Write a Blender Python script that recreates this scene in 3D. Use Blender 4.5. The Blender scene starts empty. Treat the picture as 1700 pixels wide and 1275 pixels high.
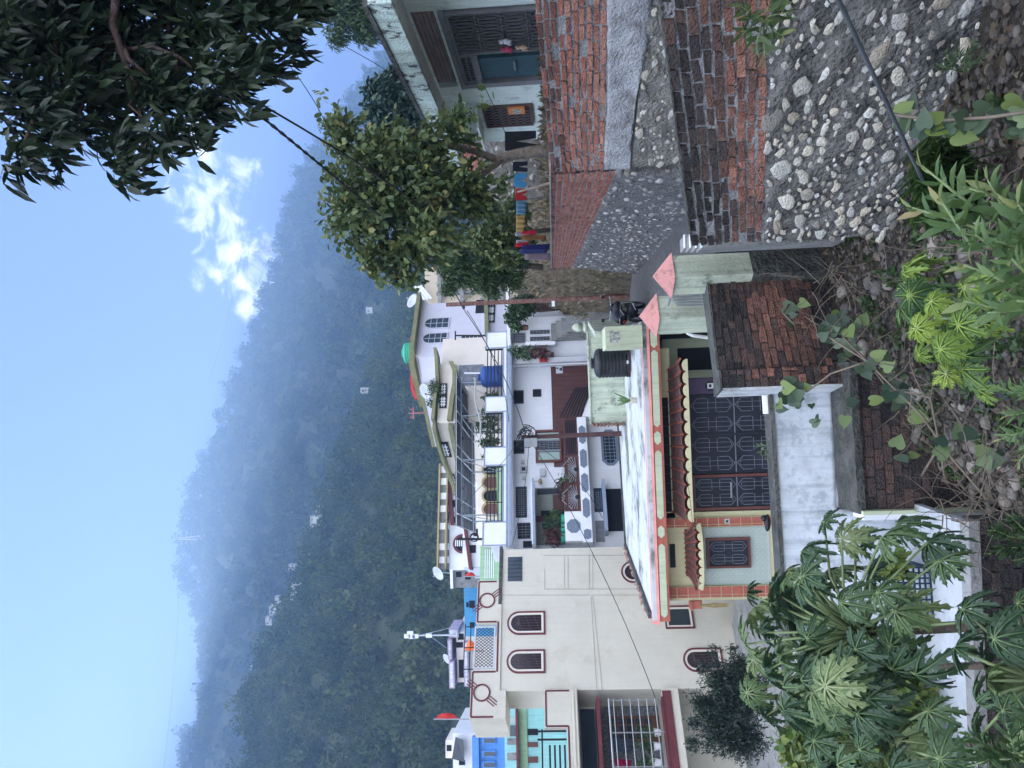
import bpy, math, random
import numpy as np
from mathutils import Vector, Matrix
random.seed(7); RNG = np.random.default_rng(7)
scene = bpy.context.scene
COL = scene.collection
PI = math.pi
# ---------------------------------------------------------------- camera
FPX, PITCH, ROLL = 1250.0, math.radians(3.5), math.radians(2.2)
Rt = np.array([1., 0, 0]); Fw = np.array([0, math.cos(PITCH), math.sin(PITCH)]); Dn = np.array([0, math.sin(PITCH), -math.cos(PITCH)])
EU = math.cos(ROLL) * Rt + math.sin(ROLL) * Dn       # towards the photograph's top edge (right-hand side of the place)
EV = -math.sin(ROLL) * Rt + math.cos(ROLL) * Dn      # towards the photograph's right edge (down)
cam_d = bpy.data.cameras.new('camera'); cam = bpy.data.objects.new('camera', cam_d); COL.objects.link(cam)
cam_d.sensor_width = 36; cam_d.sensor_fit = 'HORIZONTAL'; cam_d.lens = FPX / 1700 * 36
cam_d.clip_end = 20000; cam_d.clip_start = 0.05
m = Matrix.Identity(4)
for i in range(3):
    m[i][0], m[i][1], m[i][2] = EV[i], EU[i], -Fw[i]
cam.matrix_world = m
scene.camera = cam
# ---------------------------------------------------------------- light
SUN_AZ, SUN_EL = math.radians(-52), math.radians(28)   # azimuth from +Y towards +X
sd = np.array([math.sin(SUN_AZ) * math.cos(SUN_EL), math.cos(SUN_AZ) * math.cos(SUN_EL), math.sin(SUN_EL)])
sun_d = bpy.data.lights.new('sun', 'SUN'); sun = bpy.data.objects.new('sun', sun_d); COL.objects.link(sun)
sun_d.energy = 4.6; sun_d.angle = math.radians(0.5); sun_d.color = (1, .93, .82)
sun.rotation_euler = Vector(sd).to_track_quat('Z', 'Y').to_euler()
scene.view_settings.view_transform = 'Standard'; scene.view_settings.look = 'None'
scene.cycles.volume_bounces = 2; scene.view_settings.exposure = 0.9; scene.view_settings.gamma = 1
w = bpy.data.worlds.new('World'); scene.world = w; w.use_nodes = True
nt = w.node_tree; nt.nodes.clear()
def N(nt, t, **kw):
    n = nt.nodes.new(t)
    for k, v in kw.items(): setattr(n, k, v)
    return n
out = N(nt, 'ShaderNodeOutputWorld'); bg = N(nt, 'ShaderNodeBackground')
sky = N(nt, 'ShaderNodeTexSky', sky_type='NISHITA', sun_disc=False)
sky.sun_elevation = SUN_EL; sky.sun_rotation = SUN_AZ; sky.altitude = 1500; sky.air_density = 1.0; sky.dust_density = .15; sky.ozone_density = 3.6
bg.inputs[1].default_value = 0.085
# clouds: a noise in the direction of view, kept to the part of the sky they stand in
tc = N(nt, 'ShaderNodeTexCoord'); mp = N(nt, 'ShaderNodeMapping'); mp.inputs['Scale'].default_value = (17.0, 17.0, 24)
nz = N(nt, 'ShaderNodeTexNoise'); nz.inputs['Scale'].default_value = 1.6; nz.inputs['Detail'].default_value = 8; nz.inputs['Roughness'].default_value = .58; nz.inputs['Distortion'].default_value = .5
nt.links.new(tc.outputs['Generated'], mp.inputs[0]); nt.links.new(mp.outputs[0], nz.inputs[0])
def raydir(x, y):
    d = Fw + (x - 850) / FPX * EV + (637.5 - y) / FPX * EU
    return d / np.linalg.norm(d)
prev = None
for (cx, cy, rw) in [(345, 300, .0042), (350, 350, .003), (395, 440, .004), (330, 240, .0018), (425, 500, .0016), (400, 300, .0014), (210, 215, .001)]:
    dp = N(nt, 'ShaderNodeVectorMath', operation='DOT_PRODUCT'); dp.inputs[1].default_value = tuple(raydir(cx, cy))
    nt.links.new(tc.outputs['Generated'], dp.inputs[0])
    mr = N(nt, 'ShaderNodeMapRange', interpolation_type='SMOOTHSTEP'); mr.inputs[1].default_value = 1 - rw; mr.inputs[2].default_value = 1.0
    nt.links.new(dp.outputs['Value'], mr.inputs[0])
    if prev is None: prev = mr.outputs[0]
    else:
        mx = N(nt, 'ShaderNodeMath', operation='MAXIMUM'); nt.links.new(prev, mx.inputs[0]); nt.links.new(mr.outputs[0], mx.inputs[1]); prev = mx.outputs[0]
ad = N(nt, 'ShaderNodeMath', operation='MULTIPLY_ADD'); ad.inputs[1].default_value = .42; nt.links.new(prev, ad.inputs[0]); nt.links.new(nz.outputs[0], ad.inputs[2])
cr = N(nt, 'ShaderNodeMapRange', interpolation_type='SMOOTHSTEP'); cr.inputs[1].default_value = .80; cr.inputs[2].default_value = 1.10; cr.inputs[4].default_value = .92
nt.links.new(ad.outputs[0], cr.inputs[0])
# unseen bright cloud cover over and behind the viewer, added as fill light
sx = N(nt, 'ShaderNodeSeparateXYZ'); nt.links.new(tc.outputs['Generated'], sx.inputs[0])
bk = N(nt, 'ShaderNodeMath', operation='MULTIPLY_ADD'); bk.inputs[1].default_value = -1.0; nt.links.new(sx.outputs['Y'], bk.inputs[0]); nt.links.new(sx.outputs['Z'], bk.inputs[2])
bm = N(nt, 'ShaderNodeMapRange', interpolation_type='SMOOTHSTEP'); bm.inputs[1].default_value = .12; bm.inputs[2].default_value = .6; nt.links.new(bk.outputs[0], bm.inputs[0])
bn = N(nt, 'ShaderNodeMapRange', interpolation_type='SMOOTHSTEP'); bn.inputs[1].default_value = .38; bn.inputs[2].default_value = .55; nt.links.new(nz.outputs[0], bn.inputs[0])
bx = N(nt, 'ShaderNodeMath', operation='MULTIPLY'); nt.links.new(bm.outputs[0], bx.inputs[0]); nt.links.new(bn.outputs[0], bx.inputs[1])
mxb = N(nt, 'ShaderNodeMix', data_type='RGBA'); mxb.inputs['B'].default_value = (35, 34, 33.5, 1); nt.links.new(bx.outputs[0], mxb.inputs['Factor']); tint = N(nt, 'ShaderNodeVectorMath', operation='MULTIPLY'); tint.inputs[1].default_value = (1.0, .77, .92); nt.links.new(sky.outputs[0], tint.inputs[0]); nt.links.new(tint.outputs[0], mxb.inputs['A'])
mxc = N(nt, 'ShaderNodeMix', data_type='RGBA'); mxc.inputs['B'].default_value = (15.5, 15.5, 16, 1)
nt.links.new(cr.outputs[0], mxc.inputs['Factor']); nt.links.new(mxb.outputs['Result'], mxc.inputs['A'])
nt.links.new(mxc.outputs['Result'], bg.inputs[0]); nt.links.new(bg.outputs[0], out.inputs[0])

# ---------------------------------------------------------------- helpers
def P(x, y, d):
    """point at forward distance d seen at photograph pixel (x, y)"""
    r = Fw + (x - 850) / FPX * EV + (637.5 - y) / FPX * EU
    return r * (d / r[1])
def PZ(x, y, z):
    r = Fw + (x - 850) / FPX * EV + (637.5 - y) / FPX * EU
    return r * (z / r[2])
def tag(o, label=None, cat=None, group=None, kind=None):
    if label: o['label'] = label
    if cat: o['category'] = cat
    if group: o['group'] = group
    if kind: o['kind'] = kind
    return o
def thing(name, loc, label, cat, group=None):
    o = bpy.data.objects.new(name, None); o.empty_display_size = .1
    o.location = Vector(loc); COL.objects.link(o); tag(o, label, cat, group); return o
def wloc(o):
    l = Vector((0, 0, 0))
    while o is not None: l = l + o.location; o = o.parent
    return l
def link_mesh(name, verts, faces, mats, parent=None, midx=None, smooth=False, attr=None, base=None):
    verts = np.asarray(verts, dtype=np.float64).reshape(-1, 3)
    off = np.array(wloc(parent)) if parent is not None else (np.array(base) if base is not None else np.zeros(3))
    me = bpy.data.meshes.new(name)
    if isinstance(faces, np.ndarray):
        k = faces.shape[1]; nf = len(faces)
        me.vertices.add(len(verts)); me.vertices.foreach_set('co', (verts - off).astype(np.float32).ravel())
        me.loops.add(nf * k); me.loops.foreach_set('vertex_index', faces.astype(np.int32).ravel())
        me.polygons.add(nf); me.polygons.foreach_set('loop_start', np.arange(0, nf * k, k, dtype=np.int32))
        me.update(calc_edges=True)
    else:
        me.from_pydata((verts - off).tolist(), [], faces)
    if not isinstance(mats, (list, tuple)): mats = [mats]
    for mt in mats: me.materials.append(mt)
    if midx is not None: me.polygons.foreach_set('material_index', np.asarray(midx, dtype=np.int32))
    if smooth: me.polygons.foreach_set('use_smooth', np.ones(len(me.polygons), dtype=bool))
    if attr is not None:
        a = me.attributes.new('rnd', 'FLOAT', 'FACE'); a.data.foreach_set('value', np.asarray(attr, dtype=np.float32))
    me.update()
    o = bpy.data.objects.new(name, me); COL.objects.link(o)
    if parent is not None: o.parent = parent
    elif base is not None: o.location = Vector(base)
    return o
class Frame:
    """vertical plane: s along it, t out of it towards the viewer side, z up"""
    def __init__(s, origin, ang):
        s.o = np.array(origin, dtype=float); a = math.radians(ang)
        s.s = np.array([math.cos(a), math.sin(a), 0]); s.n = np.array([math.sin(a), -math.cos(a), 0]); s.k = np.array([0, 0, 1.])
    def w(s, a, z, t=0): return s.o * np.array([1, 1, 0]) + s.s * a + s.n * t + s.k * z
    def sz(s, x, y, t=0):
        r = Fw + (x - 850) / FPX * EV + (637.5 - y) / FPX * EU
        q = s.o + s.n * t
        k = np.dot(q, s.n) / np.dot(r, s.n); p = r * k
        return float(np.dot((p - s.o) * np.array([1, 1, 0]), s.s)), float(p[2])
    def rect(s, x0, y0, x1, y1, t=0):
        """photo box (x0 top, x1 bottom, y0 right, y1 left) -> s0, s1, z0, z1"""
        xm, ym = (x0 + x1) / 2, (y0 + y1) / 2
        a0 = s.sz(xm, y1, t)[0]; a1 = s.sz(xm, y0, t)[0]; z1 = s.sz(x0, ym, t)[1]; z0 = s.sz(x1, ym, t)[1]
        return a0, a1, z0, z1
WF = Frame((0, 0, 0), 0)
class MB:
    def __init__(s): s.v = []; s.f = []; s.m = []; s.a = []; s.cur = 0; s.rnd = 0.
    def add(s, vs, fs):
        b = len(s.v); s.v += [tuple(map(float, p)) for p in vs]
        for f in fs: s.f.append([i + b for i in f]); s.m.append(s.cur); s.a.append(s.rnd)
    def hexa(s, p): s.add(p, [(0, 3, 2, 1), (4, 5, 6, 7), (0, 1, 5, 4), (1, 2, 6, 5), (2, 3, 7, 6), (3, 0, 4, 7)])
    def box(s, fr, s0, s1, z0, z1, t0, t1):
        s.hexa([fr.w(s0, z0, t1), fr.w(s1, z0, t1), fr.w(s1, z0, t0), fr.w(s0, z0, t0), fr.w(s0, z1, t1), fr.w(s1, z1, t1), fr.w(s1, z1, t0), fr.w(s0, z1, t0)]); return s
    def xbox(s, x0, x1, y0, y1, z0, z1): return s.box(WF, x0, x1, z0, z1, -y1, -y0)
    def prism(s, fr, pts, t0, t1):
        n = len(pts)
        s.add([fr.w(a, z, t1) for a, z in pts] + [fr.w(a, z, t0) for a, z in pts],
              [tuple(range(n)), tuple(range(2 * n - 1, n - 1, -1))] + [(i, i + n, (i + 1) % n + n, (i + 1) % n) for i in range(n)]); return s
    def ring(s, fr, outer, inner, t0, t1):
        n = len(outer)
        vs = [fr.w(a, z, t) for t in (t1, t0) for L in (outer, inner) for a, z in L]
        fs = []
        for i in range(n):
            j = (i + 1) % n
            fs += [(i, j, j + n, i + n), (i + 2 * n, i + 3 * n, j + 3 * n, j + 2 * n), (i, i + 2 * n, j + 2 * n, j), (i + n, j + n, j + 3 * n, i + 3 * n)]
        s.add(vs, fs); return s
    def slab(s, pts, z0, z1):
        """horizontal polygon (x, y) between z0 and z1; z may be lists"""
        n = len(pts)
        zz0 = z0 if hasattr(z0, '__len__') else [z0] * n; zz1 = z1 if hasattr(z1, '__len__') else [z1] * n
        s.add([(p[0], p[1], zz0[i]) for i, p in enumerate(pts)] + [(p[0], p[1], zz1[i]) for i, p in enumerate(pts)],
              [tuple(range(n - 1, -1, -1)), tuple(range(n, 2 * n))] + [(i, (i + 1) % n, (i + 1) % n + n, i + n) for i in range(n)]); return s
    def tube(s, pts, r, n=6, cap=True):
        pts = [np.array(p, dtype=float) for p in pts]; rs = r if hasattr(r, '__len__') else [r] * len(pts)
        vs = []; up = None
        for i, p in enumerate(pts):
            d = pts[min(i + 1, len(pts) - 1)] - pts[max(i - 1, 0)]; d = d / (np.linalg.norm(d) + 1e-9)
            if up is None:
                up = np.cross(d, [0, 0, 1.]); 
                if np.linalg.norm(up) < .1: up = np.array([1., 0, 0])
            up = up - d * np.dot(up, d); up /= np.linalg.norm(up) + 1e-9; sd_ = np.cross(d, up)
            for k in range(n):
                a = 2 * PI * k / n; vs.append(p + (up * math.cos(a) + sd_ * math.sin(a)) * rs[i])
        fs = [(i * n + k, i * n + (k + 1) % n, (i + 1) * n + (k + 1) % n, (i + 1) * n + k) for i in range(len(pts) - 1) for k in range(n)]
        if cap: fs += [tuple(range(n - 1, -1, -1)), tuple(range((len(pts) - 1) * n, len(pts) * n))]
        s.add(vs, fs); return s
    def bar(s, a, b, r): return s.tube([a, b], r, 4)
    def lathe(s, c, prof, n=24, axis=None):
        vs = [(c[0] + r * math.cos(2 * PI * k / n), c[1] + r * math.sin(2 * PI * k / n), c[2] + z) for r, z in prof for k in range(n)]
        fs = [(i * n + k, i * n + (k + 1) % n, (i + 1) * n + (k + 1) % n, (i + 1) * n + k) for i in range(len(prof) - 1) for k in range(n)]
        fs += [tuple(range(n - 1, -1, -1)), tuple(range((len(prof) - 1) * n, len(prof) * n))]
        s.add(vs, fs); return s
    def blob(s, c, rx, ry, rz, jit=.12, n=8, rng=random):
        vs = []; m_ = max(4, n // 2 + 1); ph = [rng.uniform(0, 6.28) for _ in range(4)]
        for i in range(m_ + 1):
            t = PI * i / m_
            for k in range(n):
                a = 2 * PI * k / n; j = 1 + jit * math.sin(2 * a + ph[0] + t) + jit * .7 * math.sin(3 * t + ph[1] + 3 * a) + rng.uniform(-jit, jit) * .4
                vs.append((c[0] + rx * math.sin(t) * math.cos(a) * j, c[1] + ry * math.sin(t) * math.sin(a) * j, c[2] + rz * math.cos(t) * j))
        fs = [(i * n + k, (i + 1) * n + k, (i + 1) * n + (k + 1) % n, i * n + (k + 1) % n) for i in range(m_) for k in range(n)]
        s.add(vs, fs); return s
    def build(s, name, mats, parent=None, smooth=False, base=None, attr=False, bevel=0):
        o = link_mesh(name, s.v, s.f, mats, parent, s.m if isinstance(mats, (list, tuple)) and len(mats) > 1 else None, smooth, s.a if attr else None, base)
        if bevel:
            b = o.modifiers.new('bevel', 'BEVEL'); b.width = bevel; b.segments = 2; b.limit_method = 'ANGLE'
        return o
# ---------------------------------------------------------------- materials
MATS = {}
def mat(name, col, rough=.8, var=.12, scale=2.5, bump=.15, bscale=25, col2=None, thr=(.5, .7), streak=0, scol=(.05, .055, .06), metal=0, rnd=None, spec=.3, dscale=None):
    """painted or mineral surface: base colour with broad variation, a patchy second colour, vertical rain streaks, fine bump"""
    if name in MATS: return MATS[name]
    mt = bpy.data.materials.new(name); mt.use_nodes = True; nt = mt.node_tree; nt.nodes.clear(); L = nt.links.new
    o = N(nt, 'ShaderNodeOutputMaterial'); b = N(nt, 'ShaderNodeBsdfPrincipled'); L(b.outputs[0], o.inputs[0])
    b.inputs['Roughness'].default_value = rough; b.inputs['Metallic'].default_value = metal; b.inputs['Specular IOR Level'].default_value = spec
    g = N(nt, 'ShaderNodeNewGeometry'); pos = g.outputs['Position']
    n1 = N(nt, 'ShaderNodeTexNoise'); n1.inputs['Scale'].default_value = scale; n1.inputs['Detail'].default_value = 6; n1.inputs['Roughness'].default_value = .65; L(pos, n1.inputs[0])
    mr = N(nt, 'ShaderNodeMapRange'); mr.inputs[1].default_value = .3; mr.inputs[2].default_value = .7; mr.inputs[3].default_value = 1 - var; mr.inputs[4].default_value = 1 + var; L(n1.outputs[0], mr.inputs[0])
    if rnd is not None:
        at = N(nt, 'ShaderNodeAttribute', attribute_name='rnd'); ramp = N(nt, 'ShaderNodeValToRGB'); L(at.outputs['Fac'], ramp.inputs[0])
        e = ramp.color_ramp.elements
        while len(e) < len(rnd): e.new(.5)
        for i, c in enumerate(rnd): e[i].position = i / (len(rnd) - 1); e[i].color = (*c, 1)
        cs = ramp.outputs[0]
    else:
        rgb = N(nt, 'ShaderNodeRGB'); rgb.outputs[0].default_value = (*col, 1); cs = rgb.outputs[0]
    if col2 is not None:
        n2 = N(nt, 'ShaderNodeTexNoise'); n2.inputs['Scale'].default_value = dscale or scale * 1.7; n2.inputs['Detail'].default_value = 9; n2.inputs['Roughness'].default_value = .7; L(pos, n2.inputs[0])
        m2 = N(nt, 'ShaderNodeMapRange', interpolation_type='SMOOTHSTEP'); m2.inputs[1].default_value = thr[0]; m2.inputs[2].default_value = thr[1]; L(n2.outputs[0], m2.inputs[0])
        mx = N(nt, 'ShaderNodeMix', data_type='RGBA'); mx.inputs['B'].default_value = (*col2, 1); L(m2.outputs[0], mx.inputs['Factor']); L(cs, mx.inputs['A']); cs = mx.outputs['Result']
    if streak:
        mp = N(nt, 'ShaderNodeMapping'); mp.inputs['Scale'].default_value = (9, 9, .5); L(pos, mp.inputs[0])
        n3 = N(nt, 'ShaderNodeTexNoise'); n3.inputs['Scale'].default_value = 1.2; n3.inputs['Detail'].default_value = 7; n3.inputs['Roughness'].default_value = .7; L(mp.outputs[0], n3.inputs[0])
        m3 = N(nt, 'ShaderNodeMapRange', interpolation_type='SMOOTHSTEP'); m3.inputs[1].default_value = .44; m3.inputs[2].default_value = .70; m3.inputs[4].default_value = streak; L(n3.outputs[0], m3.inputs[0])
        mx = N(nt, 'ShaderNodeMix', data_type='RGBA'); mx.inputs['B'].default_value = (*scol, 1); L(m3.outputs[0], mx.inputs['Factor']); L(cs, mx.inputs['A']); cs = mx.outputs['Result']
    vm = N(nt, 'ShaderNodeVectorMath', operation='SCALE'); L(cs, vm.inputs[0]); L(mr.outputs[0], vm.inputs['Scale']); L(vm.outputs[0], b.inputs['Base Color'])
    if bump:
        n4 = N(nt, 'ShaderNodeTexNoise'); n4.inputs['Scale'].default_value = bscale; n4.inputs['Detail'].default_value = 5; L(pos, n4.inputs[0])
        bp = N(nt, 'ShaderNodeBump'); bp.inputs['Strength'].default_value = min(1, bump * 3); bp.inputs['Distance'].default_value = bump * .1; L(n4.outputs[0], bp.inputs['Height']); L(bp.outputs[0], b.inputs['Normal'])
    MATS[name] = mt; return mt
def leafmat(name, cols, rough=.5, trans=.25, spec=.4):
    if name in MATS: return MATS[name]
    mt = bpy.data.materials.new(name); mt.use_nodes = True; nt = mt.node_tree; nt.nodes.clear(); L = nt.links.new
    o = N(nt, 'ShaderNodeOutputMaterial'); b = N(nt, 'ShaderNodeBsdfPrincipled'); b.inputs['Roughness'].default_value = rough; b.inputs['Specular IOR Level'].default_value = spec
    at = N(nt, 'ShaderNodeAttribute', attribute_name='rnd'); ramp = N(nt, 'ShaderNodeValToRGB'); L(at.outputs['Fac'], ramp.inputs[0])
    e = ramp.color_ramp.elements
    while len(e) < len(cols): e.new(.5)
    for i, c in enumerate(cols): e[i].position = i / (len(cols) - 1); e[i].color = (*c, 1)
    L(ramp.outputs[0], b.inputs['Base Color'])
    if trans:
        tr = N(nt, 'ShaderNodeBsdfTranslucent'); mx = N(nt, 'ShaderNodeMixShader'); mx.inputs[0].default_value = trans
        hs = N(nt, 'ShaderNodeHueSaturation'); hs.inputs['Value'].default_value = 1.4; hs.inputs['Hue'].default_value = .485; L(ramp.outputs[0], hs.inputs['Color']); L(hs.outputs[0], tr.inputs[0])
        L(b.outputs[0], mx.inputs[1]); L(tr.outputs[0], mx.inputs[2]); L(mx.outputs[0], o.inputs[0])
    else: L(b.outputs[0], o.inputs[0])
    MATS[name] = mt; return mt
def glassmat(name, col=(.02, .03, .04), rough=.08):
    if name in MATS: return MATS[name]
    mt = bpy.data.materials.new(name); mt.use_nodes = True; b = mt.node_tree.nodes['Principled BSDF']
    b.inputs['Base Color'].default_value = (*col, 1); b.inputs['Roughness'].default_value = rough; b.inputs['Specular IOR Level'].default_value = .6
    MATS[name] = mt; return mt
# ---------------------------------------------------------------- leaf clouds
def leaf_tpl(kind):
    if kind == 'long':      # long pointed leaf, folded and arching
        v = [(0, 0, 0), (.28, .12, .03), (.28, -.12, .03), (.3, 0, -.005), (.65, .11, 0), (.65, -.11, 0), (.65, 0, -.04), (1, 0, -.14)]
        f = [(0, 3, 1), (0, 2, 3), (3, 6, 4), (3, 4, 1), (3, 2, 5), (3, 5, 6), (6, 7, 4), (6, 5, 7)]
    elif kind == 'oval':
        v = [(0, 0, 0), (.25, .22, .05), (.25, -.22, .05), (.3, 0, 0), (.7, .24, .03), (.7, -.24, .03), (.7, 0, -.03), (1, 0, -.08)]
        f = [(0, 3, 1), (0, 2, 3), (3, 6, 4), (3, 4, 1), (3, 2, 5), (3, 5, 6), (6, 7, 4), (6, 5, 7)]
    elif kind == 'heart':
        h = [(-.10, .12), (-.12, .25), (-.02, .38), (.14, .44), (.32, .42), (.5, .34), (.68, .22), (.84, .1)]
        v = [(0, 0, 0)] + [(a, b, .10 * b - .08 * a * a) for a, b in h] + [(1, 0, -.12)] + [(a, -b, .10 * b - .08 * a * a) for a, b in h[::-1]] + [(.35, 0, -.03), (.7, 0, -.06)]
        f = [(0, 18, 1), (1, 18, 2), (2, 18, 3), (3, 18, 4), (4, 18, 5), (5, 18, 19), (5, 19, 6), (6, 19, 7), (7, 19, 8), (8, 19, 9), (9, 19, 10), (10, 19, 11), (11, 19, 12), (12, 19, 13), (13, 19, 18), (13, 18, 14), (14, 18, 15), (15, 18, 16), (16, 18, 17), (17, 18, 0)]
    else:                   # 'quad'
        v = [(0, -.3, 0), (.6, -.45, .05), (1, .1, -.05), (.4, .5, .08)]; f = [(0, 1, 2), (0, 2, 3)]
    return np.array(v, dtype=float), np.array(f)
def scatter_leaves(pos, dirs, sizes, kind, rng, roll=1.0, shade=None, up=(0, 0, 1)):
    """one leaf template per (position, direction, size); returns verts, faces, per-face random"""
    tv, tf = leaf_tpl(kind); n = len(pos)
    d = dirs / (np.linalg.norm(dirs, axis=1, keepdims=True) + 1e-9)
    upv = np.tile(np.array(up, dtype=float), (n, 1)) + rng.normal(0, roll * .5, (n, 3))
    sd_ = np.cross(upv, d); sd_ /= np.linalg.norm(sd_, axis=1, keepdims=True) + 1e-9; nn = np.cross(d, sd_)
    wv = rng.uniform(.8, 1.25, n)
    V = pos[:, None, :] + sizes[:, None, None] * (tv[None, :, 0:1] * d[:, None, :] + tv[None, :, 1:2] * wv[:, None, None] * sd_[:, None, :] + tv[None, :, 2:3] * nn[:, None, :])
    F = tf[None] + (np.arange(n) * len(tv))[:, None, None]
    r = rng.random(n) if shade is None else shade
    return V.reshape(-1, 3), F.reshape(-1, 3), np.repeat(r, len(tf))
def blob_points(blobs, n, rng, shell=.55):
    """points in a union of ellipsoids (cx, cy, cz, rx, ry, rz), biased to the outside; also outward vectors"""
    B = np.array(blobs, dtype=float); vol = B[:, 3] * B[:, 4] * B[:, 5]; k = rng.choice(len(B), n, p=vol ** .8 / (vol ** .8).sum())
    u = rng.normal(0, 1, (n, 3)); u /= np.linalg.norm(u, axis=1, keepdims=True)
    r = (shell + (1 - shell) * rng.random(n) ** .6); r *= rng.uniform(.82, 1.1, n)
    return B[k, :3] + u * r[:, None] * B[k, 3:6], u
def foliage(blobs, twigs, per, size, kind, rng, droop=.5, spread=.35, shell=.5, twig=.25, var=.3, roll=1.0):
    c, u = blob_points(blobs, twigs, rng, shell)
    ax = u + rng.normal(0, .5, (twigs, 3)); ax[:, 2] -= droop * .6; ax /= np.linalg.norm(ax, axis=1, keepdims=True)
    n = twigs * per
    tt = np.tile(np.linspace(0, 1, per), twigs)[:, None]
    C = np.repeat(c, per, 0); A = np.repeat(ax, per, 0)
    pos = C - A * twig * (1 - tt) + rng.normal(0, size * .12, (n, 3))
    side = rng.normal(0, 1, (n, 3)); side -= A * (side * A).sum(1, keepdims=True); side /= np.linalg.norm(side, axis=1, keepdims=True) + 1e-9
    dr = A * (.35 + .5 * tt) + side * (spread * 2) * (1.1 - .5 * tt); dr[:, 2] -= droop
    sh = np.clip(np.repeat(rng.random(twigs), per) * .5 + rng.random(n) * .5, 0, 1)
    return scatter_leaves(pos, dr, size * rng.uniform(1 - var, 1 + var, n), kind, rng, roll, sh)
def grow_branches(mb, base, tips, r0, rng, sag=.0):
    for t in tips:
        t = np.array(t, dtype=float); b = np.array(base, dtype=float); k = 6; pts = []
        j = rng.normal(0, .04 * np.linalg.norm(t - b), (k + 1, 3)); j[0] = 0
        for i in range(k + 1):
            f = i / k; p = b + (t - b) * f + j[i] * math.sin(PI * f); p[2] += sag * math.sin(PI * f); pts.append(p)
        mb.tube(pts, [r0 * (1 - .85 * i / k) for i in range(k + 1)], 6)
    return mb
# ================================================================ the land: mountain, nearer hill, valley floor
def az_el(x, y):
    r = Fw + (x - 850) / FPX * EV + (637.5 - y) / FPX * EU
    return math.atan2(r[0], r[1]), r[2] / math.hypot(r[0], r[1])
def prof(pts, left=(), right=()):
    a = [az_el(*p) for p in pts]; a += [(math.radians(q), e) for q, e in left] + [(math.radians(q), e) for q, e in right]
    a.sort(); return np.array([q[0] for q in a]), np.array([q[1] for q in a])
mt_pts = [(318, 1275), (345, 1180), (350, 1100), (345, 1040), (335, 980), (325, 920), (330, 860), (340, 800), (362, 740), (385, 690), (400, 640), (420, 590), (440, 540), (450, 480), (470, 430), (475, 380), (492, 320), (510, 270), (560, 200), (605, 140), (640, 90), (660, 30), (665, 0)]
nh_pts = [(425, 1275), (415, 1180), (430, 1130), (460, 1060), (490, 990), (505, 940), (535, 870), (560, 780), (590, 700), (620, 620), (650, 540), (680, 460), (700, 380), (720, 250), (740, 100), (745, 0)]
MTA, MTE = prof(mt_pts, left=[(-34, .52), (-45, .56), (-180, .5)], right=[(50, .2), (180, .2)])  # unseen left stretch of the ridge, added to cast shadow into the haze
NHA, NHE = prof(nh_pts, left=[(-33, .50), (-40, .62), (-65, .66), (-80, .55), (-112, .3), (-140, .1), (-180, 0)], right=[(50, .1), (100, .05), (180, 0)])  # unseen left part raised to block the sun and keep the village shaded
def fbm(x, y, s, seed=0, o=4):
    v = np.zeros_like(x); a = 1.; f = 1. / s; r = np.random.default_rng(seed)
    for _ in range(o):
        for _k in range(3):
            th = r.uniform(0, 6.28); ph = r.uniform(0, 6.28); v += a * np.sin((x * math.cos(th) + y * math.sin(th)) * f * 6.28 * r.uniform(.7, 1.3) + ph) / 2.2
        a *= .5; f *= 2.1
    return v
RN, RM = 430., 930.
def hill_z(az, r, which):
    x, y = r * np.sin(az), r * np.cos(az)
    if which == 'near':
        e = np.interp(az, NHA, NHE); rc = RN * (1 + .12 * np.sin(az * 5)); zc = e * rc
        t = np.clip((r - 140) / (rc - 140), 0, 1.8)
        z = np.where(t <= 1, -6 + (zc + 6) * (t ** .9), zc - (t - 1) * 110)
        z = z + fbm(x, y, 70, 3) * 4 * np.clip(t, 0, 1) * (np.clip(1 - t, 0, 1) + .15)
        return z
    e = np.interp(az, MTA, MTE); rc = RM * (1 + .25 * np.clip(az, 0, .6)); zc = e * rc
    t = np.clip((r - 460) / (rc - 460), 0, 2); z0 = np.interp(az, NHA, NHE) * 430 - 10
    z = np.where(t <= 1, z0 + (zc - z0) * t ** 1.05, zc - (t - 1) * zc * .9)
    return z + fbm(x, y, 220, 5) * 13 * np.clip(1 - np.abs(t - .5) * 1.9, 0, 1) + fbm(x, y, 30, 8) * 1.5 * np.clip(np.abs(1 - t), 0, .5)
def polar(name, r0, r1, nr, which, material):
    full = which == 'near'
    az = np.radians(np.concatenate([np.arange(-180, -40, 4), np.arange(-40, 40, .3), np.arange(40, 180, 4)]) if full else np.arange(-72, 42, .3)); n = len(az)
    rr = np.linspace(r0, r1, nr); A, R_ = np.meshgrid(az, rr); Z = hill_z(A, R_, which)
    V = np.stack([R_ * np.sin(A), R_ * np.cos(A), Z], -1).reshape(-1, 3)
    i, k = np.meshgrid(np.arange(nr - 1), np.arange(n if full else n - 1), indexing='ij'); k2 = (k + 1) % n
    F = np.stack([i * n + k, (i + 1) * n + k, (i + 1) * n + k2, i * n + k2], -1).reshape(-1, 4)
    o = link_mesh(name, V, F, material, smooth=True); tag(o, kind='structure'); return o
m_soil = mat('hill_soil', (.03, .042, .018), rough=.95, var=.5, scale=.05, bump=.6, bscale=.8, col2=(.06, .055, .035), thr=(.6, .8), dscale=.03)
polar('hill', 138, 560, 80, 'near', m_soil)
polar('mountain', 455, 1160, 80, 'far', m_soil)
ring = np.linspace(0, 2 * PI, 97)[:-1]
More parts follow.
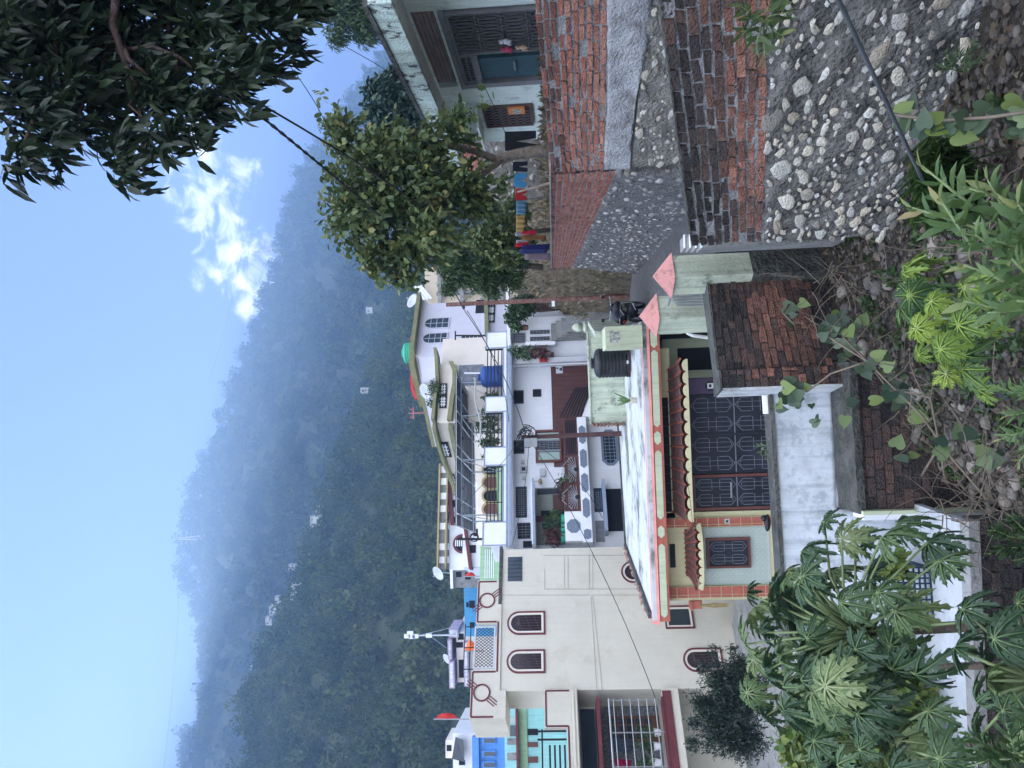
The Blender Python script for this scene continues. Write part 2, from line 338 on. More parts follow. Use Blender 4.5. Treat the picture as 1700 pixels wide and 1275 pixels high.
o = link_mesh('ground', [(0, 0, -9)] + [(60 * math.sin(a), 60 * math.cos(a), -6.5) for a in ring] + [(335 * math.sin(a), 335 * math.cos(a), -7.5) for a in ring],
              [(0, 1 + (i + 1) % 96, 1 + i) for i in range(96)] + [(1 + i, 1 + (i + 1) % 96, 97 + (i + 1) % 96, 97 + i) for i in range(96)], mat('valley_soil', (.08, .075, .055), var=.3, bump=.3, bscale=6))
tag(o, kind='structure')
# ---- crown shapes far off: clumps of leaf faces round limbs
def crown_tpl(seed, nl=150, tall=1.0, lobes=7, leaf=.28):
    rng = np.random.default_rng(seed)
    B = [(0, 0, .1, .55, .55, .5 * tall)] + [(math.cos(a) * .55 * rng.uniform(.6, 1.1), math.sin(a) * .55 * rng.uniform(.6, 1.1), rng.uniform(-.35, .6) * tall, rng.uniform(.3, .5), rng.uniform(.3, .5), rng.uniform(.25, .42) * tall) for a in np.linspace(0, 6.28, lobes)]
    p, u = blob_points(B, nl, rng, .75)
    return scatter_leaves(p, u + rng.normal(0, .8, (nl, 3)), leaf * rng.uniform(.6, 1.3, nl), 'quad', rng, 2.0)
def forest(name, which, r0, r1, spacing, size, material, seed, label):
    rng = np.random.default_rng(seed); pts = []
    area = (r1 * r1 - r0 * r0) / 2 * math.radians(66); n = int(area / spacing ** 2)
    r = np.sqrt(rng.random(n) * (r1 * r1 - r0 * r0) + r0 * r0); az = np.radians(rng.uniform(-33, 33, n)); z = hill_z(az, r, which)
    x, y = r * np.sin(az), r * np.cos(az)
    if which == 'near':
        keep = fbm(x, y, 70, 21) > -2.2
    else:
        keep = fbm(x, y, 120, 22) > -1.3
    x, y, z = x[keep], y[keep], z[keep]; n = len(x)
    T = [crown_tpl(seed + i, 110 if which == 'far' else 190, tall=1.0 + .15 * (i % 3), leaf=.3 if which == 'far' else .2) for i in range(5)]
    VV, FF, AA = [], [], []; off = 0
    for i in range(5):
        idx = np.arange(i, n, 5); k = len(idx); tv, tf, ta = T[i]
        s = size * rng.uniform(.45, 1.2, k) * (1 + .5 * (rng.random(k) > .85)); rot = rng.uniform(0, 6.28, k); c, sn = np.cos(rot), np.sin(rot)
        X = tv[None, :, 0] * c[:, None] - tv[None, :, 1] * sn[:, None]; Y = tv[None, :, 0] * sn[:, None] + tv[None, :, 1] * c[:, None]
        Zs = s * rng.uniform(.9, 1.5, k)
        V = np.stack([x[idx, None] + X * s[:, None], y[idx, None] + Y * s[:, None], z[idx, None] + Zs[:, None] * .6 + tv[None, :, 2] * Zs[:, None]], -1).reshape(-1, 3)
        F = (tf[None] + (np.arange(k) * len(tv))[:, None, None]).reshape(-1, 3) + off; off += len(V)
        VV.append(V); FF.append(F); pc = np.clip(fbm(x[idx], y[idx], 45, 77) * .18 + .45 + rng.normal(0, .22, k), 0, 1); AA.append(np.clip(np.repeat(pc, len(ta)) * .7 + np.tile(ta, k) * .3, 0, 1))
    o = link_mesh(name, np.concatenate(VV), np.concatenate(FF), material, attr=np.concatenate(AA)); tag(o, label, kind='stuff', cat='forest'); return o
m_far = leafmat('forest_leaves', [(.020, .040, .018), (.038, .066, .028), (.065, .095, .036), (.11, .125, .05)], rough=.8, trans=.15, spec=.1)
forest('forest', 'near', 160, 455, 5.2, 3.9, m_far, 40, 'dense green forest covering the nearer hillside above the village')
forest('forest', 'far', 500, 1000, 9.5, 6.0, m_far, 60, 'hazy woodland covering the high mountain slope behind the village')
def zhaze():
    mt = bpy.data.materials.new('haze'); mt.use_nodes = True; nt = mt.node_tree; nt.nodes.clear()
    o = N(nt, 'ShaderNodeOutputMaterial'); v = N(nt, 'ShaderNodeVolumePrincipled'); v.inputs['Density'].default_value = .00078
    v.inputs['Color'].default_value = (.38, .60, .98, 1); v.inputs['Anisotropy'].default_value = .45
    nt.links.new(v.outputs[0], o.inputs['Volume'])
    b = MB().xbox(-1120, 800, -565, 1200, -12, 545).build('haze', mt); tag(b, 'pale blue valley haze filling the air up to the ridge', kind='stuff')
zhaze()
# ================================================================ materials of the village
M_cream = mat('cream_paint', (.56, .54, .47), var=.07, scale=.8, bump=.06, col2=(.53, .50, .42), thr=(.55, .62), dscale=.7, streak=.14, scol=(.38, .36, .31))
M_maroon = mat('maroon_paint', (.12, .028, .035), var=.2, rough=.6, streak=.15)
M_white = mat('white_paint', (.74, .77, .82), var=.05, scale=1, bump=.04, streak=.14, scol=(.4, .43, .46))
M_white2 = mat('aged_whitewash', (.62, .66, .70), var=.12, scale=2, bump=.2, col2=(.30, .32, .34), thr=(.50, .68), dscale=2.2, streak=.5, scol=(.22, .24, .25))
M_bluegrey = mat('blue_grey_trim', (.25, .31, .42), var=.1, streak=.2)
M_palegreen = mat('pale_green_paint', (.50, .56, .40), var=.1, scale=2, bump=.1, streak=.35, scol=(.22, .25, .18))
M_mossy = mat('mossy_pale_green_paint', (.47, .53, .42), var=.15, scale=3, bump=.2, col2=(.16, .18, .15), thr=(.50, .68), dscale=2.4, streak=.45, scol=(.10, .12, .10))
M_yellowcream = mat('yellow_cream_paint', (.58, .55, .34), var=.08, scale=2, bump=.05, streak=.2, scol=(.3, .28, .2))
M_pink = mat('pink_paint', (.55, .22, .20), var=.15, scale=3, bump=.1, streak=.25, scol=(.3, .14, .12))
M_red = mat('brick_red_paint', (.42, .13, .09), var=.15, scale=4, bump=.1, streak=.2)
M_tile = mat('clay_roof_tile', (.125, .068, .058), var=.3, scale=6, bump=.2, col2=(.11, .075, .07), thr=(.5, .7), streak=.3)
M_ridge = mat('red_ridge_tile', (.30, .085, .06), var=.2, scale=6, bump=.15)
M_concrete = mat('grey_concrete', (.24, .25, .25), var=.25, scale=2, bump=.3, col2=(.1, .105, .1), thr=(.52, .7), streak=.2)
M_darkmoss = mat('blackened_concrete', (.075, .08, .075), var=.5, scale=5, bump=.7, bscale=18, col2=(.17, .18, .17), thr=(.6, .75))
M_roofplaster = mat('weathered_roof_screed', (.50, .54, .56), var=.12, scale=1.5, bump=.15, col2=(.12, .135, .13), thr=(.47, .64), dscale=.8)
M_yard = mat('whitewashed_yard', (.40, .44, .48), var=.12, scale=3, bump=.12, col2=(.2, .23, .25), thr=(.5, .75), dscale=1.6)
M_metal = mat('dark_blue_grey_metal', (.035, .042, .055), rough=.5, var=.2, bump=0, metal=.3)
M_black = mat('black_metal', (.012, .014, .018), rough=.45, var=.2, bump=0)
M_line = mat('pale_weld_line', (.20, .22, .26), rough=.5, var=.1, bump=0)
M_steel = mat('galvanised_steel', (.34, .37, .40), rough=.4, var=.15, bump=0, metal=.6)
M_brown = mat('brown_tile_cladding', (.10, .045, .04), rough=.5, var=.15, scale=5, bump=.05)
M_brownwood = mat('brown_painted_wood', (.13, .05, .04), rough=.5, var=.2, bump=.05)
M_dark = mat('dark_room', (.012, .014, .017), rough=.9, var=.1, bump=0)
M_purple = mat('purple_paint', (.085, .06, .11), var=.15, rough=.7, bump=.05)
M_palewall = mat('patterned_pale_tile', (.45, .52, .48), rough=.35, var=.06, bump=.05)
M_teal = mat('turquoise_wash', (.80, .92, .89), var=.1, scale=1.5, bump=.08, streak=.3, scol=(.28, .38, .40), col2=(.5, .62, .62), thr=(.5, .7))
M_tealdark = mat('dark_teal_paint', (.04, .10, .13), var=.2, rough=.6, bump=.05)
M_greywood = mat('grey_window_frame', (.22, .23, .25), var=.15, bump=.1, streak=.4)
M_olive = mat('olive_cornice_paint', (.20, .205, .11), var=.15, bump=.05, streak=.2)
M_lav = mat('lavender_white_paint', (.55, .56, .66), var=.05, bump=.03, streak=.1, scol=(.4, .4, .45))
M_creamlight = mat('light_cream_paint', (.66, .62, .56), var=.05, bump=.03, streak=.08, scol=(.4, .38, .34))
M_solarback = mat('solar_backsheet', (.06, .068, .08), rough=.5, var=.1, bump=0)
M_alu = mat('aluminium_rail', (.42, .46, .5), rough=.35, metal=.7, var=.1, bump=0)
M_bluetank = mat('blue_tank_plastic', (.02, .07, .26), rough=.35, var=.15, bump=0)
M_blacktank = mat('black_tank_plastic', (.008, .010, .014), rough=.42, var=.25, bump=0, spec=.5, col2=(.05, .055, .065), thr=(.55, .7))
M_greentank = mat('green_tank_plastic', (.05, .36, .24), rough=.4, var=.1, bump=0)
M_stone_slab = mat('grey_blue_stone_panel', (.15, .19, .26), rough=.6, var=.3, scale=20, bump=.1)
M_rust = mat('rusty_iron', (.15, .065, .05), var=.4, scale=6, bump=.2, col2=(.2, .16, .15), thr=(.45, .65))
M_yellow = mat('ochre_yellow_paint', (.32, .27, .14), var=.1, bump=.03)
M_sky = mat('sky_blue_paint', (.07, .28, .52), var=.1, bump=.05, streak=.3, scol=(.05, .2, .35))
M_blue = mat('bright_blue_paint', (.10, .26, .62), var=.08, bump=.05, streak=.15)
M_aqua = mat('aqua_paint', (.28, .58, .58), var=.08, bump=.05, streak=.15)
M_greenwall = mat('pale_leaf_green_paint', (.27, .42, .27), var=.1, bump=.05, streak=.2)
M_lilac = mat('lilac_paint', (.42, .34, .46), var=.1, bump=.05, streak=.4)
M_glass = glassmat('dark_glass'); M_glassb = glassmat('blue_glass', (.015, .035, .06), .12); M_mint = glassmat('mint_frosted_glass', (.32, .44, .40), .3)
M_wire = mat('black_cable', (.015, .016, .018), rough=.6, var=.2, bump=0)
# ---------------------------------------------------------------- building helpers
def arch_pts(a0, a1, z0, z1, n=12, k=1.0):
    r = (a1 - a0) / 2; c = (a0 + a1) / 2; h = r * k
    return [(a0, z0), (a1, z0)] + [(c + r * math.cos(PI * i / n), z1 - h + h * math.sin(PI * i / n)) for i in range(n + 1)]
def rect_pts(a0, a1, z0, z1): return [(a0, z0), (a1, z0), (a1, z1), (a0, z1)]
def inset(pts, d):
    n = len(pts); cx = sum(p[0] for p in pts) / n; 
    out = []
    for i in range(n):
        p0, p1, p2 = np.array(pts[i - 1]), np.array(pts[i]), np.array(pts[(i + 1) % n])
        e1 = p1 - p0; e2 = p2 - p1
        if np.linalg.norm(e1) < 1e-6: e1 = e2
        if np.linalg.norm(e2) < 1e-6: e2 = e1
        n1 = np.array([-e1[1], e1[0]]) / np.linalg.norm(e1); n2 = np.array([-e2[1], e2[0]]) / np.linalg.norm(e2)
        b = n1 + n2; b = b / max(.3, np.dot(b, b) / 2); out.append(tuple(p1 + b * d * 1.0))
    return out
def window(par, fr, r, fm, pm, nx=2, nz=3, fw=.06, t=0, arch=False, gm=None, bars=0, name='window', bw=.012, archk=1.0, deep=.05, label=None):
    """frame ring standing 3 cm proud of the wall, pane just outside the wall face, glazing bars or iron grille in front"""
    a0, a1, z0, z1 = r; pts = arch_pts(a0, a1, z0, z1, k=archk) if arch else rect_pts(a0, a1, z0, z1)
    inn = inset(pts, fw); w_ = MB().ring(fr, pts, inn, t - .02, t + deep).build(name, fm, par)
    if label: w_['label'] = label
    MB().prism(fr, inset(pts, fw * .5), t - .015, t + .012).build('pane', pm, w_)
    g = MB(); b0, b1, c0, c1 = a0 + fw, a1 - fw, z0 + fw, z1 - fw
    def zt(a):
        if not arch: return c1
        rr = (a1 - a0) / 2; c = (a0 + a1) / 2; q = max(0, 1 - ((a - c) / rr) ** 2); return z1 - rr * archk + rr * archk * math.sqrt(q) - fw
    for i in range(1, nx): a = b0 + (b1 - b0) * i / nx; g.box(fr, a - bw, a + bw, c0, zt(a), t + .013, t + .03)
    for i in range(1, nz): z = c0 + (c1 - c0) * i / nz; h = fw if not arch else max(fw, (a1 - a0) / 2 - math.sqrt(max(0, ((a1 - a0) / 2) ** 2 - max(0, z - (z1 - (a1 - a0) / 2)) ** 2)) + fw); g.box(fr, a0 + h, a1 - h, z - bw, z + bw, t + .0135, t + .0305)
    if bars:
        for i in range(1, bars): a = b0 + (b1 - b0) * i / bars; g.box(fr, a - bw * .6, a + bw * .6, c0, zt(a), t + .034, t + .044)
    if g.v: g.build('grille' if bars else 'glazing_bars', gm or fm, w_)
    return w_
def grille_pattern(mb, fr, a0, a1, z0, z1, t, nv=14, nh=3, w=.008, hexes=True):
    for i in range(nv + 1): a = a0 + (a1 - a0) * i / nv; mb.box(fr, a - w * .6, a + w * .6, z0, z1, t, t + .012)
    for i in range(nh + 1): z = z0 + (z1 - z0) * i / nh; mb.box(fr, a0, a1, z - w, z + w, t + .013, t + .025)
def poly_line(mb, fr, pts, t, w=.007, closed=False):
    q = pts + [pts[0]] if closed else pts
    for (a, z), (b, y) in zip(q[:-1], q[1:]):
        d = math.hypot(b - a, y - z)
        if d < 1e-6: continue
        nx, nz = -(y - z) / d * w, (b - a) / d * w
        mb.prism(fr, [(a - nx, z - nz), (b - nx, y - nz), (b + nx, y + nz), (a + nx, z + nz)], t, t + .01)
def circ(c, r, n=24, a0=0, a1=2 * PI): return [(c[0] + r * math.cos(a0 + (a1 - a0) * i / n), c[1] + r * math.sin(a0 + (a1 - a0) * i / n)) for i in range(n if a1 - a0 > 6.2 else n + 1)]
def tank(base, r, h, material, label, cat='water tank', ribs=8, name='water_tank', group=None):
    t = thing(name, base, label, cat, group); b = np.array(base); prof = [(r * .97, .02)]; hb = h * .8
    for i in range(ribs):
        z = hb * (i + .0) / ribs; dz = hb / ribs; prof += [(r * .955, z + dz * .06 + .02), (r, z + dz * .2 + .02), (r, z + dz * .8 + .02), (r * .955, z + dz * .94 + .02)]
    prof += [(r * .95, hb + .02)] + [(r * .95 * math.cos(a), hb + .02 + (h * .13) * math.sin(a)) for a in np.linspace(.2, 1.2, 6)]
    MB().lathe(b, prof, 32).build('tank_body', material, t, smooth=False)
    MB().lathe(b + np.array([0, 0, h * .92]), [(r * .33, 0), (r * .33, h * .04), (r * .38, h * .045), (r * .38, h * .085), (r * .2, h * .1)], 20).build('lid', material, t)
    return t
# ================================================================ the single-storey house with the pink and pale green roof band
D1 = 19.0; F1 = Frame(P(1068, 535, D1), 0); F1w = Frame(P(1068, 535, D1 + .7), 0)
zr = F1.sz(1072, 700)[1]                       # roof surface height
FL1 = -5.66
sR, sL = F1.sz(1068, 540)[0], F1.sz(1085, 1031)[0]
X0 = F1.o[0]; wx = lambda s: X0 + s
H = thing('pink_trimmed_house', (wx((sR + sL) / 2), D1 + .7, FL1), 'single storey house with pink and pale green roof band and clay tile awnings', 'house')
# roof slab: front edge, left edge running back
bl = PZ(1040, 908, zr); br = PZ(1018, 560, zr); fl = F1.w(sL, zr); fr_ = F1.w(sR, zr)
roofpoly = [(fl[0], fl[1] + .02), (fr_[0] + .1, fr_[1] + .02), (br[0] + .3, br[1]), (bl[0], bl[1])]
MB().slab(roofpoly, zr - .16, [zr] * 4).build('roof', M_roofplaster, H)
m = MB()                                       # raised rim along the far side and left side, blackened
def edgewall(mb, a, b, z0, z1, th):
    a = np.array(a[:2]); b = np.array(b[:2]); d = (b - a) / np.linalg.norm(b - a); n = np.array([-d[1], d[0]]) * th / 2
    mb.slab([tuple(a - n), tuple(b - n), tuple(b + n), tuple(a + n)], z0, z1)
edgewall(m, (fl[0] + .05, fl[1] + .3), (bl[0] + .05, bl[1]), zr + .003, zr + .09, .16); edgewall(m, bl + np.array([.1, .05, 0]), br, zr + .004, zr + .06, .14)
m.build('roof_rim', M_darkmoss, H)
m = MB(); rg = random.Random(4)
for i in range(14): 
    f = rg.random(); p = np.array([fl[0], fl[1] + .3, zr]) * (1 - f) + bl * f; m.blob((p[0] + rg.uniform(-.02, .12), p[1], zr + .11), .08, .06, .04, .3)
m.build('rubble', mat('broken_brick', (.3, .2, .17), var=.4, scale=20), H)
# the roof band: sloping pink top, panel face, red lower edge
zb = F1.sz(1097, 620)[1]; zp0 = F1.sz(1095, 620)[1]; zp1 = F1.sz(1080.5, 620)[1]
m = MB(); fa = F1
def band(a0, a1, t=0):
    m.add([fa.w(a0, zr + .02, t - .12), fa.w(a1, zr + .02, t - .12), fa.w(a1, zp1 + .01, t + .03), fa.w(a0, zp1 + .01, t + .03), fa.w(a0, zp1, t - .12), fa.w(a1, zp1, t - .12)], [(0, 3, 2, 1), (0, 1, 5, 4), (3, 4, 5, 2), (1, 2, 5), (0, 4, 3)])
sA, sB = F1.sz(1069, 755)[0], F1.sz(1069, 780)[0]
sC, sD = F1.sz(1075, 896)[0], F1.sz(1075, 872)[0]
band(sL - .1, sR)
m.build('roof_band_slope', M_pink, H)
m = MB().box(F1, sL, sR, zb, zp1 - .001, -.1, 0); m.box(F1, sL - .02, sL, zb, zp1, -1.2, 0)
o_ = m.build('roof_band', M_red, H)
def panel(y1, y0, xo):
    a0, a1 = F1.sz(xo, y1)[0], F1.sz(xo, y0)[0]; c = .07; p0, p1 = zp0 + .03, zp1 - .02
    return [(a0 + c, p0), (a1 - c, p0), (a1, p0 + c), (a1, p1 - c), (a1 - c, p1), (a0 + c, p1), (a0, p1 - c), (a0, p0 + c)]
m = MB()
for y1, y0 in [(709, 581), (738, 716), (862, 748), (893, 873), (1025, 903), (577, 545)]: m.prism(F1, panel(y1, y0, 1088), .001, .022)
m.prism(Frame(F1.w(sL - .021, 0), 90), [(0.0, zb + .05), (.0, zp1 - .02), (-1.1, zp1 - .02), (-1.1, zb + .05)], .002, .01) if False else None
m.build('band_panel', M_palegreen, H)
# side parapet on the right, rear parapet, boxed corner
zt = F1.sz(1005, 560)[1]; a0, a1 = F1.sz(1040, 578)[0], F1.sz(1040, 541)[0]
m = MB().box(F1, a0, a1, zr + .004, zt, -1.3, .05); m.build('corner_box', M_palegreen, H)
m = MB().box(F1, *F1.rect(1012, 549, 1029, 569, .06), .051, .062); m.build('worn_poster', mat('worn_paint_patch', (.22, .25, .22), var=.6, scale=14, col2=(.45, .47, .42), thr=(.48, .52), dscale=16), H)
yB = 24.6; FB = Frame((0, yB, 0), 0); r = FB.rect(979, 538, 1017, 705)
m = MB().box(FB, r[0], r[1], zr, r[3], -.14, 0); 
m.box(FB, r[0] + .02, r[1], r[3] + .002, r[3] + .05, -.2, .06)
edgewall(m, (r[1] + .05, yB), (wx(a1) - .1, D1 + 1.35), zr - 1.2, r[3], .16)
m.build('rear_parapet', M_mossy, H)
m = MB()
for k in range(9): 
    z = zr + .03 + k * (r[3] - zr) / 9
    m.blob((r[0] - .0, yB - .07, z + .05), .07, .12, .055, .2)
m.build('parapet_brick_end', mat('raw_brick_end', (.2, .13, .1), var=.5, scale=20), H)
c = FB.sz(966, 543); m = MB(); cx, cy = FB.o[0] + c[0], yB
m.lathe((cx, cy, r[3] + .05), [(.17, 0), (.19, .05), (.11, .12), (.15, .2), (.16, .28), (.1, .4), (.03, .47)], 16).build('finial', M_mossy, H)
# walls
wL, wR = F1w.sz(1180, 996)[0], F1w.sz(1180, 575)[0]
m = MB().box(F1w, F1w.sz(1100, 869)[0], wR, F1w.sz(1112, 620)[1], zb - .003, -.2, 0)      # lintel over the grille
m.build('upper_wall', M_yellowcream, H)
sG0, sG1 = F1w.sz(1200, 847)[0], F1w.sz(1200, 654)[0]
m = MB().box(F1w, wL, F1w.sz(1200, 849)[0], FL1, zb - .004, -.2, 0); m.box(F1w, wL, wL + .2, FL1, zb - .004, -7.5, -.2); m.build('front_wall', M_yellowcream, H)
m = MB().box(F1w, sG1 + .01, F1w.sz(1170, 628)[0], FL1, F1w.sz(1112, 620)[1] - .002, -.2, .0); m.build('purple_wall', M_purple, H)
m = MB().box(F1w, F1w.sz(1170, 627)[0], wR + .3, FL1, F1w.sz(1112, 620)[1] - .003, -1.5, -1.3); m.build('porch_wall', M_palegreen, H)
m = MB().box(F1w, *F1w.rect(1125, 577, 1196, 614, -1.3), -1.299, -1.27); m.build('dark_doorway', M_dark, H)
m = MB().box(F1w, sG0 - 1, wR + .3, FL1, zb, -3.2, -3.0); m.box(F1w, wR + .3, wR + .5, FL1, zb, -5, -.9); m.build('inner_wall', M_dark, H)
MB().slab([(wx(wL), D1 + .5), (wx(wR) + 1, D1 + .5), (wx(wR) + 1, D1 + 5), (wx(wL), D1 + 5)], FL1 - .3, FL1).build('floor', M_concrete, H)
# clerestory openings under the roof band
for (x0, y0, x1, y1) in [(1100, 660, 1112, 850), (1112, 903, 1121, 942)]:
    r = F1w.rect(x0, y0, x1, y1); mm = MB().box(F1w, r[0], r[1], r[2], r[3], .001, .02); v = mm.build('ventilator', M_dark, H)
    g = MB()
    for i in range(1, 12): a = r[0] + (r[1] - r[0]) * i / 12; g.box(F1w, a - .008, a + .008, r[2], r[3], .021, .03)
    g.build('bars', M_metal, v)
# grille front
def grille(fr, r, t, name, nhex, rows, fm=M_brownwood, fw=.05, nb=26, par=H):
    a0, a1, z0, z1 = r; w_ = MB().ring(fr, rect_pts(a0, a1, z0, z1), rect_pts(a0 + fw, a1 - fw, z0 + fw, z1 - fw), t - .05, t + .04).build(name, fm, par)
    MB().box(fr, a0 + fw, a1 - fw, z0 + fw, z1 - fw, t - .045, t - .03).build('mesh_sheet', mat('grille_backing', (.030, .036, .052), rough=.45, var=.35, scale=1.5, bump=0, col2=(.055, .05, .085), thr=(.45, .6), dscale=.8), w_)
    b = MB(); 
    for i in range(nb + 1): a = a0 + fw + (a1 - a0 - 2 * fw) * i / nb; b.box(fr, a - .007, a + .007, z0 + fw, z1 - fw, t - .02, t - .008)
    b.build('bars', M_metal, w_)
    l = MB(); W = a1 - a0 - 2 * fw; Hh = z1 - z0 - 2 * fw
    for rI in range(rows):
        q0 = z0 + fw + Hh * rI / rows; q1 = z0 + fw + Hh * (rI + 1) / rows
        for i in range(nhex):
            c = a0 + fw + W * (i + .5) / nhex; hw = W / nhex * .36; e = hw * .9
            poly_line(l, fr, [(c, q0 + .03), (c + hw, q0 + .03 + e), (c + hw, q0 + Hh / rows * .38), ], t, .006); poly_line(l, fr, [(c, q0 + .03), (c - hw, q0 + .03 + e), (c - hw, q0 + Hh / rows * .38)], t, .006)
            poly_line(l, fr, [(c, q1 - .03), (c + hw, q1 - .03 - e), (c + hw, q1 - Hh / rows * .38)], t, .006); poly_line(l, fr, [(c, q1 - .03), (c - hw, q1 - .03 - e), (c - hw, q1 - Hh / rows * .38)], t, .006)
            hw2 = hw * .38
            poly_line(l, fr, [(c - hw2, q0 + .16), (c - hw2, q1 - .16)], t, .005); poly_line(l, fr, [(c + hw2, q0 + .16), (c + hw2, q1 - .16)], t, .005)
            poly_line(l, fr, [(c + x_, y_) for x_, y_ in circ((0, q1 - .16), hw2, 6, 0, PI)], t, .005); poly_line(l, fr, [(c + x_, y_) for x_, y_ in circ((0, q0 + .16), hw2, 6, PI, 2 * PI)], t, .005)
            poly_line(l, fr, [(c - hw, (q0 + q1) / 2 + .1), (c + hw, (q0 + q1) / 2 + .1)], t + .01, .005); poly_line(l, fr, [(c - hw, (q0 + q1) / 2 - .1), (c + hw, (q0 + q1) / 2 - .1)], t + .01, .005)
        l.box(fr, a0 + fw, a1 - fw, q1 - .012, q1 + .012, t - .004, t + .008)
    l.build('scrollwork', M_line, w_); return w_
zg1 = F1w.sz(1146, 740)[1]
def gr(y1, y0): return (F1w.sz(1210, y1)[0], F1w.sz(1210, y0)[0], FL1 + .02, zg1)
grille(F1w, gr(720.5, 654.5), .0, 'grille_panel', 2, 2, M_metal, .02); grille(F1w, gr(785, 721), .0, 'grille_panel', 2, 2, M_metal, .02)
g1 = grille(F1w, gr(846, 787), .0, 'grille_door', 2, 2, M_brownwood, .07, 22)
MB().box(F1w, F1w.sz(1210, 826)[0], F1w.sz(1210, 800)[0], -4.35, -4.31, .05, .07).build('bolt', M_steel, g1)
# brick-tile columns
def tilecol(y1, y0):
    a0, a1 = F1w.sz(1200, y1)[0], F1w.sz(1200, y0)[0]; c = MB().box(F1w, a0, a1, FL1, zb - .006, .002, .1).build('column', M_yellowcream, H)
    m = MB(); z = FL1 + .02; k = 0; w3 = (a1 - a0)
    while z < zb - .1:
        h = .28; sp = a0 + w3 * (.25 if k % 2 else .25)
        m.box(F1w, a0 + .01, sp - .008, z, z + h - .018, .101, .112); off = .14 if k % 1 == 0 else 0
        m.box(F1w, sp + .008, a1 - .01, z - off * 0, z + h - .018, .1015, .1125); z += h; k += 1
    m.build('tile', M_red, c)
tilecol(873, 857.5); tilecol(990, 971)
# pale patterned tile wall with its rings
r = F1w.rect(1168, 874, 1292, 970); m = MB().box(F1w, r[0], r[1], FL1 + .4, r[3], .002, .018); pw = m.build('tiled_wall', M_palewall, H)
l = MB(); s0, s1 = r[0], r[1]; n = 11
for i in range(n):
    for j in range(16):
        c = (s0 + (s1 - s0) * (i + .5) / n, r[3] - (j + .5) * (s1 - s0) / n)
        if c[1] > FL1 + .5: l.ring(F1w, circ(c, .052, 12), circ(c, .042, 12), .0185, .021)
l.build('ring_pattern', mat('tile_ring', (.34, .42, .38), var=.05, bump=0), pw)
w2 = grille(F1w, F1w.rect(1172, 892, 1245, 942, .02), .07, 'window', 2, 1, M_brownwood, .06, 14)
# switch box, meter
b_ = MB().box(F1w, *F1w.rect(1203, 861, 1211, 869, .12), .113, .15); s_ = b_.build('switch_box', mat('pale_plastic', (.5, .52, .5), var=.1), H)
MB().box(F1w, *F1w.rect(1205, 863.5, 1209, 867.5, .15), .151, .158).build('dial', M_black, s_)
r = F1w.rect(1171, 632, 1187, 649, .01); cc = ((r[0] + r[1]) / 2, (r[2] + r[3]) / 2); k = (r[1] - r[0]) / 2; oc = [(cc[0] + k * math.cos(a), cc[1] + k * math.sin(a)) for a in np.arange(8) * PI / 4 + PI / 8]
mtr = MB().prism(F1w, oc, .002, .05).build('meter_board', M_metal, H); MB().box(F1w, *F1w.rect(1174, 636, 1185, 645, .06), .051, .12).build('meter', mat('meter_white', (.6, .6, .58), var=.05), mtr)
MB().box(F1w, *F1w.rect(1177, 638, 1181, 643, .12), .121, .125).build('dial', M_black, mtr)
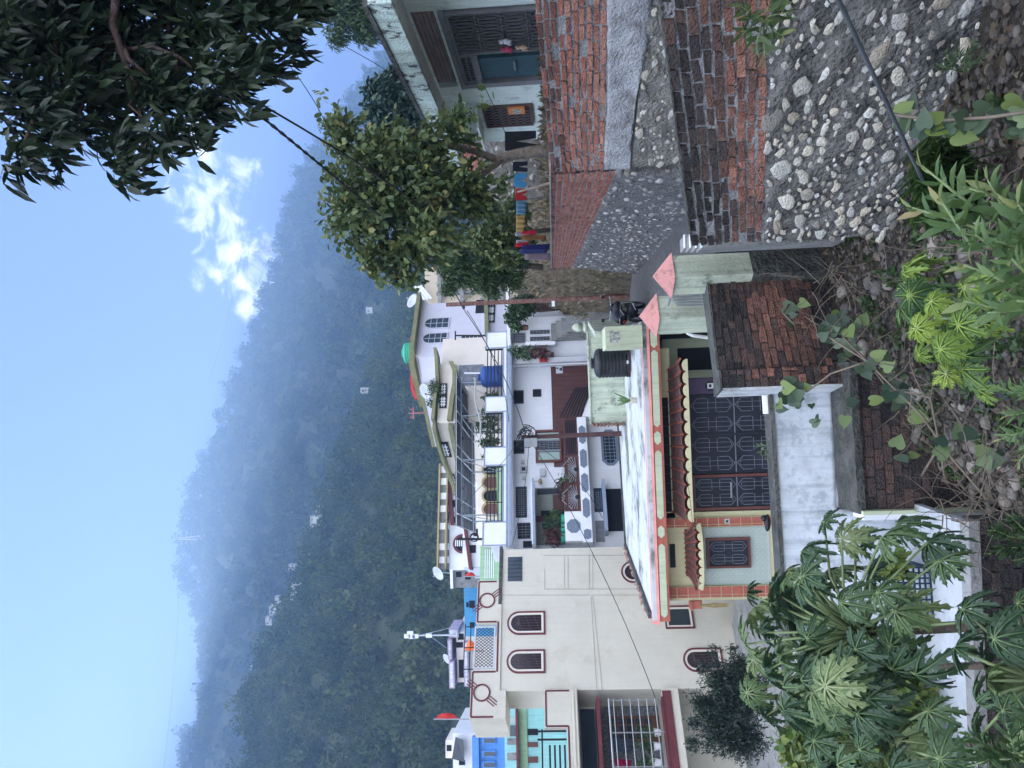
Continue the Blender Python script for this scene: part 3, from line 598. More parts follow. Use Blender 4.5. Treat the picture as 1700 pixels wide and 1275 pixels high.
# tiled awnings
def awning(y1, y0, xt, xb, xs, ntile, hipL, hipR, proj=.75, bow=0):
    """photo: y1 left, y0 right; xt top edge, xb lower front edge, xs foot of the cream scallops (at the middle)"""
    fo = Frame(F1w.w(0, 0, proj), 0); ym = (y0 + y1) / 2
    b0, b1 = fo.sz(xb, y1)[0], fo.sz(xb, y0)[0]; zb_ = fo.sz(xb, ym)[1]; zt_ = F1w.sz(xt, ym)[1]; zs = fo.sz(xs, ym)[1]
    a = thing('tile_awning', F1w.w((b0 + b1) / 2, zs), '', 'awning') if False else MB().box(F1w, b0 + .25, b1 - .25, zt_ - .06, zt_, 0, .06).build('awning', M_tile, H)
    m = MB(); rd = MB(); sc = MB(); n = ntile
    def pt(u, v):   # u 0..1 along the front, v 0 top .. 1 front
        s = b0 + (b1 - b0) * u; st = b0 + hipL + (b1 - hipR - b0 - hipL) * u
        tt = proj * (1 - bow * abs(2 * u - 1) ** 3)
        q = v ** 1.0; dip = .05 * math.sin(PI * v)
        return F1w.w(st + (s - st) * v, zt_ + (zb_ - zt_) * q - dip, .04 + (tt - .04) * v)
    for i in range(n):
        for kx in range(5):
            u0, u1 = (i + kx / 5) / n, (i + (kx + 1) / 5) / n
            for v in range(3):
                v0, v1 = v / 3, (v + 1) / 3
                def q(u, v, lift): p = pt(u, v).copy(); ph = (u * n) % 1.0001; p[2] += .055 * math.sin(PI * min(1, max(0, ph))) * v; p[2] += lift; return p
                e = 1e-4
                p = [q(u0 + e, v0, .0), q(u1 - e, v0, .0), q(u1 - e, v1 + .02, .015), q(u0 + e, v1 + .02, .015)]
                m.add(p + [x - np.array([0, 0, .025]) for x in p], [(0, 3, 2, 1), (4, 5, 6, 7), (3, 7, 6, 2), (0, 1, 5, 4), (1, 2, 6, 5), (0, 4, 7, 3)])
    for i in range(n + 1):
        u = i / n; rd.tube([pt(u, v) + np.array([0, 0, .02]) for v in (0, .33, .66, 1.0, 1.04)], [.02, .022, .025, .032, .034], 6)
    for i in range(n):
        u0, u1 = i / n, (i + 1) / n; p0, p1 = pt(u0, 1), pt(u1, 1); h = zb_ - zs; prof_ = []
        for kx in range(9):
            f = kx / 8; pp = p0 * (1 - f) + p1 * f; prof_.append((pp, h * (.30 + .70 * math.sqrt(max(0, math.sin(PI * f))))))
        # cream valance with a scalloped top, flat foot
        for kx in range(8):
            (pa, ha), (pb, hb) = prof_[kx], prof_[kx + 1]; foot = zs
            A = [np.array([pa[0], pa[1] - .05, foot]), np.array([pb[0], pb[1] - .05, foot]), np.array([pb[0], pb[1] - .05, foot + hb * .85]), np.array([pa[0], pa[1] - .05, foot + ha * .85])]
            sc.add(A + [x + np.array([0, .04, 0]) for x in A], [(0, 1, 2, 3), (7, 6, 5, 4), (3, 2, 6, 7), (0, 4, 5, 1)])
    m.build('roof_tiles', M_tile, a); rd.build('ridges', M_ridge, a); sc.build('scalloped_valance', M_yellowcream, a)
    # red apron behind the scallops, cheeks
    k = MB(); k.add([F1w.w(b0 + hipL, zt_ - .2, .03), F1w.w(b1 - hipR, zt_ - .2, .03), pt(1, 1) + np.array([0, .12, -.16]), pt(0, 1) + np.array([0, .12, -.16])], [(0, 1, 2, 3)])
    k.build('soffit', M_red, a); return a
awning(867, 596, 1113, 1135, 1146, 13, .15, .25)
awning(984, 871, 1138, 1158, 1168, 8, .35, .35, .7, .35)
# bracket ornament and rope on the left corner
f9 = Frame(F1w.w(wL, 0, -.1), 0); r = F1w.rect(1149, 998, 1165, 1010)
m = MB().box(F1w, r[0], wL - .005, r[2], r[3], -.15, .05); m.box(F1w, r[0] - .03, wL, r[3], r[3] + .05, -.2, .1).build('corner_bracket', M_red, H)
p0 = F1w.w(F1w.sz(1160, 1003)[0], F1w.sz(1160, 1003)[1], .12); rp = MB()
for k in range(5): rp.tube([p0 + np.array([random.uniform(-.03, .03), random.uniform(-.02, .02), 0]), p0 + np.array([random.uniform(-.06, .06), 0, -.35]), p0 + np.array([random.uniform(-.05, .05), 0, -.75])], [.02, .025, .008], 5)
tag(rp.build('rope_bundle', mat('straw_rope', (.35, .27, .12), var=.3), base=p0), 'straw coloured rope bundle hanging from the red corner bracket of the pink trimmed house', 'rope')
# the water tank, its blocks, the potted plant
pt_ = PZ(1046, 601, zr); 
tank((pt_[0], pt_[1], zr + .12), .44, 1.02, M_blacktank, 'black ribbed water tank standing on bricks on the flat roof')
m = MB()
for k in range(6): a = k * PI / 3; m.xbox(pt_[0] + .33 * math.cos(a) - .11, pt_[0] + .33 * math.cos(a) + .11, pt_[1] + .33 * math.sin(a) - .06, pt_[1] + .33 * math.sin(a) + .06, zr + .003, zr + .119)
tag(m.build('tank_base', mat('tank_bricks', (.06, .05, .05), var=.4, scale=12), base=(pt_[0], pt_[1], zr)), 'ring of dark bricks under the black roof tank', 'brick base')
pp = PZ(1057.5, 664.5, zr); T = thing('potted_plant', (pp[0], pp[1], zr), 'small cactus like plant in a pale pot near the front of the flat roof', 'potted plant')
MB().lathe((pp[0], pp[1], zr), [(.07, 0), (.075, .01), (.1, .16), (.11, .17), (.1, .18), (.08, .17)], 14).build('pot', mat('pale_pot', (.5, .46, .4), var=.2), T)
m = MB(); base = np.array([pp[0], pp[1], zr + .17]); rg = random.Random(3)
for k in range(7):
    a = rg.uniform(0, 6.28); d = np.array([math.cos(a) * .5, math.sin(a) * .3, 1]); q = base.copy(); ln = rg.uniform(.2, .5); m.tube([q, q + d * ln * .5, q + d * ln], [.018, .03, .012], 6)
    if k < 4: q2 = q + d * ln * .5; d2 = np.array([-d[0] * 1.6, d[1], .5]); m.tube([q2, q2 + d2 * .1, q2 + d2 * .16], [.015, .025, .01], 6)
m.build('stems', mat('cactus_green', (.10, .17, .07), var=.3), T)
p = P(1213, 1, 1)
# white pvc pipe by the porch
z0_ = F1.sz(1140, 545)[1]; m = MB(); q = [P(1139, 547, 18.5), P(1142, 553, 18.5), P(1150, 557, 18.5), P(1194, 563, 18.6), P(1230, 568, 18.7)]
q[0][2] = q[0][2]; m.tube(q, .045, 8); tag(m.build('drain_pipe', mat('white_pvc', (.62, .66, .66), rough=.4, var=.08, bump=0), base=q[0]), 'white plastic drain pipe bent beside the dark porch', 'pipe')
# ================================================================ three-storey cream house with maroon trim
dA = 25.0; oA = P(828, 1148, dA); FA = Frame(oA, 41)
A = thing('cream_house', (oA[0], oA[1] + .3, -6.4), 'tall cream house with maroon bordered arched windows and roof parapet', 'house')
gA = -6.4
def SA(x, y, t=0): return FA.sz(x, y, t)
s_l, s_r = SA(920, 1146)[0], SA(940, 910)[0]; z_floor = SA(830, 1148)[1]; z_top = SA(836, 912)[1]
z1c = SA(984, 1148)[1]
m = MB()
zu_ = SA(952, 1170)[1]; m.box(FA, s_l, s_r, gA, zu_, -9, 0); m.box(FA, s_l, s_r, zu_, z_floor, -1.8, 0)
m.build('wall', M_cream, A)
# right part has a thin dark coping; main roof slab line
m = MB().box(FA, s_r - 2.2, s_r + .12, z_floor + .003, z_floor + .12, -1.8, .06); m.build('roof_edge', M_darkmoss, A)
# parapet with stepped gap
pr = {}
zp_top = SA(785, 1080)[1]
aL, aM0, aM1, aR = SA(785, 1194)[0], SA(790, 1114)[0], SA(790, 1036)[0], SA(795, 965)[0]
zg = SA(824, 1075)[1]
pp_ = MB()
zt1 = SA(781, 1155)[1]; zt2 = SA(792, 1000)[1]
pts = [(aL, z_floor - .0), (aR, z_floor), (aR, zt2), (aM1, zt2 + .02), (aM1, zg), (aM0, zg), (aM0, zt1), (aL, zt1)]
# split to keep the outline simple
pp_.prism(FA, [(aL, z_floor + .002), (aM0, z_floor + .002), (aM0, zt1), (aL, zt1)], -.15, .05)
pp_.prism(FA, [(aM0, z_floor + .002), (aM1, z_floor + .002), (aM1, zg), (aM0, zg)], -.15, .05)
pp_.prism(FA, [(aM1, z_floor + .002), (aR, z_floor + .002), (aR, zt2), (aM1, zt2)], -.15, .05)
pp_.box(FA, aL, aL + .12, z_floor + .002, zt1, -2, -.15)
par = pp_.build('parapet', M_cream, A)
m = MB()
for (a, b) in [(aL, aM0), (aM1, aR)]:
    zt = zt1 if a == aL else zt2
    poly_line(m, FA, [(a + .05, z_floor + .2), (a + .05, zt - .05), (b - .05, zt - .05), (b - .05, zg + .0)] if a == aL else [(a + .05, zg), (a + .05, zt - .05), (b - .05, zt - .05), (b - .05, z_floor + .2)], .051, .03)
poly_line(m, FA, [(aM0 - .05, zg - .05), (aM1 + .05, zg - .05)], .0515, .03)
def emblem(cx, cy, up):
    c = SA(cx, cy); r = .29; m.ring(FA, circ(c, r, 28), circ(c, r - .05, 28), .052, .08)
    for s_ in (1, -1):
        for k in (-1, 0, 1):
            d = np.array([.62 * s_ * up, .78 * s_]); d = d / np.linalg.norm(d); n_ = np.array([-d[1], d[0]]); d = d * 1
            a = np.array(c) + n_ * k * .085 + d * (r + (0 if k else -.0)); b = a + d * (.36 - .05 * abs(k)) ; poly_line(m, FA, [tuple(a), tuple(b)], .052, .018)
emblem(809, 998, -1); emblem(800, 1151, 1)
m.build('maroon_border', M_maroon, par)
# iron lattice in the gap
r = (aM0 + .08, aM1 - .08, zg + .05, (zt1 + zt2) / 2); m = MB()
for k in range(-6, 22):
    a = r[0] + (r[1] - r[0]) * k / 14; h = r[3] - r[2]
    for sg in (1, -1):
        q0, q1 = (a, r[2]), (a + h * .8, r[3])
        if sg < 0: q0, q1 = (a, r[3]), (a + h * .8, r[2])
        # clip
        def clip(p, q):
            t0, t1 = 0., 1.; dx = q[0] - p[0]
            t0 = max(t0, (r[0] - p[0]) / dx); t1 = min(t1, (r[1] - p[0]) / dx)
            if t0 >= t1: return None
            return (p[0] + dx * t0, p[1] + (q[1] - p[1]) * t0), (p[0] + dx * t1, p[1] + (q[1] - p[1]) * t1)
        c_ = clip(q0, q1)
        if c_: poly_line(m, FA, list(c_), -.04 + .012 * (sg > 0), .009)
lat = m.build('lattice', M_black, par)
m = MB(); m.ring(FA, rect_pts(*r), rect_pts(r[0] + .05, r[1] - .05, r[2] + .05, r[3] - .05), -.06, -.01)
m.build('lattice_frame', mat('white_iron_trim', (.5, .52, .55), var=.3, scale=30), lat)
g = MB()
for dz in (.12, .32): g.box(FA, r[0] - .1, r[1] + .1, r[3] + dz, r[3] + dz + .03, -.05, -.02)
for q in (r[0], (r[0] + r[1]) / 2, r[1]): g.box(FA, q - .015, q + .015, r[3], r[3] + .34, -.06, -.03)
g.build('top_rail', M_black, lat)
# windows
def win_arch(x0, y0, x1, y1, name='window'):
    r = FA.rect(x0, y0, x1, y1); a0, a1, z0, z1 = r; pts = arch_pts(a0, a1, z0, z1, 14); inn = inset(pts, .055); in2 = inset(pts, .10); in3 = inset(pts, .13)
    w_ = MB().ring(FA, pts, inn, .001, .05).build(name, M_maroon, A)
    MB().ring(FA, inn, in3, .001, .03).build('reveal', M_creamlight, w_); MB().prism(FA, inset(pts, .115), .002, .012).build('pane', glassmat('maroon_dark_glass', (.022, .014, .02), .15), w_)
    g = MB(); c = ((a0 + a1) / 2, z1 - (a1 - a0) / 2)
    for k in range(9): a = PI * k / 8; poly_line(g, FA, [c, (c[0] + ((a1 - a0) / 2 - .13) * math.cos(a), c[1] + ((a1 - a0) / 2 - .13) * math.sin(a))], .015, .006)
    for k in range(1, 6): a = a0 + .13 + (a1 - a0 - .26) * k / 6; poly_line(g, FA, [(a, z0 + .13), (a, c[1])], .015, .006)
    for k in range(3): poly_line(g, FA, [(a0 + .14, z0 + .2 + k * .3), (a1 - .14, z0 + .4 + k * .3)], .02, .005)
    g.build('grille', mat('maroon_iron', (.09, .06, .07), var=.1, bump=0), w_)
win_arch(842, 1015.5, 905, 1054); win_arch(841, 1079, 905, 1118); win_arch(1031, 932, 1092, 968); win_arch(1134, 1076, 1200, 1116)
def win_sq(x0, y0, x1, y1, trim=True):
    r = FA.rect(x0, y0, x1, y1); a0, a1, z0, z1 = r
    if trim:
        w_ = MB().ring(FA, rect_pts(*r), rect_pts(a0 + .055, a1 - .055, z0 + .055, z1 - .055), .001, .05).build('window', M_maroon, A)
        MB().ring(FA, rect_pts(a0 + .055, a1 - .055, z0 + .055, z1 - .055), rect_pts(a0 + .12, a1 - .12, z0 + .12, z1 - .12), .001, .03).build('reveal', M_creamlight, w_)
        MB().box(FA, a0 + .11, a1 - .11, z0 + .11, z1 - .11, .002, .012).build('pane', M_glass, w_)
    else:
        w_ = MB().box(FA, *r, .001, .02).build('window', M_glassb, A); g = MB()
        for k in range(1, 6): a = a0 + (a1 - a0) * k / 6; g.box(FA, a - .008, a + .008, z0, z1, .021, .03)
        for k in range(1, 5): z = z0 + (z1 - z0) * k / 5; g.box(FA, a0, a1, z - .008, z + .008, .0215, .0305)
        g.build('grille', mat('blue_iron', (.015, .03, .05), var=.1, bump=0), w_)
win_sq(1103, 1006, 1151, 1044); win_sq(843, 925, 867, 965, False)
# scored joints in the render: shallow grooves as raised hair lines
m = MB()
def hl(x0, y0, x1, y1): poly_line(m, FA, [SA(x0, y0), SA(x1, y1)], .0012, .006)
hl(832, 988, 978, 988); hl(1000, 1147, 984, 988); hl(984, 988, 1080, 988); hl(991, 1147, 981, 988); hl(984, 920, 984, 978); hl(978, 920, 978, 978); hl(943, 922, 943, 978); hl(937, 922, 937, 978); hl(904, 978, 1060, 978); hl(904, 922, 1036, 922); hl(904, 978, 904, 945)
m.build('scored_joints', mat('scored_line', (.30, .29, .25), var=.1, bump=0), A)
# left bay with recessed balconies
tb = -1.7; sE = SA(900, 1400)[0]
m = MB()
m.box(FA, sE, s_l, gA, SA(952, 1170)[1], -9, tb)
z2t, z2b = SA(904, 1170)[1], SA(952, 1170)[1]; z1t, z1b = SA(1102, 1170)[1], SA(1128, 1170)[1]
m.box(FA, aL, s_l - .001, z_floor - .2, z_floor, -2.0, .05); 
m.build('bay_wall', M_cream, A)
m = MB(); m.box(FA, sE, s_l, z2b - .15, z2b + .08, tb, .09)
bp0 = SA(920, 1210)[0]
m.box(FA, bp0, s_l - .0, z2b + .081, z2t, -.12, .1)
m.box(FA, sE, bp0, z2b + .081, SA(942, 1230)[1], -.12, .1)
m.box(FA, s_l - .18, s_l - .002, z2t, z_floor - .25, -.3, -.001) if False else None
m.build('balcony_front', M_cream, A)
m = MB(); poly_line(m, FA, [(s_l - .05, z2b + .12), (s_l - .05, z2t - .05), (bp0 + .05, z2t - .05), (bp0 + .05, SA(942, 1212)[1] - .04), (sE, SA(942, 1212)[1] - .04)], .101, .028); m.build('balcony_border', M_maroon, A)
m = MB()
for xx in (951, 956): z = SA(xx, 1170)[1]; m.box(FA, sE, s_l + .03, z - .04, z, 0, .14 + (xx - 951) * .01)
m.build('string_course', M_cream, A)
# dark railings of the upper balcony
m = MB()
zA, zB = SA(908, 1240)[1], SA(941, 1240)[1]
for k in range(4): z = zB + (zA - zB) * (k + .4) / 4; m.box(FA, sE, bp0 - .5, z - .03, z + .03, 0, .05)
m.box(FA, sE, bp0 - .02, zA + .12, zA + .17, -.01, .06); m.box(FA, bp0 - .35, bp0 - .3, zB, zA + .3, -.02, .04); m.box(FA, bp0 - .1, bp0 - .05, zB, zA + .3, -.02, .04)
m.build('balcony_railing', M_black, A)
# blue-black shutter strip and beams at the middle level
m = MB().box(FA, sE, SA(950, 1178, tb)[0], SA(988, 1200, tb)[1], SA(964, 1200, tb)[1], tb + .001, tb + .03); m.build('window', M_glassb, A)
# opening above: pale reveal wall and see-through to the houses behind is shut by a dark slot
m = MB().box(FA, sE, s_l - .25, SA(995, 1160)[1], SA(989, 1160)[1], tb, .06); m.build('lintel', M_maroon, A)
zz = SA(1100, 1160)[1]
m = MB().box(FA, sE, s_l - .002, z1b, zz - .0, tb, .1); m.build('lower_balcony_slab', M_cream, A)
m = MB().box(FA, sE, s_l - .1, SA(1114, 1160)[1], zz + .01, .101, .14); m.box(FA, sE, s_l - .3, zz + .011, zz + .06, -.2, .17); m.build('slab_border', M_maroon, A)
# stone-clad back wall, wooden glazed doors of the lower balcony
m = MB().box(FA, sE, s_l - .002, zz, SA(998, 1160)[1], tb + .001, tb + .04); m.build('clad_wall', mat('grey_cladding', (.13, .14, .15), var=.5, scale=14, bump=.4, col2=(.22, .22, .22), thr=(.5, .6), dscale=16), A)
r = FA.rect(1010, 1190, 1100, 1232, tb); d_ = MB().box(FA, r[0], r[1], zz, r[3], tb + .045, tb + .1).build('wooden_door', mat('door_wood', (.11, .05, .03), rough=.5, var=.2, bump=.05), A); g = MB()
for i in range(3):
    for j in range(5): a = r[0] + .08 + i * (r[1] - r[0] - .1) / 3; z = zz + .3 + j * (r[3] - zz - .3) / 5; g.box(FA, a, a + (r[1] - r[0]) / 3 - .1, z, z + (r[3] - zz) / 5 - .12, tb + .101, tb + .11)
g.build('pane', M_glass, d_)
m = MB()
for k in range(6): z = zz + .25 + k * .27; m.tube([FA.w(sE, z, 0), FA.w(s_l - .3, z, 0)], .016, 5)
m.tube([FA.w(sE, zz + 1.75, 0), FA.w(s_l - .3, zz + 1.75, 0)], .035, 6)
for k in range(5): s = s_l - .35 - k * 1.0; m.tube([FA.w(s, zz, .0), FA.w(s, zz + 1.75, 0)], .02, 5)
m.build('steel_railing', M_steel, A)
def cloth(name, fr, pts, t, mt, label, cat='laundry', group=None, fold=.05, base=None, n=10):
    """a hanging cloth: outline in (s, z), cut into a folded sheet with thickness"""
    ss = [p[0] for p in pts]; a0, a1 = min(ss), max(ss); m = MB()
    K = len(pts) // 2; top = pts[:K]; bot = pts[K:][::-1]
    def at(L, f):
        q = f * (len(L) - 1); i = min(int(q), len(L) - 2); u = q - i; return (L[i][0] * (1 - u) + L[i + 1][0] * u, L[i][1] * (1 - u) + L[i + 1][1] * u)
    vs = []; V = 6
    for side in (0, .012):
        for i in range(n + 1):
            a = at(top, i / n); b = at(bot, i / n)
            for v in range(V + 1): f = v / V; vs.append(fr.w(a[0] * (1 - f) + b[0] * f, a[1] * (1 - f) + b[1] * f, t + side + fold * math.sin(i * 1.9 + f) * (.3 + f)))
    W = V + 1; o = (n + 1) * W; fs = []
    for i in range(n):
        for v in range(V): q = i * W + v; fs += [(q, q + 1, q + W + 1, q + W), (q + o, q + W + o, q + W + 1 + o, q + 1 + o)]
    for i in range(n): q = i * W; fs += [(q, q + W, q + W + o, q + o), (q + V, q + V + o, q + W + V + o, q + W + V)]
    for v in range(V): fs += [(v, v + o, v + 1 + o, v + 1), (n * W + v, n * W + v + 1, n * W + v + 1 + o, n * W + v + o)]
    m.add(vs, fs); o_ = m.build(name, mt, smooth=True, base=fr.w((a0 + a1) / 2, min(p[1] for p in pts), t)); tag(o_, label, cat, group); return o_
def photo_cloth(name, fr, ph, t, mt, label, cat='laundry', group=None, **k): return cloth(name, fr, [fr.sz(x, y, t) for x, y in ph], t, mt, label, cat, group, **k)
photo_cloth('hanging_jacket', FA, [(1006, 1222), (1002, 1216), (1030, 1232), (1042, 1252)], -.9, mat('blue_grey_cloth', (.05, .065, .09), rough=.9), 'blue grey jacket hanging in the lower balcony of the cream house') if False else None
photo_cloth('hanging_jacket', FA, [(1016, 1248), (1013, 1225), (1054, 1229), (1047, 1252)], -.9, mat('blue_grey_cloth', (.05, .065, .09), rough=.9), 'blue grey jacket hanging in the lower balcony of the cream house', 'jacket')
photo_cloth('hanging_cloth', FA, [(1022, 1275), (1020, 1259), (1048, 1263), (1046, 1278)], -.9, mat('crimson_cloth', (.32, .01, .07), rough=.9), 'crimson cloth hanging in the lower balcony of the cream house', 'laundry')
# potted plants on the balcony rail
gA_leaf = leafmat('balcony_leaves', [(.02, .05, .02), (.05, .10, .03), (.09, .16, .06)])
for i, (x, y) in enumerate([(1078, 1212), (1085, 1235), (1092, 1262)]):
    q = FA.w(*SA(1098, y, .0), -.25); T = thing('potted_plant', q, ['leafy balcony plant in a white hanging pot nearest the wall corner of the cream house', 'middle leafy potted plant on the cream house balcony', 'bushy potted plant at the left end of the cream house balcony'][i], 'potted plant', 'plants on the cream house balcony')
    q = np.array(q); MB().lathe(q, [(.09, 0), (.13, .2), (.14, .22), (.1, .2)], 12).build('pot', M_white, T)
    v, f, a = foliage([(q[0], q[1], q[2] + .5, .25, .25, .35)], 40, 4, .11, 'oval', np.random.default_rng(i)); link_mesh('leaves', v, f, gA_leaf, T, attr=a)
# ================================================================ white house with the long first-floor balcony and solar array
dB = 29.0; oB = P(846, 900, dB); FW = Frame(oB, 30.6); gB = -6.4
B = thing('white_balcony_house', (oB[0] + 4, oB[1] + 3, gB), 'white two storey house with blue grey balcony trim and solar panels on its terrace', 'house')
S = FW.sz
sl, sr_ = S(846, 906)[0], S(846, 549)[0]
zs0, zs1 = S(850, 720)[1], S(841, 720)[1]           # balcony slab
zlt = S(805, 720)[1]                                  # top of balcony panels
tw = -1.0                                             # wall set back under the slab
m = MB().box(FW, sl, S(900, 604, tw)[0], gB, zs0 - .001, -9, tw); m.build('wall', M_white, B)
m = MB().box(FW, sl, sr_, zs0, zs1, -9, 0); m.build('balcony_slab', M_white, B)
m = MB().box(FW, sl - .03, sr_ + .03, zs0 + .02, zs0 + .12, .001, .05); m.box(FW, sl - .03, sr_ + .03, zs1 - .06, zs1 + .02, .001, .04); m.build('slab_trim', M_bluegrey, B)
# solid panels and railings between
gaps = [(773, 866), (684, 742), (578, 658)]           # photo y ranges of railings
edges = [906]
for y0, y1 in gaps: edges += [y1, y0]
edges += [551]
for i in range(0, len(edges), 2):
    a0, a1 = S(825, edges[i])[0], S(825, edges[i + 1])[0]
    p_ = MB().box(FW, a0, a1, zs1 + .001, zlt, -.12, 0).build('balcony_panel', M_white, B)
    m = MB(); poly_line(m, FW, [(a0, zlt + .0), (a1, zlt + .0)], .001, .03); m.box(FW, a0, a0 + .04, zs1 + .02, zlt, .001, .02); m.box(FW, a1 - .04, a1, zs1 + .02, zlt, .001, .02); m.build('panel_trim', M_bluegrey, p_)
for k, (y0, y1) in enumerate(gaps):
    a0, a1 = S(825, y1)[0], S(825, y0)[0]; zb_ = S(836, (y0 + y1) / 2)[1]; zt_ = S(806, (y0 + y1) / 2)[1]
    MB().box(FW, a0 + .001, a1 - .001, zs1 + .001, zb_, -.12, -.0015).build('balcony_panel', M_white, B)
    m = MB()
    for j in range(5): z = zb_ + (zt_ - zb_) * (j + .35) / 5 + .03; m.box(FW, a0, a1, z - .022, z + .022, -.08, -.04)
    for f in ([0.35] if k == 0 else [.42] if k == 1 else []): a = a0 + (a1 - a0) * f; m.box(FW, a - .02, a + .02, zb_, zt_, -.1, -.085)
    for a in (a0 + .03, a1 - .03): m.box(FW, a - .025, a + .025, zb_, zt_, -.101, -.03)
    m.build('railing', M_black, B)
    m = MB(); m.box(FW, a0, a1, zb_, zb_ + .04, -.13, .02); m.build('sill', M_bluegrey, B)
# left return of the balcony
fr2 = Frame(FW.w(sl, 0), 30.6 - 90 + 180) 
m = MB().box(FW, sl - .001, sl + .12, zs1 + .001, zlt - .3, -2.0, -.121); m.build('balcony_return', M_white, B)
# wall features (on the set-back wall)
def R(x0, y0, x1, y1): return FW.rect(x0, y0, x1, y1, tw)
def opening(x0, y0, x1, y1, nx=0, nz=0, gm=M_line):
    r = R(x0, y0, x1, y1); w_ = MB().box(FW, *r, tw + .001, tw + .02).build('window', M_dark, B)
    MB().ring(FW, rect_pts(r[0] - .04, r[1] + .04, r[2] - .04, r[3] + .04), rect_pts(*r), tw + .001, tw + .04).build('frame', M_metal, w_)
    if nx:
        g = MB()
        for k in range(1, nx): a = r[0] + (r[1] - r[0]) * k / nx; g.box(FW, a - .008, a + .008, r[2], r[3], tw + .021, tw + .03)
        for k in range(1, nz): z = r[2] + (r[3] - r[2]) * k / nz; g.box(FW, r[0], r[1], z - .008, z + .008, tw + .0305, tw + .04)
        g.build('grille', gm, w_)
opening(853, 650, 868, 669); opening(854, 733, 869, 752); opening(886, 648, 897, 657.5); opening(858, 810, 873, 858, 14, 4); opening(861, 870, 879, 893, 5, 3)
opening(870, 900, 884, 908)
# brown clad lower band and sun-burst gates of the yard front, in the plane of the slab
zo0 = S(966, 720)[1]
def RW(x0, y0, x1, y1, t=0): return FW.rect(x0, y0, x1, y1, t)
r = R(917, 604, 966, 775); c_ = MB().box(FW, r[0], r[1], zo0 - 1.2, r[3], tw + .001, tw + .05).build('brown_cladding', M_brown, B)
m = MB()
for k in range(1, 22): a = r[0] + (r[1] - r[0]) * k / 22; m.box(FW, a - .006, a + .006, zo0 - .5, r[3], tw + .051, tw + .055)
m.build('cladding_joints', mat('joint_dark', (.05, .025, .02), var=.1, bump=0), c_)
# big mint-and-dark window (photo x 889-933, y 716-769)
r = R(889, 716, 932, 769); w_ = MB().ring(FW, rect_pts(*r), rect_pts(r[0] + .09, r[1] - .09, r[2] + .09, r[3] - .09), tw + .056, tw + .16).build('window', M_brownwood, B)
W_ = r[1] - r[0]; cuts = [r[0] + .09, r[0] + W_ * .34, r[0] + W_ * .66, r[1] - .09]
for k, mt_ in enumerate([M_mint, M_glass, M_mint]): MB().box(FW, cuts[k] + .02, cuts[k + 1] - .02, r[2] + .09, r[3] - .09, tw + .057, tw + .08).build('pane', mt_, w_)
g = MB()
for k in (1, 2): g.box(FW, cuts[k] - .03, cuts[k] + .03, r[2] + .05, r[3] - .05, tw + .081, tw + .17)
for k in range(1, 6): z = r[2] + (r[3] - r[2]) * k / 6; g.box(FW, cuts[1], cuts[2], z - .008, z + .008, tw + .082, tw + .1)
for k in range(1, 6): a = cuts[1] + (cuts[2] - cuts[1]) * k / 6; g.box(FW, a - .008, a + .008, r[2] + .09, r[3] - .09, tw + .083, tw + .102)
g.build('bars', M_line, w_)
# ledge with octagon panels: white band x 966-985, slopes with the plane
zl0, zl1 = S(982, 860)[1], S(966, 860)[1]
led = MB().box(FW, S(975, 900)[0], S(975, 692)[0], zl0, zl1, -1.2, 0).build('octagon_ledge', M_white, B)
for (y0, y1) in [(878, 895.5), (826, 860), (785, 818), (745, 777), (706, 737), ]:
    a0, a1 = S(975, y1)[0], S(975, y0)[0]; c = (a1 - a0) * .14; h0, h1 = zl0 + .05, zl1 - .05
    MB().prism(FW, [(a0 + c, h0), (a1 - c, h0), (a1, (h0 + h1) / 2), (a1 - c, h1), (a0 + c, h1), (a0, (h0 + h1) / 2)], .001, .02).build('stone_inlay', M_stone_slab, led)
# pillar block with large octagon
r = RW(938, 849, 973, 898); blk = MB().box(FW, r[0], r[1], zl1 + .001, r[3], -.25, .0).build('gate_pillar', M_white, B)
cc = ((r[0] + r[1]) / 2, (zl1 + r[3]) / 2); k = min(r[1] - r[0], r[3] - zl1) * .42
MB().prism(FW, [(cc[0] + k * 1.05 * math.cos(a), cc[1] + k * math.sin(a)) for a in np.arange(8) * PI / 4 + PI / 8], .001, .02).build('stone_inlay', M_stone_slab, blk)
# gates with sunburst bars
for (y0, y1) in [(757, 803), (804, 848)]:
    r = RW(937, y0, 971, y1, -.1); a0, a1, z0, z1 = r; z0 = zl1 + .003
    G = MB().ring(FW, rect_pts(a0, a1, z0, z1), rect_pts(a0 + .05, a1 - .05, z0 + .05, z1 - .05), -.14, -.08).build('gate', M_brownwood, B)
    MB().box(FW, a0 + .05, a1 - .05, z0 + .05, z1 - .05, -.13, -.12).build('sheet', M_brown, G)
    g = MB(); c = ((a0 + a1) / 2, z0 + .12); Hh = z1 - z0 - .16; hw = (a1 - a0) / 2 - .07
    for k in range(15):
        a = PI * (.03 + .94 * k / 14); d = (math.cos(a), math.sin(a)); L = min(hw / max(1e-3, abs(d[0])), Hh * .78 / max(1e-3, d[1])); poly_line(g, FW, [(c[0] + d[0] * .1, c[1] + d[1] * .1), (c[0] + d[0] * L, c[1] + d[1] * L)], -.075, .012)
    poly_line(g, FW, [(a0 + .05, z1 - .3), (c[0] - .12, z1 + .1), (c[0] - .05, z1 - .02), (c[0], z1 + .1), (c[0] + .05, z1 - .02), (c[0] + .12, z1 + .1), (a1 - .05, z1 - .3)], -.07, .014)
    g.build('sunburst', M_alu, G); MB().prism(FW, circ(c, .1, 16), -.079, -.06).build('boss', M_black, G)
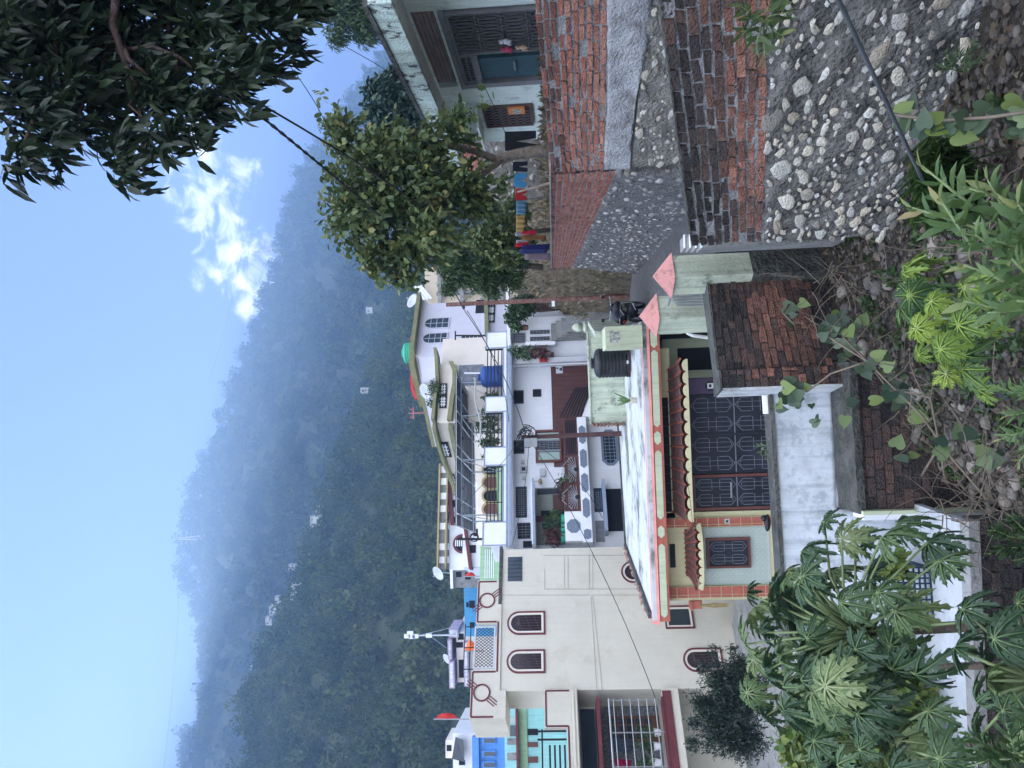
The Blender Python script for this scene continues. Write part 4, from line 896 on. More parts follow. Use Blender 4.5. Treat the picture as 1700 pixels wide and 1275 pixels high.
# striped brown fence (slats) between gates and the ramp
zf1 = S(933, 720)[1]
r = RW(936, 696, 966, 751); Fn = MB().box(FW, r[0], r[1], zl1 + .002, r[3], -.2, -.12).build('slatted_fence', M_brown, B); g = MB()
for k in range(6): z = zl1 + .1 + (r[3] - zl1 - .1) * k / 6; g.box(FW, r[0], r[1], z - .02, z + .02, -.119, -.08)
g.build('slats', M_black, Fn)
r2 = [S(930, 690), S(964, 690), S(980, 648), S(957, 641)]
Fn = MB().prism(FW, [r2[1], r2[2], r2[3], r2[0]], -.2, -.12).build('sloping_fence', M_brown, B); g = MB()
for k in range(7):
    f = k / 6; p = (r2[0][0], r2[1][1] + (r2[0][1] - r2[1][1]) * f); q = (r2[3][0], r2[2][1] + (r2[3][1] - r2[2][1]) * f); poly_line(g, FW, [p, q], -.119, .035)
g.build('slats', M_black, Fn)
m = MB().prism(FW, [S(966, 691), S(985, 691), S(1004, 640), S(983, 648)], -.3, -.02); m.build('ramp_wall', M_white, B)
# lower storey below the ledge
m = MB().box(FW, sl + .0, S(990, 650)[0], gB, zl0 - .001, -9, -.6); m.build('lower_wall', M_white, B)
def opL(x0, y0, x1, y1, oct_=False):
    r = FW.rect(x0, y0, x1, y1, -.6); a0, a1, z0, z1 = r; c = .22 if oct_ else 0.001
    o8 = [(a0 + c, z0), (a1 - c, z0), (a1, z0 + c), (a1, z1 - c), (a1 - c, z1), (a0 + c, z1), (a0, z1 - c), (a0, z0 + c)]
    w_ = MB().ring(FW, o8, inset(o8, .1 if oct_ else .04), -.599, -.55).build('window', M_stone_slab if oct_ else M_metal, B)
    MB().prism(FW, inset(o8, .05 if oct_ else .03), -.599, -.585).build('pane', M_glassb, w_); g = MB()
    for k in range(1, 9): a = a0 + .1 + (a1 - a0 - .2) * k / 9; g.box(FW, a - .008, a + .008, z0 + .1, z1 - .1, -.584, -.57)
    for k in range(1, 4): z = z0 + (z1 - z0) * k / 4; g.box(FW, a0 + .1, a1 - .1, z - .008, z + .008, -.583, -.569)
    g.build('grille', M_line, w_)
opL(998, 714, 1026, 773, True); opL(986, 811, 1002, 850)
m = MB().box(FW, *FW.rect(1007, 812, 1040, 882, -.6), -.599, -.56); m.build('dark_opening', M_dark, B)
m = MB().box(FW, *FW.rect(989, 865, 1003, 900, -.6), -.599, -.55); m.build('shutter', M_greywood, B)
m = MB().box(FW, *FW.rect(1002, 795, 1007, 880, .1), -.6, .1); m.build('canopy', M_bluegrey, B)
# porch: recessed dark space x 889-937, y 809-905 with slab edge above
zc0, zc1 = S(888, 855)[1], S(884, 855)[1]
m = MB().box(FW, S(886, 905)[0], S(886, 796)[0], zc0, zc1 + .03, tw, .1); m.build('porch_slab', M_white, B)
m = MB().box(FW, S(886, 905)[0] - .02, S(886, 796)[0] + .02, zc0 + .03, zc1, .101, .13); m.build('porch_trim', M_bluegrey, B)
m = MB().box(FW, *R(889, 810, 937, 905), tw + .002, tw + .03); m.build('porch_back', mat('porch_pale_green', (.24, .27, .24), var=.15, bump=.05), B)
for (x0, y0, x1, y1, mt_, nm) in [(892, 812, 935, 821, M_metal, 'door'), (898, 848, 937, 858, M_dark, 'door'), (900, 869, 935, 878, M_dark, 'door'), (918, 822, 937, 848, M_brown, 'panel'), (888, 857, 917, 867, M_maroon, 'pillar')]:
    MB().box(FW, *R(x0, y0, x1, y1), tw + .031, tw + .05).build(nm, mt_, B)
# meters, lamp
for (x0, y0, x1, y1) in [(865, 766, 871, 771), (864, 776, 875, 786), (867, 792, 872, 797), (896, 780, 905, 792)]:
    r = R(x0, y0, x1, y1); bx_ = MB().box(FW, *r, tw + .001, tw + .15).build('meter_box', mat('meter_grey', (.45, .48, .5), var=.1), B)
    if x0 == 864: MB().box(FW, r[0] + .06, r[1] - .06, r[2] + .06, r[3] - .06, tw + .151, tw + .16).build('dial', M_black, bx_)
m = MB(); c = R(893, 799, 900, 807); p = FW.w((c[0] + c[1]) / 2, (c[2] + c[3]) / 2, tw + .25)
m.tube([FW.w(c[1], c[3] + .3, tw), FW.w((c[0] + c[1]) / 2, c[3] + .3, tw + .25), p], .012, 5); m.lathe(p - np.array([0, 0, .1]), [(.04, 0), (.13, .03), (.14, .1), (.05, .16)], 12); m.build('wall_lamp', M_yellow, B)
# fabric and litter on the right: poster of the boy, small box
r = RW(923, 607, 934, 621, tw + .05); nb = MB().box(FW, *R(923, 607, 934, 621), tw + .056, tw + .07).build('poster', mat('poster_white', (.6, .66, .72), var=.05, bump=0), B)
g = MB(); c = ((r[0] + r[1]) / 2, (r[2] + r[3]) / 2); rr = R(923, 607, 934, 621); c = ((rr[0] + rr[1]) / 2, (rr[2] + rr[3]) / 2)
g.prism(FW, circ((c[0] - .02, c[1] - .07), .07, 10), tw + .071, tw + .073); g.prism(FW, circ((c[0] + .04, c[1] + .08), .045, 10), tw + .071, tw + .073); g.prism(FW, [(c[0] - .12, c[1] - .13), (c[0] + .12, c[1] - .13), (c[0] + .05, c[1] - .09), (c[0] - .06, c[1] - .09)], tw + .0735, tw + .075); g.build('printed_picture', M_metal, nb)
# first floor behind the balcony: terrace back wall is the next house; blue tank, solar array
pb = FW.w(S(820, 625, -1)[0], 0, -1.0); tank((pb[0], pb[1], zs1 + .01), .5, 1.35, M_bluetank, 'bright blue ribbed water tank behind the black balcony railing')
m = MB()
pl0 = S(772, 619, -1.0); q = FW.w(pl0[0], pl0[1], -1.0)
# solar array: four tilted panels on frames, back side towards the street
SA_ = thing('solar_array', FW.w(S(846, 760)[0], zs1, -1.5), 'long row of tilted solar panels on steel legs above the white balcony', 'solar panels')
def SP(x, y, t): r = FW.sz(x, y, t); return FW.w(r[0], r[1], t)
tl, tr = SP(757, 869, -2.4), SP(756, 622, -2.4); bl_, br_ = SP(787, 885, -.5), SP(786, 646, -.5)
tl = SP(757, 873, -.6); tr = SP(757, 617, -.6); bl_ = SP(789, 885, -2.6); br_ = SP(786, 668, -2.6)
def bil(u, v): return (tl * (1 - u) + tr * u) * (1 - v) + (bl_ * (1 - u) + br_ * u) * v
nrm = np.cross(tr - tl, bl_ - tl); nrm /= np.linalg.norm(nrm)
if nrm[1] > 0: nrm = -nrm
for k in range(6):
    u0, u1 = k / 6 + .003, (k + 1) / 6 - .003; c = [bil(u0, 0), bil(u1, 0), bil(u1, 1), bil(u0, 1)]
    pm = MB(); pm.hexa([x for x in c] + [x - nrm * .04 for x in c]); pan = pm.build('panel', M_solarback, SA_)
    e = MB()
    for (a, b) in [(0, 1), (1, 2), (2, 3), (3, 0)]: e.bar(c[a] + nrm * .02, c[b] + nrm * .02, .014)
    for v in (.35, .65): e.bar(bil(u0, v) + nrm * .012, bil(u1, v) + nrm * .012, .008)
    e.build('panel_frame', M_alu, pan)
    jb = MB(); cj = bil((u0 + u1) / 2, .3) + nrm * .03; jb.blob(cj, .08, .03, .05, 0); jb.build('junction_box', M_black, pan)
m = MB()
for v in (.2, .8): m.bar(bil(0, v) + nrm * .07, bil(1, v) + nrm * .07, .035)
for u in (.07, .42, .72, .96):
    p0_, p1_ = bil(u, .2) + nrm * .08, bil(u, .85) + nrm * .08
    for p_ in (p0_, p1_): m.bar(p_, np.array([p_[0], p_[1], zs1]), .03)
    m.bar(p0_, np.array([p1_[0], p1_[1], zs1 + .5]), .02); m.bar(bil(u, 0) + nrm * .06, bil(u, 1) + nrm * .06, .03)
m.build('support_frame', M_alu, SA_)
# white pipes by the blue tank
m = MB(); a = SP(772, 619, -.9); m.tube([SP(771, 619.5, -.8), SP(797, 619.5, -.8)], .04, 6); tag(m.build('vent_pipe', M_white, base=a), 'white plastic pipe rising beside the blue tank', 'pipe')
m = MB(); m.tube([SP(786, 627, -.7), SP(789, 629, -.7), SP(789, 668, -.7), SP(798, 700, -.7), SP(797, 735, -.7)], .04, 6); tag(m.build('overflow_pipe', mat('grey_pvc', (.35, .38, .4), rough=.4, bump=0), base=SP(789, 650, -.7)), 'grey pipe running along the terrace under the solar panels', 'pipe')
# terrace plants
for i, (x, y, s_) in enumerate([(798, 688, .5), (796, 710, .6), (800, 735, .5), (792, 660, .35), (800, 758, .35)]):
    q = SP(800, y, -1.2); q[2] = zs1; T = thing('terrace_plant', q, ['tall leafy terrace plant behind the second balcony railing', 'dense terrace plant under the solar panels', 'flowering terrace plant near the balcony panel', 'small plant beside the blue tank', 'low plant beside the middle balcony panel'][i], 'potted plant', 'plants on the white house terrace')
    MB().lathe(q, [(.14, 0), (.18, .28), (.2, .3), (.15, .28)], 12).build('pot', M_red, T)
    v, f, a = foliage([(q[0], q[1], q[2] + .6 + s_ * .6, s_ * .7, s_ * .7, s_)], 60, 4, .16, 'oval', np.random.default_rng(i + 5)); link_mesh('leaves', v, f, gA_leaf, T, attr=a)
# plants of the porch: palm-like pots and red flower
for i, (x, y, mt_) in enumerate([(920, 862, 0), (918, 878, 0), (925, 893, 1), (960, 812, 1), (950, 800, 0)]):
    q = SP(x, y, -.35); zb_ = zl1 if x < 940 else zl1; q[2] = S(940, y, -.35)[1] - (.1 if x < 940 else .6)
    T = thing('potted_plant', q, ['spreading palm in a green pot in the porch of the white house', 'drooping palm in a green pot nearest the white gate pillar', 'reddish leaved plant behind the octagon gate pillar', 'red flowering plant before the left sunburst gate', 'small green potted plant between the sunburst gates'][i], 'potted plant', 'potted plants at the white house gate')
    MB().lathe(q, [(.14, 0), (.2, .28), (.22, .3), (.16, .28)], 12).build('pot', M_greentank, T)
    ml = gA_leaf if not mt_ else leafmat('red_leaves', [(.05, .03, .02), (.12, .03, .04), (.05, .08, .03)])
    v, f, a = foliage([(q[0], q[1], q[2] + .65, .45, .35, .45)], 60, 4, .2, 'long', np.random.default_rng(i + 15), droop=.7); link_mesh('leaves', v, f, ml, T, attr=a)
# ================================================================ walls, lane, slope of the foreground
BR_DARK = [(.035, .032, .033), (.075, .06, .058), (.14, .085, .07), (.27, .13, .10), (.38, .19, .14)]
M_brick = mat('weathered_brick', (.2, .1, .08), rnd=BR_DARK, rough=.9, var=.35, scale=14, bump=.5, bscale=45, col2=(.05, .048, .045), thr=(.56, .72), dscale=5)
BR_RED = [(.09, .05, .045), (.20, .09, .07), (.30, .12, .09), (.37, .15, .11), (.42, .22, .17)]
M_brickr = mat('red_brick', (.3, .1, .08), rnd=BR_RED, rough=.9, var=.25, scale=14, bump=.4, bscale=45, col2=(.16, .13, .12), thr=(.6, .8), dscale=4)
M_mortar = mat('grey_mortar', (.30, .31, .325), var=.3, scale=9, bump=.6, bscale=40, col2=(.07, .07, .07), thr=(.50, .74), dscale=2)
M_mortard = mat('dark_mortar', (.06, .065, .072), var=.4, scale=9, bump=.7, bscale=40)
M_plaster = mat('rough_grey_plaster', (.38, .40, .43), var=.2, scale=5, bump=.5, bscale=30, col2=(.13, .125, .11), thr=(.50, .72), dscale=2.2, streak=.3, scol=(.14, .13, .12))
M_rubmort = mat('rubble_wall_mortar', (.17, .168, .16), var=.45, scale=5, bump=.8, bscale=22, col2=(.045, .048, .05), thr=(.50, .66), dscale=1.6, streak=.35, scol=(.04, .04, .042))
M_cobble = mat('wall_cobbles', (.4, .4, .4), rnd=[(.20, .20, .20), (.38, .34, .28), (.50, .51, .48), (.66, .60, .48), (.74, .74, .70)], rough=.75, var=.25, scale=22, bump=.35, bscale=50, col2=(.12, .12, .12), thr=(.58, .75), dscale=14)
def q_bil(Q, u, v):
    TL, TR, BR, BL = Q; return (TL * (1 - u) + TR * u) * (1 - v) + (BL * (1 - u) + BR * u) * v
def q_norm(Q):
    n = np.cross(Q[1] - Q[0], Q[3] - Q[0]); n /= np.linalg.norm(n)
    c = sum(Q) / 4
    return n if np.dot(n, -c) > 0 else -n
def bricks(Q, rows, L, dark=lambda u, v: .5, jit=.004, gap=.012, seed=1, miss=.0, proud=.012, depth=.05):
    rg = random.Random(seed); n = q_norm(Q); mb = MB(); W = np.linalg.norm(Q[1] - Q[0]); Hh = np.linalg.norm(Q[3] - Q[0])
    for r in range(rows):
        v0, v1 = r / rows, (r + 1) / rows; x = -rg.random() * L
        while x < W:
            l = L * rg.choice([1, 1, 1, .5, .97, 1.03]); u0, u1 = max(0, x / W), min(1, (x + l - gap) / W); x += l
            if u1 - u0 < .02 / W or rg.random() < miss: continue
            g = gap / Hh / 1.0; dj = proud + rg.uniform(-jit, jit) * 1.6; c = []
            for (u, v) in [(u0, v1 - g), (u1, v1 - g), (u1, v0), (u0, v0)]:
                c.append(q_bil(Q, u, v) + np.array([rg.uniform(-jit, jit) * .8, rg.uniform(-jit, jit) * .8, rg.uniform(-jit, jit)]))
            mb.rnd = min(.99, max(0, dark((u0 + u1) / 2, (v0 + v1) / 2) + rg.gauss(0, .16)))
            f = [p + n * dj for p in c]; b = [p - n * depth for p in c]; sh = [(sum(f) / 4) * .06 + p * .94 + n * .004 for p in f]
            mb.add([*b, *f, *sh], [(0, 1, 5, 4), (1, 2, 6, 5), (2, 3, 7, 6), (3, 0, 4, 7), (4, 5, 9, 8), (5, 6, 10, 9), (6, 7, 11, 10), (7, 4, 8, 11), (8, 9, 10, 11)])
    return mb
def cobbles(Q, count, r0, r1, seed=1, proud=.5, mind=1.0, flat=.5, lift=.0):
    rg = random.Random(seed); n = q_norm(Q); mb = MB(); W = np.linalg.norm(Q[1] - Q[0]); e1 = (Q[1] - Q[0]) / W; e2 = np.cross(n, e1); pts = []
    tries = 0
    while len(pts) < count and tries < count * 30:
        tries += 1; u, v = rg.random(), rg.random(); p = q_bil(Q, u, v); r = r0 + (r1 - r0) * rg.random() ** 2.2
        if all(np.linalg.norm(p - q) > (r + s) * mind for q, s in pts): pts.append((p, r))
    for p, r in pts:
        mb.rnd = min(.999, max(0, rg.gauss(.55, .28))); a = rg.uniform(-.5, .5) ; ca, sa = math.cos(a), math.sin(a); ax = e1 * ca + e2 * sa; ay = -e1 * sa + e2 * ca
        rx, ry, rz = r * rg.uniform(1, 1.5), r * rg.uniform(.6, .9), r * flat; K = 9; J = [rg.uniform(.62, 1.2) for _ in range(K)]; vs = []
        for i, (s_, h) in enumerate([(1.05, -.6), (1.0, .12), (.82, .55), (.42, .85)]):
            for k in range(K):
                t = 2 * PI * k / K; jj = J[k] * s_ * (1 + rg.uniform(-.06, .06)); vs.append(p + ax * math.cos(t) * rx * jj + ay * math.sin(t) * ry * jj + n * (rz * (h * proud * 2 - .12) + lift) + n * rz * ( rg.uniform(-.05, .05)))
        vs.append(p + n * (rz * (.9 * proud * 2 - .1) + lift)); fs = [(i * K + k, i * K + (k + 1) % K, (i + 1) * K + (k + 1) % K, (i + 1) * K + k) for i in range(3) for k in range(K)] + [(3 * K + k, 3 * K + (k + 1) % K, 4 * K) for k in range(K)]
        if np.dot(np.cross(e1, e2), n) < 0: fs = [f[::-1] for f in fs]
        mb.add(vs, fs)
    return mb
def roughquad(Q, nu, nv, amp, seed, thick=.3, lift=0, ej=0):
    """wall skin with an uneven face and a flat back"""
    n = q_norm(Q); vs = []; us = np.linspace(0, 1, nu + 1); vs_ = np.linspace(0, 1, nv + 1)
    for v in vs_:
        for u in us:
            p = q_bil(Q, u, v); a = float(fbm(np.array([p[0] * 3 + p[1] * 3.1]), np.array([p[2] * 3.]), 1.0, seed, 4)[0]); e_ = (float(fbm(np.array([p[0] * 3 + p[1] * 2.]), np.array([v * 40.]), 1.3, seed + 50, 4)[0]) * ej if ej and (v == 0 or v == 1) else 0); vs.append(p + n * (lift + amp * a) + np.array([0, 0, e_]))
    b = len(vs)
    for v in (0, 1):
        for u in (0, 1): vs.append(q_bil(Q, u, v) - n * thick)
    W = nu + 1; fs = [(j * W + i, (j + 1) * W + i, (j + 1) * W + i + 1, j * W + i + 1) for j in range(nv) for i in range(nu)]
    fs += [tuple([i for i in range(W)] + [b + 1, b]), tuple([nv * W + i for i in range(nu, -1, -1)] + [b + 2, b + 3]),
           tuple([j * W for j in range(nv, -1, -1)] + [b, b + 2]), tuple([j * W + nu for j in range(nv + 1)] + [b + 3, b + 1]), (b, b + 1, b + 3, b + 2)]
    m = MB(); m.add(vs, fs); return m
def setz(p, z): return np.array([p[0], p[1], z])
def vquad(a, b, ta, tb, ba, bb): return [setz(a, ta), setz(b, tb), setz(b, bb), setz(a, ba)]
# ---- W1: the near stone wall with brick courses on top
a1, b1 = P(1150, 405, 8.0), P(1098, 0, 5.6); e = (b1 - a1) * np.array([1, 1, 0]); e /= np.linalg.norm(e); b1x = b1 + e * 2.2
kx = 2.2 / np.linalg.norm((b1 - a1)[:2]); ext = lambda za, zb: zb + (zb - za) * kx
ta, tb = a1[2], b1[2]; ma, mb_ = P(1268, 405, 8.0)[2], P(1283, 0, 5.6)[2]
W1 = thing('stone_retaining_wall', setz(a1, -3.6), 'near retaining wall of pale cobbles in dark mortar under blackened brick courses', 'retaining wall')
Qb = vquad(a1, b1x, ta, ext(ta, tb), ma, ext(ma, mb_)); Qs = vquad(a1, b1x, ma, ext(ma, mb_), -3.9, -3.9)
bricks(Qb, 9, .23, lambda u, v: .10 + .80 * min(1, max(0, v - .2) * 1.6) - .3 * (u < .12), seed=3, jit=.010, miss=.03, gap=.022).build('brick_courses', M_brick, W1, attr=True)
roughquad(Qb, 60, 10, .006, 4, .36, -.002).build('mortar', M_mortar, W1)
roughquad(Qs, 90, 40, .022, 5, .40, .02).build('rubble_face', M_rubmort, W1, smooth=True)
cobbles(Qs, 900, .024, .10, 6, .28, .98, .25, .034).build('cobbles', M_cobble, W1, smooth=True, attr=True)
n1 = q_norm(Qb); t0, t1, t2, t3 = Qb[0] + n1 * .02, Qb[1] + n1 * .02, Qb[1] - n1 * .36, Qb[0] - n1 * .36; up = np.array([0, 0, .018])
m = MB(); m.hexa([t0 + up * .1, t1 + up * .1, t2 + up * .1, t3 + up * .1, t0 + up, t1 + up, t2 + up, t3 + up]); m.build('coping', M_darkmoss, W1)
# end face of the wall
# ---- W2: wall beyond the lane: bricks, plaster, rubble
a2, b2 = P(915, 286, 11.0), P(888, 0, 8.6); e = (b2 - a2) * np.array([1, 1, 0]); e /= np.linalg.norm(e); b2x = b2 + e * 2.5; k2 = 2.5 / np.linalg.norm((b2 - a2)[:2])
W2 = thing('plastered_brick_wall', setz(a2, -2.5), 'long wall across the lane with brick courses above grey plaster and exposed rubble', 'wall')
za, zb_ = P(1005, 286, 11.0)[2], P(1012, 0, 8.6)[2]; pa, pb_ = P(1048, 286, 11)[2], P(1080, 0, 8.6)[2]
ex2 = lambda x, y: y + (y - x) * k2
Q = vquad(a2, b2x, a2[2], ex2(a2[2], b2[2]), za, ex2(za, zb_))
bricks(Q, 10, .22, lambda u, v: .12 + .7 * min(1, max(0, v - .12) * 2.6), seed=8, miss=.03, gap=.026, jit=.011).build('brick_courses', M_brickr, W2, attr=True)
roughquad(Q, 60, 8, .006, 9, .3, -.004).build('mortar', M_mortar, W2)
Qp = vquad(a2, b2x, za, ex2(za, zb_), pa, ex2(pa, pb_)); roughquad(Qp, 140, 12, .012, 10, .3, .022, .035).build('plaster_band', M_plaster, W2, smooth=True)
Qr = vquad(a2, b2x, pa, ex2(pa, pb_), -2.7, -2.5); roughquad(Qr, 80, 20, .02, 11, .32, .0).build('rubble_face', mat('brown_grey_mortar', (.22, .215, .20), var=.35, scale=7, bump=.9, bscale=24, col2=(.34, .34, .33), thr=(.5, .7), dscale=3), W2, smooth=True)
cobbles(Qr, 420, .02, .08, 12, .3, .95, .25, .014).build('cobbles', M_cobble, W2, smooth=True, attr=True)
# ---- W3: brick wall running away down the lane on a cobble base
a3, b3 = P(916, 445, 24.0), P(915, 289, 11.1)
W3 = thing('lane_side_wall', setz((a3 + b3) / 2, -2.6), 'brick wall on a white flecked stone base running away down the lane', 'wall')
za3, zb3 = P(950, 445, 24.0)[2], P(1026, 289, 11.1)[2]
Q = vquad(a3, b3, a3[2], b3[2], za3, zb3)
bricks(Q, 10, .23, lambda u, v: .25 + .45 * min(1, v * 4), seed=14, jit=.006, gap=.02).build('brick_courses', M_brickr, W3, attr=True)
roughquad(Q, 60, 6, .004, 15, .3, -.004).build('mortar', mat('pale_mortar', (.30, .31, .33), var=.2, bump=.3), W3)
nn = q_norm(Q); Qe = vquad(b3 + nn * .01, b3 + nn * .01 + np.array([.34, -.08, 0]), b3[2] + .003, b3[2] + .003, zb3, zb3)
bricks(Qe, 9, .2, lambda u, v: .2, seed=17, jit=.005, gap=.014).build('end_bricks', M_brick, W3, attr=True)
Qe2 = vquad(b3 + nn * .03, b3 + nn * .03 + np.array([.34, -.08, 0]), zb3 - .001, zb3 - .001, -2.7, -2.7); roughquad(Qe2, 6, 20, .02, 19, .2, .02).build('end_rubble', M_rubmort, W3, smooth=True); cobbles(Qe2, 12, .05, .12, 23, .5, 1, .45).build('end_cobbles', M_cobble, W3, smooth=True, attr=True)
lf = setz(P(1040, 460, 24.5), -2.7)
Qs3 = [setz(a3, za3 - .001), setz(b3, zb3 - .001), setz(b3 + nn * .28, -2.75), setz(a3 + nn * .3, -2.75)]
roughquad(Qs3, 90, 14, .02, 16, .3, .02).build('rubble_face', mat('grey_flecked_mortar', (.15, .155, .16), var=.35, scale=6, bump=.8, bscale=25, col2=(.08, .08, .08), thr=(.5, .7)), W3, smooth=True)
cobbles(Qs3, 700, .035, .10, 18, .45, .8, .4, .02).build('cobbles', mat('white_cobbles', (.5, .5, .5), rnd=[(.13, .13, .13), (.19, .19, .19), (.26, .26, .26), (.5, .5, .48)], rough=.8, var=.2, bump=.2), W3, smooth=True, attr=True)
m = MB(); c0, c1 = setz(a3, a3[2]) + nn * .03, setz(b3, b3[2]) + nn * .03; c2, c3 = c1 - nn * .36, c0 - nn * .36; m.hexa([p + up * .05 for p in (c0, c1, c2, c3)] + [p + up * 1.2 for p in (c0, c1, c2, c3)]); m.build('coping', M_concrete, W3)
# ---- lane
L_ = [(5.2, 2, -1.7), (2.95, 6.0, -2.0), (1.75, 8.25, -2.2), (1.9, 10.2, -2.3), (1.55, 12.5, -2.4), (1.62, 19, -2.5), (1.6, 24, -2.6), (1.7, 29, -2.8), (1.6, 36, -3.0)]
R_ = [(7.5, 2, -1.7), (5.6, 6.0, -2.0), (4.4, 8.4, -2.2), (3.4, 10.2, -2.3), (3.2, 12.5, -2.4), (3.6, 19, -2.5), (3.9, 24, -2.6), (3.8, 29, -2.8), (3.0, 36, -3.0)]
vs = []; fs = []; K = 10
for i, (l, r) in enumerate(zip(L_, R_)):
    for k in range(K + 1): f = k / K; vs.append([l[j] * (1 - f) + r[j] * f for j in range(3)])
    if i: fs += [((i - 1) * (K + 1) + k, (i - 1) * (K + 1) + k + 1, i * (K + 1) + k + 1, i * (K + 1) + k) for k in range(K)]
tag(link_mesh('lane', vs, fs, mat('gravel_lane', (.17, .175, .18), var=.35, scale=8, bump=1.0, bscale=60, col2=(.28, .28, .28), thr=(.56, .62), dscale=30)), kind='structure')
# ---- terrace and dry bank behind the lane walls
xs = np.linspace(0, 1, 60); ys = np.linspace(10.5, 44, 90); vs = []
for y in ys:
    xl = np.interp(y, [8, 11.1, 24, 26, 28, 30, 33, 36, 44], [4.6, 3.45, 3.85, 3.4, 2.9, 2.5, 2.65, 2.9, 2.9])
    for f in xs:
        x = xl + f * 24; z = -.35 + 2.1 * np.interp(y, [14, 23, 33, 44], [0, .12, .85, 1.0]) + np.interp(x - xl, [0, 3, 24], [0, .3, 2.5])
        if y > 24.3: z = z - 2.6 * max(0, 1 - (x - xl) / 1.6) ** 1.0 * min(1, (y - 24.3) / .7)
        z += float(fbm(np.array([x]), np.array([y]), 3.0, 31, 5)[0]) * .09; vs.append((x, y, z if f > 0 or y < 24.3 else -4.5))
n = len(xs); fs = [(j * n + i, j * n + i + 1, (j + 1) * n + i + 1, (j + 1) * n + i) for j in range(len(ys) - 1) for i in range(n - 1)]
tag(link_mesh('bank', vs, fs, mat('dry_grass_earth', (.13, .105, .07), var=.5, scale=4, bump=1.0, bscale=30, col2=(.05, .055, .03), thr=(.48, .62), dscale=3), smooth=True), kind='structure')
# ---- near slope of rubble and soil
def slope_z(x, y):
    b = np.interp(x, [-2.2, -1.55, -.75, .1, 1.2, 2.2, 4], [-5.6, -4.75, -4.2, -3.7, -3.5, -3.45, -3.4]); b = b + np.interp(y, [0, 2.5, 5.5, 8.5, 11], [1.5, .9, .2, 0, .1])
    return b + float(fbm(np.array([x]), np.array([y]), 1.3, 33, 4)[0]) * .05
xs = np.linspace(-2.2, 5, 90); ys = np.linspace(.6, 10.6, 110); vs = [(x, y, slope_z(x, y) - (.25 if (x > 1.9 and y > 9) else 0)) for y in ys for x in xs]; n = len(xs)
tag(link_mesh('slope', vs, [(j * n + i, j * n + i + 1, (j + 1) * n + i + 1, (j + 1) * n + i) for j in range(len(ys) - 1) for i in range(n - 1)], mat('dark_soil', (.06, .052, .042), var=.5, scale=8, bump=1.0, bscale=40, col2=(.12, .10, .08), thr=(.55, .7), dscale=10), smooth=True), kind='structure')
# ---- W4: gate-side brick wall with plastered flank
a4, m4, b4 = P(1192, 645, 9.35), P(1191, 615, 9.4), P(1190, 470, 9.9); z4 = P(1190, 560, 9.6)[2]
W4 = thing('dark_brick_wall', setz(m4, -3.8), 'blackened brick wall end beside the pink capped gate pillars', 'brick wall')
Q4 = vquad(setz(m4, 0) + np.array([0, .08, 0]), b4, z4, z4, -3.85, -3.7)
bricks(Q4, 20, .235, lambda u, v: .08 + .62 * max(0, 1 - abs(v - .45) * 2.6), seed=21, jit=.008, gap=.013).build('bricks', M_brick, W4, attr=True); roughquad(Q4, 30, 20, .005, 22, .3, -.003).build('mortar', M_mortard, W4)
Q4b = vquad(a4, m4, z4, z4, -3.85, -3.85); bricks(Q4b, 20, .24, lambda u, v: .1 + .6 * max(0, 1 - abs(v - .45) * 2.2), seed=24, jit=.006, gap=.013).build('pier_bricks', M_brick, W4, attr=True); roughquad(Q4b, 6, 20, .004, 25, .4, -.003).build('pier_mortar', M_mortard, W4)
nw = q_norm(Q4b); m = MB(); p0, p1 = a4 - nw * .0, a4 - nw * .4; sdir = (a4 - m4) * np.array([1, 1, 0]); sdir /= np.linalg.norm(sdir)
m.hexa([setz(p0 + nw * .015, -3.6), setz(p0 + nw * .015 + sdir * .03, -3.6), setz(p1 + sdir * .03, -3.6), setz(p1, -3.6), setz(p0 + nw * .015, z4 + .01), setz(p0 + nw * .015 + sdir * .03, z4 + .01), setz(p1 + sdir * .03, z4 + .01), setz(p1, z4 + .01)])
m.build('plaster_flank', M_white2, W4)
m = MB(); ps = [a4 + nw * .03 + sdir * .03, m4 + nw * .03, m4 + nw * .0 + np.array([0, .06, 0]), b4 + nw * .03, b4 - nw * .33, m4 - nw * .33, a4 - nw * .4 + sdir * .03]
m.slab([(p[0], p[1]) for p in ps][::-1] if False else [(p[0], p[1]) for p in ps], z4 + .012, z4 + .04); m.build('coping', M_darkmoss, W4)
# ---- W5: whitewashed parapet with blackened coping
zc = P(1284, 700, 9.7)[2]; xr = P(1290, 646, 9.7)[0]; F5 = Frame((0, 9.75, 0), 0)
W5 = thing('whitewashed_parapet', (-2, 9.9, -3.4), 'long streaked whitewashed parapet with blackened coping before the house grille', 'parapet')
xm = P(1440, 858, 9.2)[0]
Q5 = [np.array([xm, 9.7, zc - .03]), np.array([xr, 9.7, zc - .0]), np.array([xr, 9.7, -3.44]), np.array([xm, 9.7, -3.44])]; roughquad(Q5, 50, 14, .006, 41, .22, .0).build('wall_face', mat('streaked_whitewash', (.60, .65, .71), var=.14, scale=3, bump=.12, bscale=16, streak=.6, scol=(.32, .37, .42), col2=(.42, .47, .52), thr=(.5, .62), dscale=5), W5, smooth=True)
Q5 = [np.array([-6.2, 9.7, zc - .16]), np.array([xm, 9.7, zc - .03]), np.array([xm, 9.7, -4.2]), np.array([-6.2, 9.7, -4.2])]; roughquad(Q5, 60, 22, .006, 42, .22, .0).build('wall_face', MATS['streaked_whitewash'], W5, smooth=True)
